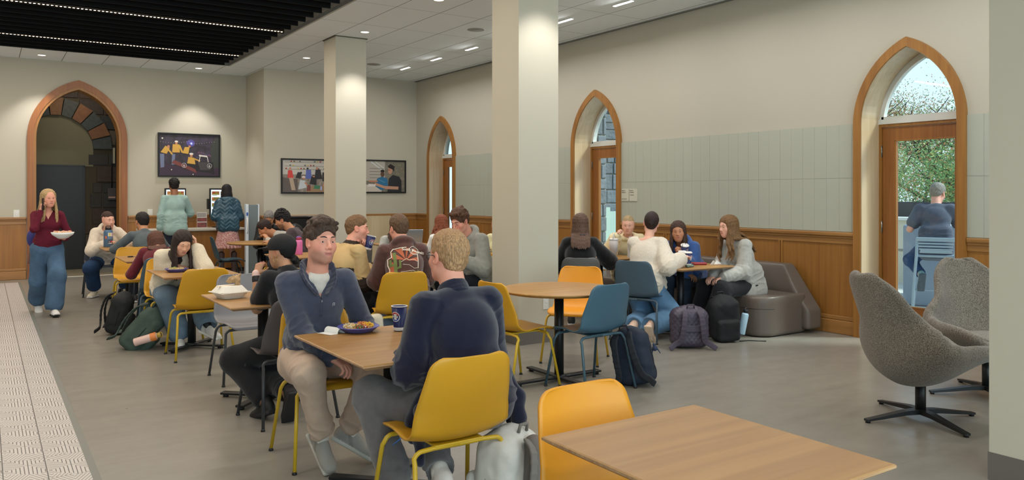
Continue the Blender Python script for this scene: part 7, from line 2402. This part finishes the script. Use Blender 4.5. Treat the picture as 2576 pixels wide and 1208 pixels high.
Yl, Sk, Je, Wh, Dk, Rd, Pu = (206, 160, 70), (190, 130, 100), (110, 120, 150), (224, 216, 210), (34, 28, 34), (120, 60, 56), (90, 70, 120)
sh = []
for i in range(40): sh.append(((70 + (i * 37) % 60, 56 + (i * 17) % 40, 76 + (i * 29) % 50), blob(.62 + (i * .61) % .36, .42 + (i * .37) % .16, .008, .018, 6)))
sh += [((60, 62, 58), [(.84, 0), (1, 0), (1, 1), (.93, .95), (.86, .7), (.87, .4)]), ((84, 78, 150), blob(.52, .80, .07, .09)), ((120, 130, 220), blob(.53, .79, .03, .04)), ((230, 236, 255), blob(.53, .79, .014, .02))]
for i in range(22): sh.append((Wh, blob(.02 + i * .043, .82 - .03 * math.sin(i * .35) * (1 if i < 12 else -1) + .0, .004, .006, 6)))
sh += [(Wh, blob(.05, .90, .014, .02)), ((60, 40, 60), [(0, .0), (1, .0), (1, .20), (.45, .16), (0, .32)]),
       (Je, [(.01, .52), (.08, .52), (.08, .20), (.02, .18)]), (Yl, [(.02, .56), (.10, .72), (.17, .66), (.12, .52)]), (Yl, limb((.13, .66), (.22, .50), .03)), (Sk, blob(.15, .70, .022, .035)),
       (Yl, [(.21, .56), (.22, .76), (.33, .76), (.34, .56)]), (Yl, limb((.33, .74), (.38, .56), .03)), (Sk, blob(.28, .79, .022, .035)), (Wh, blob(.28, .83, .030, .022)), (Je, [(.21, .52), (.26, .52), (.25, .26), (.20, .26)]),
       (Yl, [(.38, .55), (.42, .70), (.50, .70), (.48, .53)]), (Sk, blob(.50, .72, .020, .03)), (Pu, blob(.50, .755, .024, .018)),
       (Dk, [(.40, .16), (.86, .06), (.92, .12), (.90, .34), (.62, .36), (.44, .30)]), (Rd, [(.20, .30), (.46, .16), (.62, .06), (.60, .16), (.24, .38)]), ((70, 64, 66), [(.64, .34), (.84, .34), (.86, .14), (.68, .14)]),
       (Yl, [(.46, .30), (.48, .46), (.58, .44), (.60, .28)]), (Yl, limb((.57, .42), (.68, .36), .03)), (Sk, blob(.53, .49, .024, .038)), (Wh, blob(.53, .535, .036, .026)),
       (Wh, [(.66, .48), (.80, .46), (.80, .50), (.66, .52)]), (Wh, limb((.66, .34), (.68, .48), .012)), (Wh, limb((.82, .34), (.80, .48), .012)), (Dk, blob(.20, .14, .022, .035)), (Wh, blob(.20, .14, .010, .016)), (Dk, blob(.56, .03, .022, .035)), (Wh, blob(.56, .03, .010, .016)), (Dk, blob(.90, .08, .03, .05))]
pc = picture('pic', 2.752, 3.900, 1.830, 2.676, YL, 'framed night photo of a team in yellow pushing a cart numbered 6', M('night_print', (46, 40, 46), .5, c2=(66, 56, 74), vscale=9), sh)
for u_, v_ in ((-.10, -.20), (.37, -.20)):
    q = MB(); q.tube([(u_ + .042 * math.cos(a), -.0225, v_ + .045 * math.sin(a)) for a in np.linspace(0, 6.283, 21)[:-1]], .003, 4, closed=True); q.build('number_ring', m_cupwhite, pc)
    text_mesh('number', '6', .075, m_cupwhite, pc, Matrix.Translation((u_, -.0225, v_ - .026)) @ Matrix.Rotation(R(90), 4, 'X'), align='CENTER')
Gy, Bl, Gn, Br, Bk = (150, 146, 140), (86, 100, 170), (60, 120, 90), (140, 92, 60), (36, 34, 38)
sh = [((186, 182, 174), [(0, .55), (1, .55), (1, 1), (0, 1)])]
for z_ in (.70, .80, .92): sh.append(((120, 116, 108), [(.05, z_), (.95, z_), (.95, z_ + .015), (.05, z_ + .015)]))
for i in range(26):
    cc = [(170, 60, 50), (200, 170, 90), (90, 90, 96), (190, 180, 160), (110, 80, 60)][i % 5]; x_ = .06 + (i * .137) % .88; z_ = (.715, .815, .935)[i % 3]; sh.append((cc, [(x_, z_), (x_ + .03, z_), (x_ + .03, z_ + .04), (x_, z_ + .04)]))
sh += [((90, 80, 76), [(0, 0), (.3, 0), (.3, .4), (0, .45)]), ((200, 60, 56), [(.10, .44), (.11, .68), (.19, .68), (.22, .44)]), (Sk, blob(.155, .73, .022, .04)), ((170, 150, 130), [(.13, .44), (.21, .44), (.26, .06), (.18, .06)]),
       (Bk, [(.26, .44), (.30, .62), (.38, .62), (.36, .42)]), (Bk, blob(.37, .60, .02, .035)), ((186, 190, 196), [(.31, .08), (.35, .38), (.45, .36), (.48, .14)]), (Wh, blob(.42, .47, .035, .03)), (Sk, blob(.42, .43, .02, .03)), (Sk, limb((.44, .30), (.53, .16), .03)),
       (Bl, [(.46, .42), (.47, .70), (.57, .70), (.58, .42)]), (Bk, blob(.50, .74, .022, .03)), (Bk, [(.64, .40), (.66, .70), (.76, .72), (.80, .42)]), (Sk, blob(.69, .75, .022, .04)), (Bk, [(.54, .26), (.58, .50), (.68, .46), (.68, .22)]), (Bk, blob(.62, .52, .024, .03)), (Sk, blob(.625, .49, .018, .026)),
       (Bk, [(.80, .34), (.80, .62), (.92, .64), (.98, .36)]), (Sk, limb((.86, .36), (.80, .08), .035)), ((150, 120, 90), [(.46, .0), (1, 0), (1, .18), (.62, .20)]), (Gn, [(.62, .10), (.74, .10), (.76, .20), (.64, .22)]), (Rd, [(.48, .04), (.56, .04), (.56, .22), (.50, .22)]), ((150, 170, 220), [(.76, .06), (.79, .06), (.79, .18), (.76, .18)])]
picture('pic', 4.730, 5.78, 1.508, 2.187, YB, 'framed photo of people around workshop benches, left of the far column', M('workshop_print', (112, 104, 98), .5, c2=(150, 140, 128), vscale=14), sh)
sh = [((176, 170, 158), [(0, .35), (.5, .35), (.5, 1), (0, 1)]), ((200, 204, 204), limb((.15, .98), (.42, .72), .03)), ((210, 212, 210), limb((.25, 1.0), (.50, .74), .02)), ((120, 116, 100), [(.62, .5), (.98, .5), (.98, .98), (.62, .98)])]
for z_ in (.45, .55, .65, .75): sh.append(((110, 104, 96), [(.12, z_), (.5, z_), (.5, z_ + .015), (.12, z_ + .015)]))
for i in range(30): sh.append(([(150, 130, 80), (60, 66, 60), (170, 160, 140)][i % 3], blob(.66 + (i * .093) % .32, .55 + (i * .171) % .4, .012, .02, 6)))
sh += [((200, 190, 176), [(0, .0), (.42, .0), (.42, .18), (0, .24)]), ((44, 110, 150), [(.26, .18), (.30, .42), (.42, .50), (.56, .44), (.58, .12), (.40, .05)]), ((90, 150, 180), limb((.34, .40), (.50, .30), .02)), ((96, 66, 50), blob(.44, .58, .050, .10)), ((30, 26, 26), blob(.44, .68, .050, .045)), (Sk, limb((.10, .34), (.32, .34), .05)),
       ((40, 40, 44), [(.56, .0), (.60, .44), (.70, .56), (.86, .50), (.92, .36), (.92, .0)]), ((196, 146, 120), blob(.63, .70, .055, .12)), ((40, 28, 26), [(.57, .84), (.64, .92), (.74, .84), (.73, .66), (.69, .74), (.60, .78)]), ((196, 146, 120), limb((.84, .12), (.50, .14), .10)), ((196, 146, 120), limb((.50, .14), (.24, .26), .08)), (Wh, [(.06, .16), (.26, .18), (.28, .24), (.10, .26)]), ((30, 30, 32), limb((.56, .72), (.64, .72), .012))]
picture('pic', 6.42, 7.374, 1.517, 2.203, YB, 'framed photo of two men talking at a bench, right of the far column', M('bench_print', (104, 98, 88), .5, c2=(136, 128, 112), vscale=14), sh)
# ================================================================ OUTSIDE THE GLASS DOORS
m_conc = M('terrace_concrete', (196, 192, 182), .85, bump=.3, bscale=30, var=.06, vscale=2)
mb = MB(); mb.box(RW + .42, 40, -6, 30, -.16, -.02); tag(mb.build('terrace_ground', m_conc), 'pale concrete terrace outside the glass doors', 'ground', kind='structure')
e = empty('parapet_wall', (13.2, 7.0, 0), 0, 'pale concrete parapet with a dark coping beyond the man on the stool', 'parapet'); e['kind'] = 'structure'
q = MB(); q.box(-.15, .15, -9, 9, -.02, 1.05); q.build('wall_body', M('parapet_paint', (214, 206, 190), .8), e)
q = MB(); q.box(-.2, .2, -9, 9, 1.05, 1.10, .006); q.build('coping', M('coping_white', (226, 224, 220), .6), e)
q = MB(); q.box(.35, .45, -9, 9, 1.0, 1.36, .006); q.build('dark_rail', M('dark_rail', (52, 54, 62), .6), e)
q = MB(); q.box(-.155, -.15, -9, 9, .52, .56); q.build('reveal_line', M('reveal_line', (150, 146, 136), .8), e)
# bar height table of blue grey metal
m_bar = M('blue_grey_metal', (134, 148, 168), .45, .4)
e = empty('bar_table', (11.26, 6.00, -.02), R(27), 'blue grey metal bar table with a solid rounded end panel outside the door', 'bar table')
q = MB(); q.box(-.75, .75, -.32, .32, 1.04, 1.085, .02); q.build('tabletop', M('bar_top_white', (206, 210, 214), .4), e)
q = MB(); q.box(-.76, -.70, -.36, .36, .0, 1.10, .03, seg=3); q.build('end_panel', m_bar, e)
q = MB(); q.box(.70, .76, -.36, .36, .0, 1.10, .03, seg=3); q.build('end_panel', m_bar, e)
q = MB(); q.box(-.70, .70, .0, .04, .06, 1.0, .004); q.build('modesty_panel', m_bar, e)
q = MB(); q.box(-.2, .02, -.2, .0, 1.086, 1.09); q.build('papers', m_napkin, e)
# bar stool
e = empty('bar_stool', (9.80, 5.20, -.02), R(-62), 'pale blue grey slatted bar stool under the man in the navy tee', 'bar stool')
m_st = M('stool_blue', (150, 168, 186), .4)
q = MB(); q.box(-.21, .21, -.19, .20, .745, .775, .012); q.build('seat', m_st, e)
for s_ in (-1, 1):
    q = MB(); q.tube([(s_ * .26, -.27, .0), (s_ * .235, -.235, .42), (s_ * .21, -.21, .76), (s_ * .205, -.235, .97)], [.016, .016, .018, .014], 8); q.build('leg', m_st, e)
    q = MB(); q.tube([(s_ * .26, .25, .0), (s_ * .20, .19, .75)], .016, 8); q.build('leg', m_st, e)
q = MB()
for z_ in (.97,): q.box(-.215, .215, -.25, -.225, z_ - .03, z_ + .02, .01)
for k in range(4): q.box(-.195 + .006 * k, .195 - .006 * k, -.243 + .004 * k, -.228 + .004 * k, .905 - k * .036, .925 - k * .036, .004)
q.box(-.17, .17, -.235, -.215, .81, .85, .008); q.build('slatted_back', m_st, e)
q = MB(); q.tube([(-.245, .21, .30), (.245, .21, .30)], .011, 8); q.tube([(-.245, -.24, .30), (-.245, .21, .30)], .011, 8); q.tube([(.245, -.24, .30), (.245, .21, .30)], .011, 8); q.build('foot_ring', m_st, e)
# stone building corner seen through the middle door
rnd = random.Random(9)
m_st2 = stone_mat('grey_stone', ((120, 126, 132), (150, 150, 148), (104, 108, 112)))
TS = Matrix(((1, 0, 0, 0), (0, 1, 0, 0), (0, 0, 1, 0), (0, 0, 0, 1)))
e = empty('wall_outside', (0, 0, 0)); struct(e)
stone_wall(8.06, 9.2, 0, 5, 10.75, TS, rnd).build('stone_face', m_st2, e)
stone_wall(9.8, 13.2, 0, 5, 12.4, TS, rnd).build('stone_face', m_st2, e)
q = MB(); q.box(8.05, 9.2, 10.74, 11.4, 0, 5); q.box(9.7, 13.4, 12.39, 12.9, 0, 5); q.build('mortar_core', M('pale_mortar', (150, 146, 136), .9), e)
q = MB(); q.box(9.2, 9.7, 11.2, 11.3, 0, 1.25); q.box(9.2, 13.0, 12.0, 12.1, 0, 1.15); q.build('low_wall', M('pale_green_panel', (176, 196, 184), .7), e)
e2 = empty('wall_outside', (0, 0, 0)); struct(e2)
stone_wall(12.5, 15.4, 0, 5, 8.12, Matrix(((0, 1, 0, 1.2), (1, 0, 0, 0), (0, 0, 1, 0), (0, 0, 0, 1))), rnd).build('stone_face', m_st2, e2)


# ---- trees: trunk, branches and thousands of small leaves
def tree(x, y, h, spread, cols, label, seed, base=.35, nleaf=9000, leaf=.027, sparse=1.0, trunk_r=.16):
    rnd = random.Random(seed); nr = np.random.RandomState(seed)
    e = empty('tree', (x, y, -.5), 0, label, 'tree', 'trees beyond the terrace')
    q = MB(); tips = []
    def grow(p, d, L, r, lvl):
        pts = [p]; rr = [r]; n = 4
        for i in range(n):
            d = Vector(nrm((d.x + rnd.uniform(-.22, .22), d.y + rnd.uniform(-.22, .22), d.z + rnd.uniform(-.08, .14)))); p = p + d * L / n; pts.append(p); rr.append(r * (1 - .45 * (i + 1) / n))
        q.tube(pts, rr, 6 if lvl < 2 else 4)
        if lvl >= 3: tips.append(p); tips.append(pts[2]); return
        for k in range(4 if lvl else 6):
            a = rnd.random() * 6.283; up = rnd.uniform(.25, .8) if lvl else rnd.uniform(.3, .9)
            dd = Vector(nrm((math.cos(a), math.sin(a), up))); st = pts[rnd.randint(1 if lvl else 2, n)]
            grow(st, dd, L * rnd.uniform(.5, .75), r * .5, lvl + 1)
    grow(Vector((0, 0, 0)), Vector((0, 0, 1)), h * .55, trunk_r, 0)
    q.build('trunk_and_branches', M('bark', (72, 64, 58), .9, bump=.8, bscale=20), e)
    T_ = np.array([list(t) for t in tips]); T_[:, :2] *= spread / max(1e-6, np.abs(T_[:, :2]).max() * .8)
    n = nleaf
    c = T_[nr.randint(0, len(T_), n)] + nr.normal(0, 1, (n, 3)) * np.array([.42, .42, .34]) * sparse
    c[:, 2] = np.clip(c[:, 2], base, None)
    u = nr.normal(0, 1, (n, 3)); u /= np.linalg.norm(u, axis=1)[:, None]; v = np.cross(u, nr.normal(0, 1, (n, 3))); v /= np.linalg.norm(v, axis=1)[:, None]
    s_ = leaf * nr.uniform(.6, 1.3, (n, 1))
    vs = np.stack([c - u * s_, c + v * s_ * .5, c + u * s_, c - v * s_ * .5], 1).reshape(-1, 3)
    fs = np.arange(n * 4).reshape(-1, 4)
    m = bpy.data.materials.get('leaves_' + cols[0]) or None
    if m is None:
        m = bpy.data.materials.new('leaves_' + cols[0]); m.use_nodes = True
        nt = m.node_tree; b = nt.nodes['Principled BSDF']; g = nt.nodes.new('ShaderNodeNewGeometry'); r_ = nt.nodes.new('ShaderNodeValToRGB'); r_.color_ramp.interpolation = 'CONSTANT'
        cl = cols[1]
        r_.color_ramp.elements[0].color = rgb(cl[0]); r_.color_ramp.elements[1].color = rgb(cl[1]); r_.color_ramp.elements[1].position = .35
        for i, cc in enumerate(cl[2:]): el = r_.color_ramp.elements.new(.6 + .14 * i); el.color = rgb(cc)
        nt.links.new(g.outputs['Random Per Island'], r_.inputs[0]); nt.links.new(r_.outputs[0], b.inputs['Base Color']); b.inputs['Roughness'].default_value = .6
        b.inputs['Transmission Weight'].default_value = 0.0
    o = link_mesh('leaves', vs, fs, m, e); o['kind'] = 'stuff'
    return e


GRN = ('green', [(128, 168, 104), (154, 190, 118), (100, 146, 92), (206, 200, 120), (214, 150, 104)])
AUT = ('autumn', [(158, 170, 110), (206, 150, 112), (128, 158, 104), (222, 164, 130), (190, 180, 116)])
tree(19.5, 7.2, 4.6, 3.4, GRN, 'bushy green tree filling the left half of the door glass', 1, nleaf=39780)
tree(21.5, 10.6, 5.4, 3.6, AUT, 'tree with reddish autumn leaves at the left behind the terrace', 2, nleaf=35360)
tree(20.0, 4.6, 5.2, 3.0, GRN, 'bushy green tree behind the man on the stool', 3, nleaf=35360)
tree(17.5, 9.0, 3.4, 2.6, GRN, 'low green tree directly beyond the dark rail', 4, nleaf=35360)
tree(23.5, 8.0, 11.0, 4.2, AUT, 'tall half-bare tree with thin branches against the sky', 5, base=3.2, nleaf=5200, sparse=1.3, trunk_r=.22)
tree(22.0, 6.0, 9.0, 3.0, GRN, 'tall slim leafy tree at the right of the arched transom', 6, base=3.0, nleaf=8000, sparse=1.0, trunk_r=.2)
tree(18.5, 12.5, 4.5, 3.0, GRN, 'green tree farthest left beyond the terrace', 7, nleaf=26520)
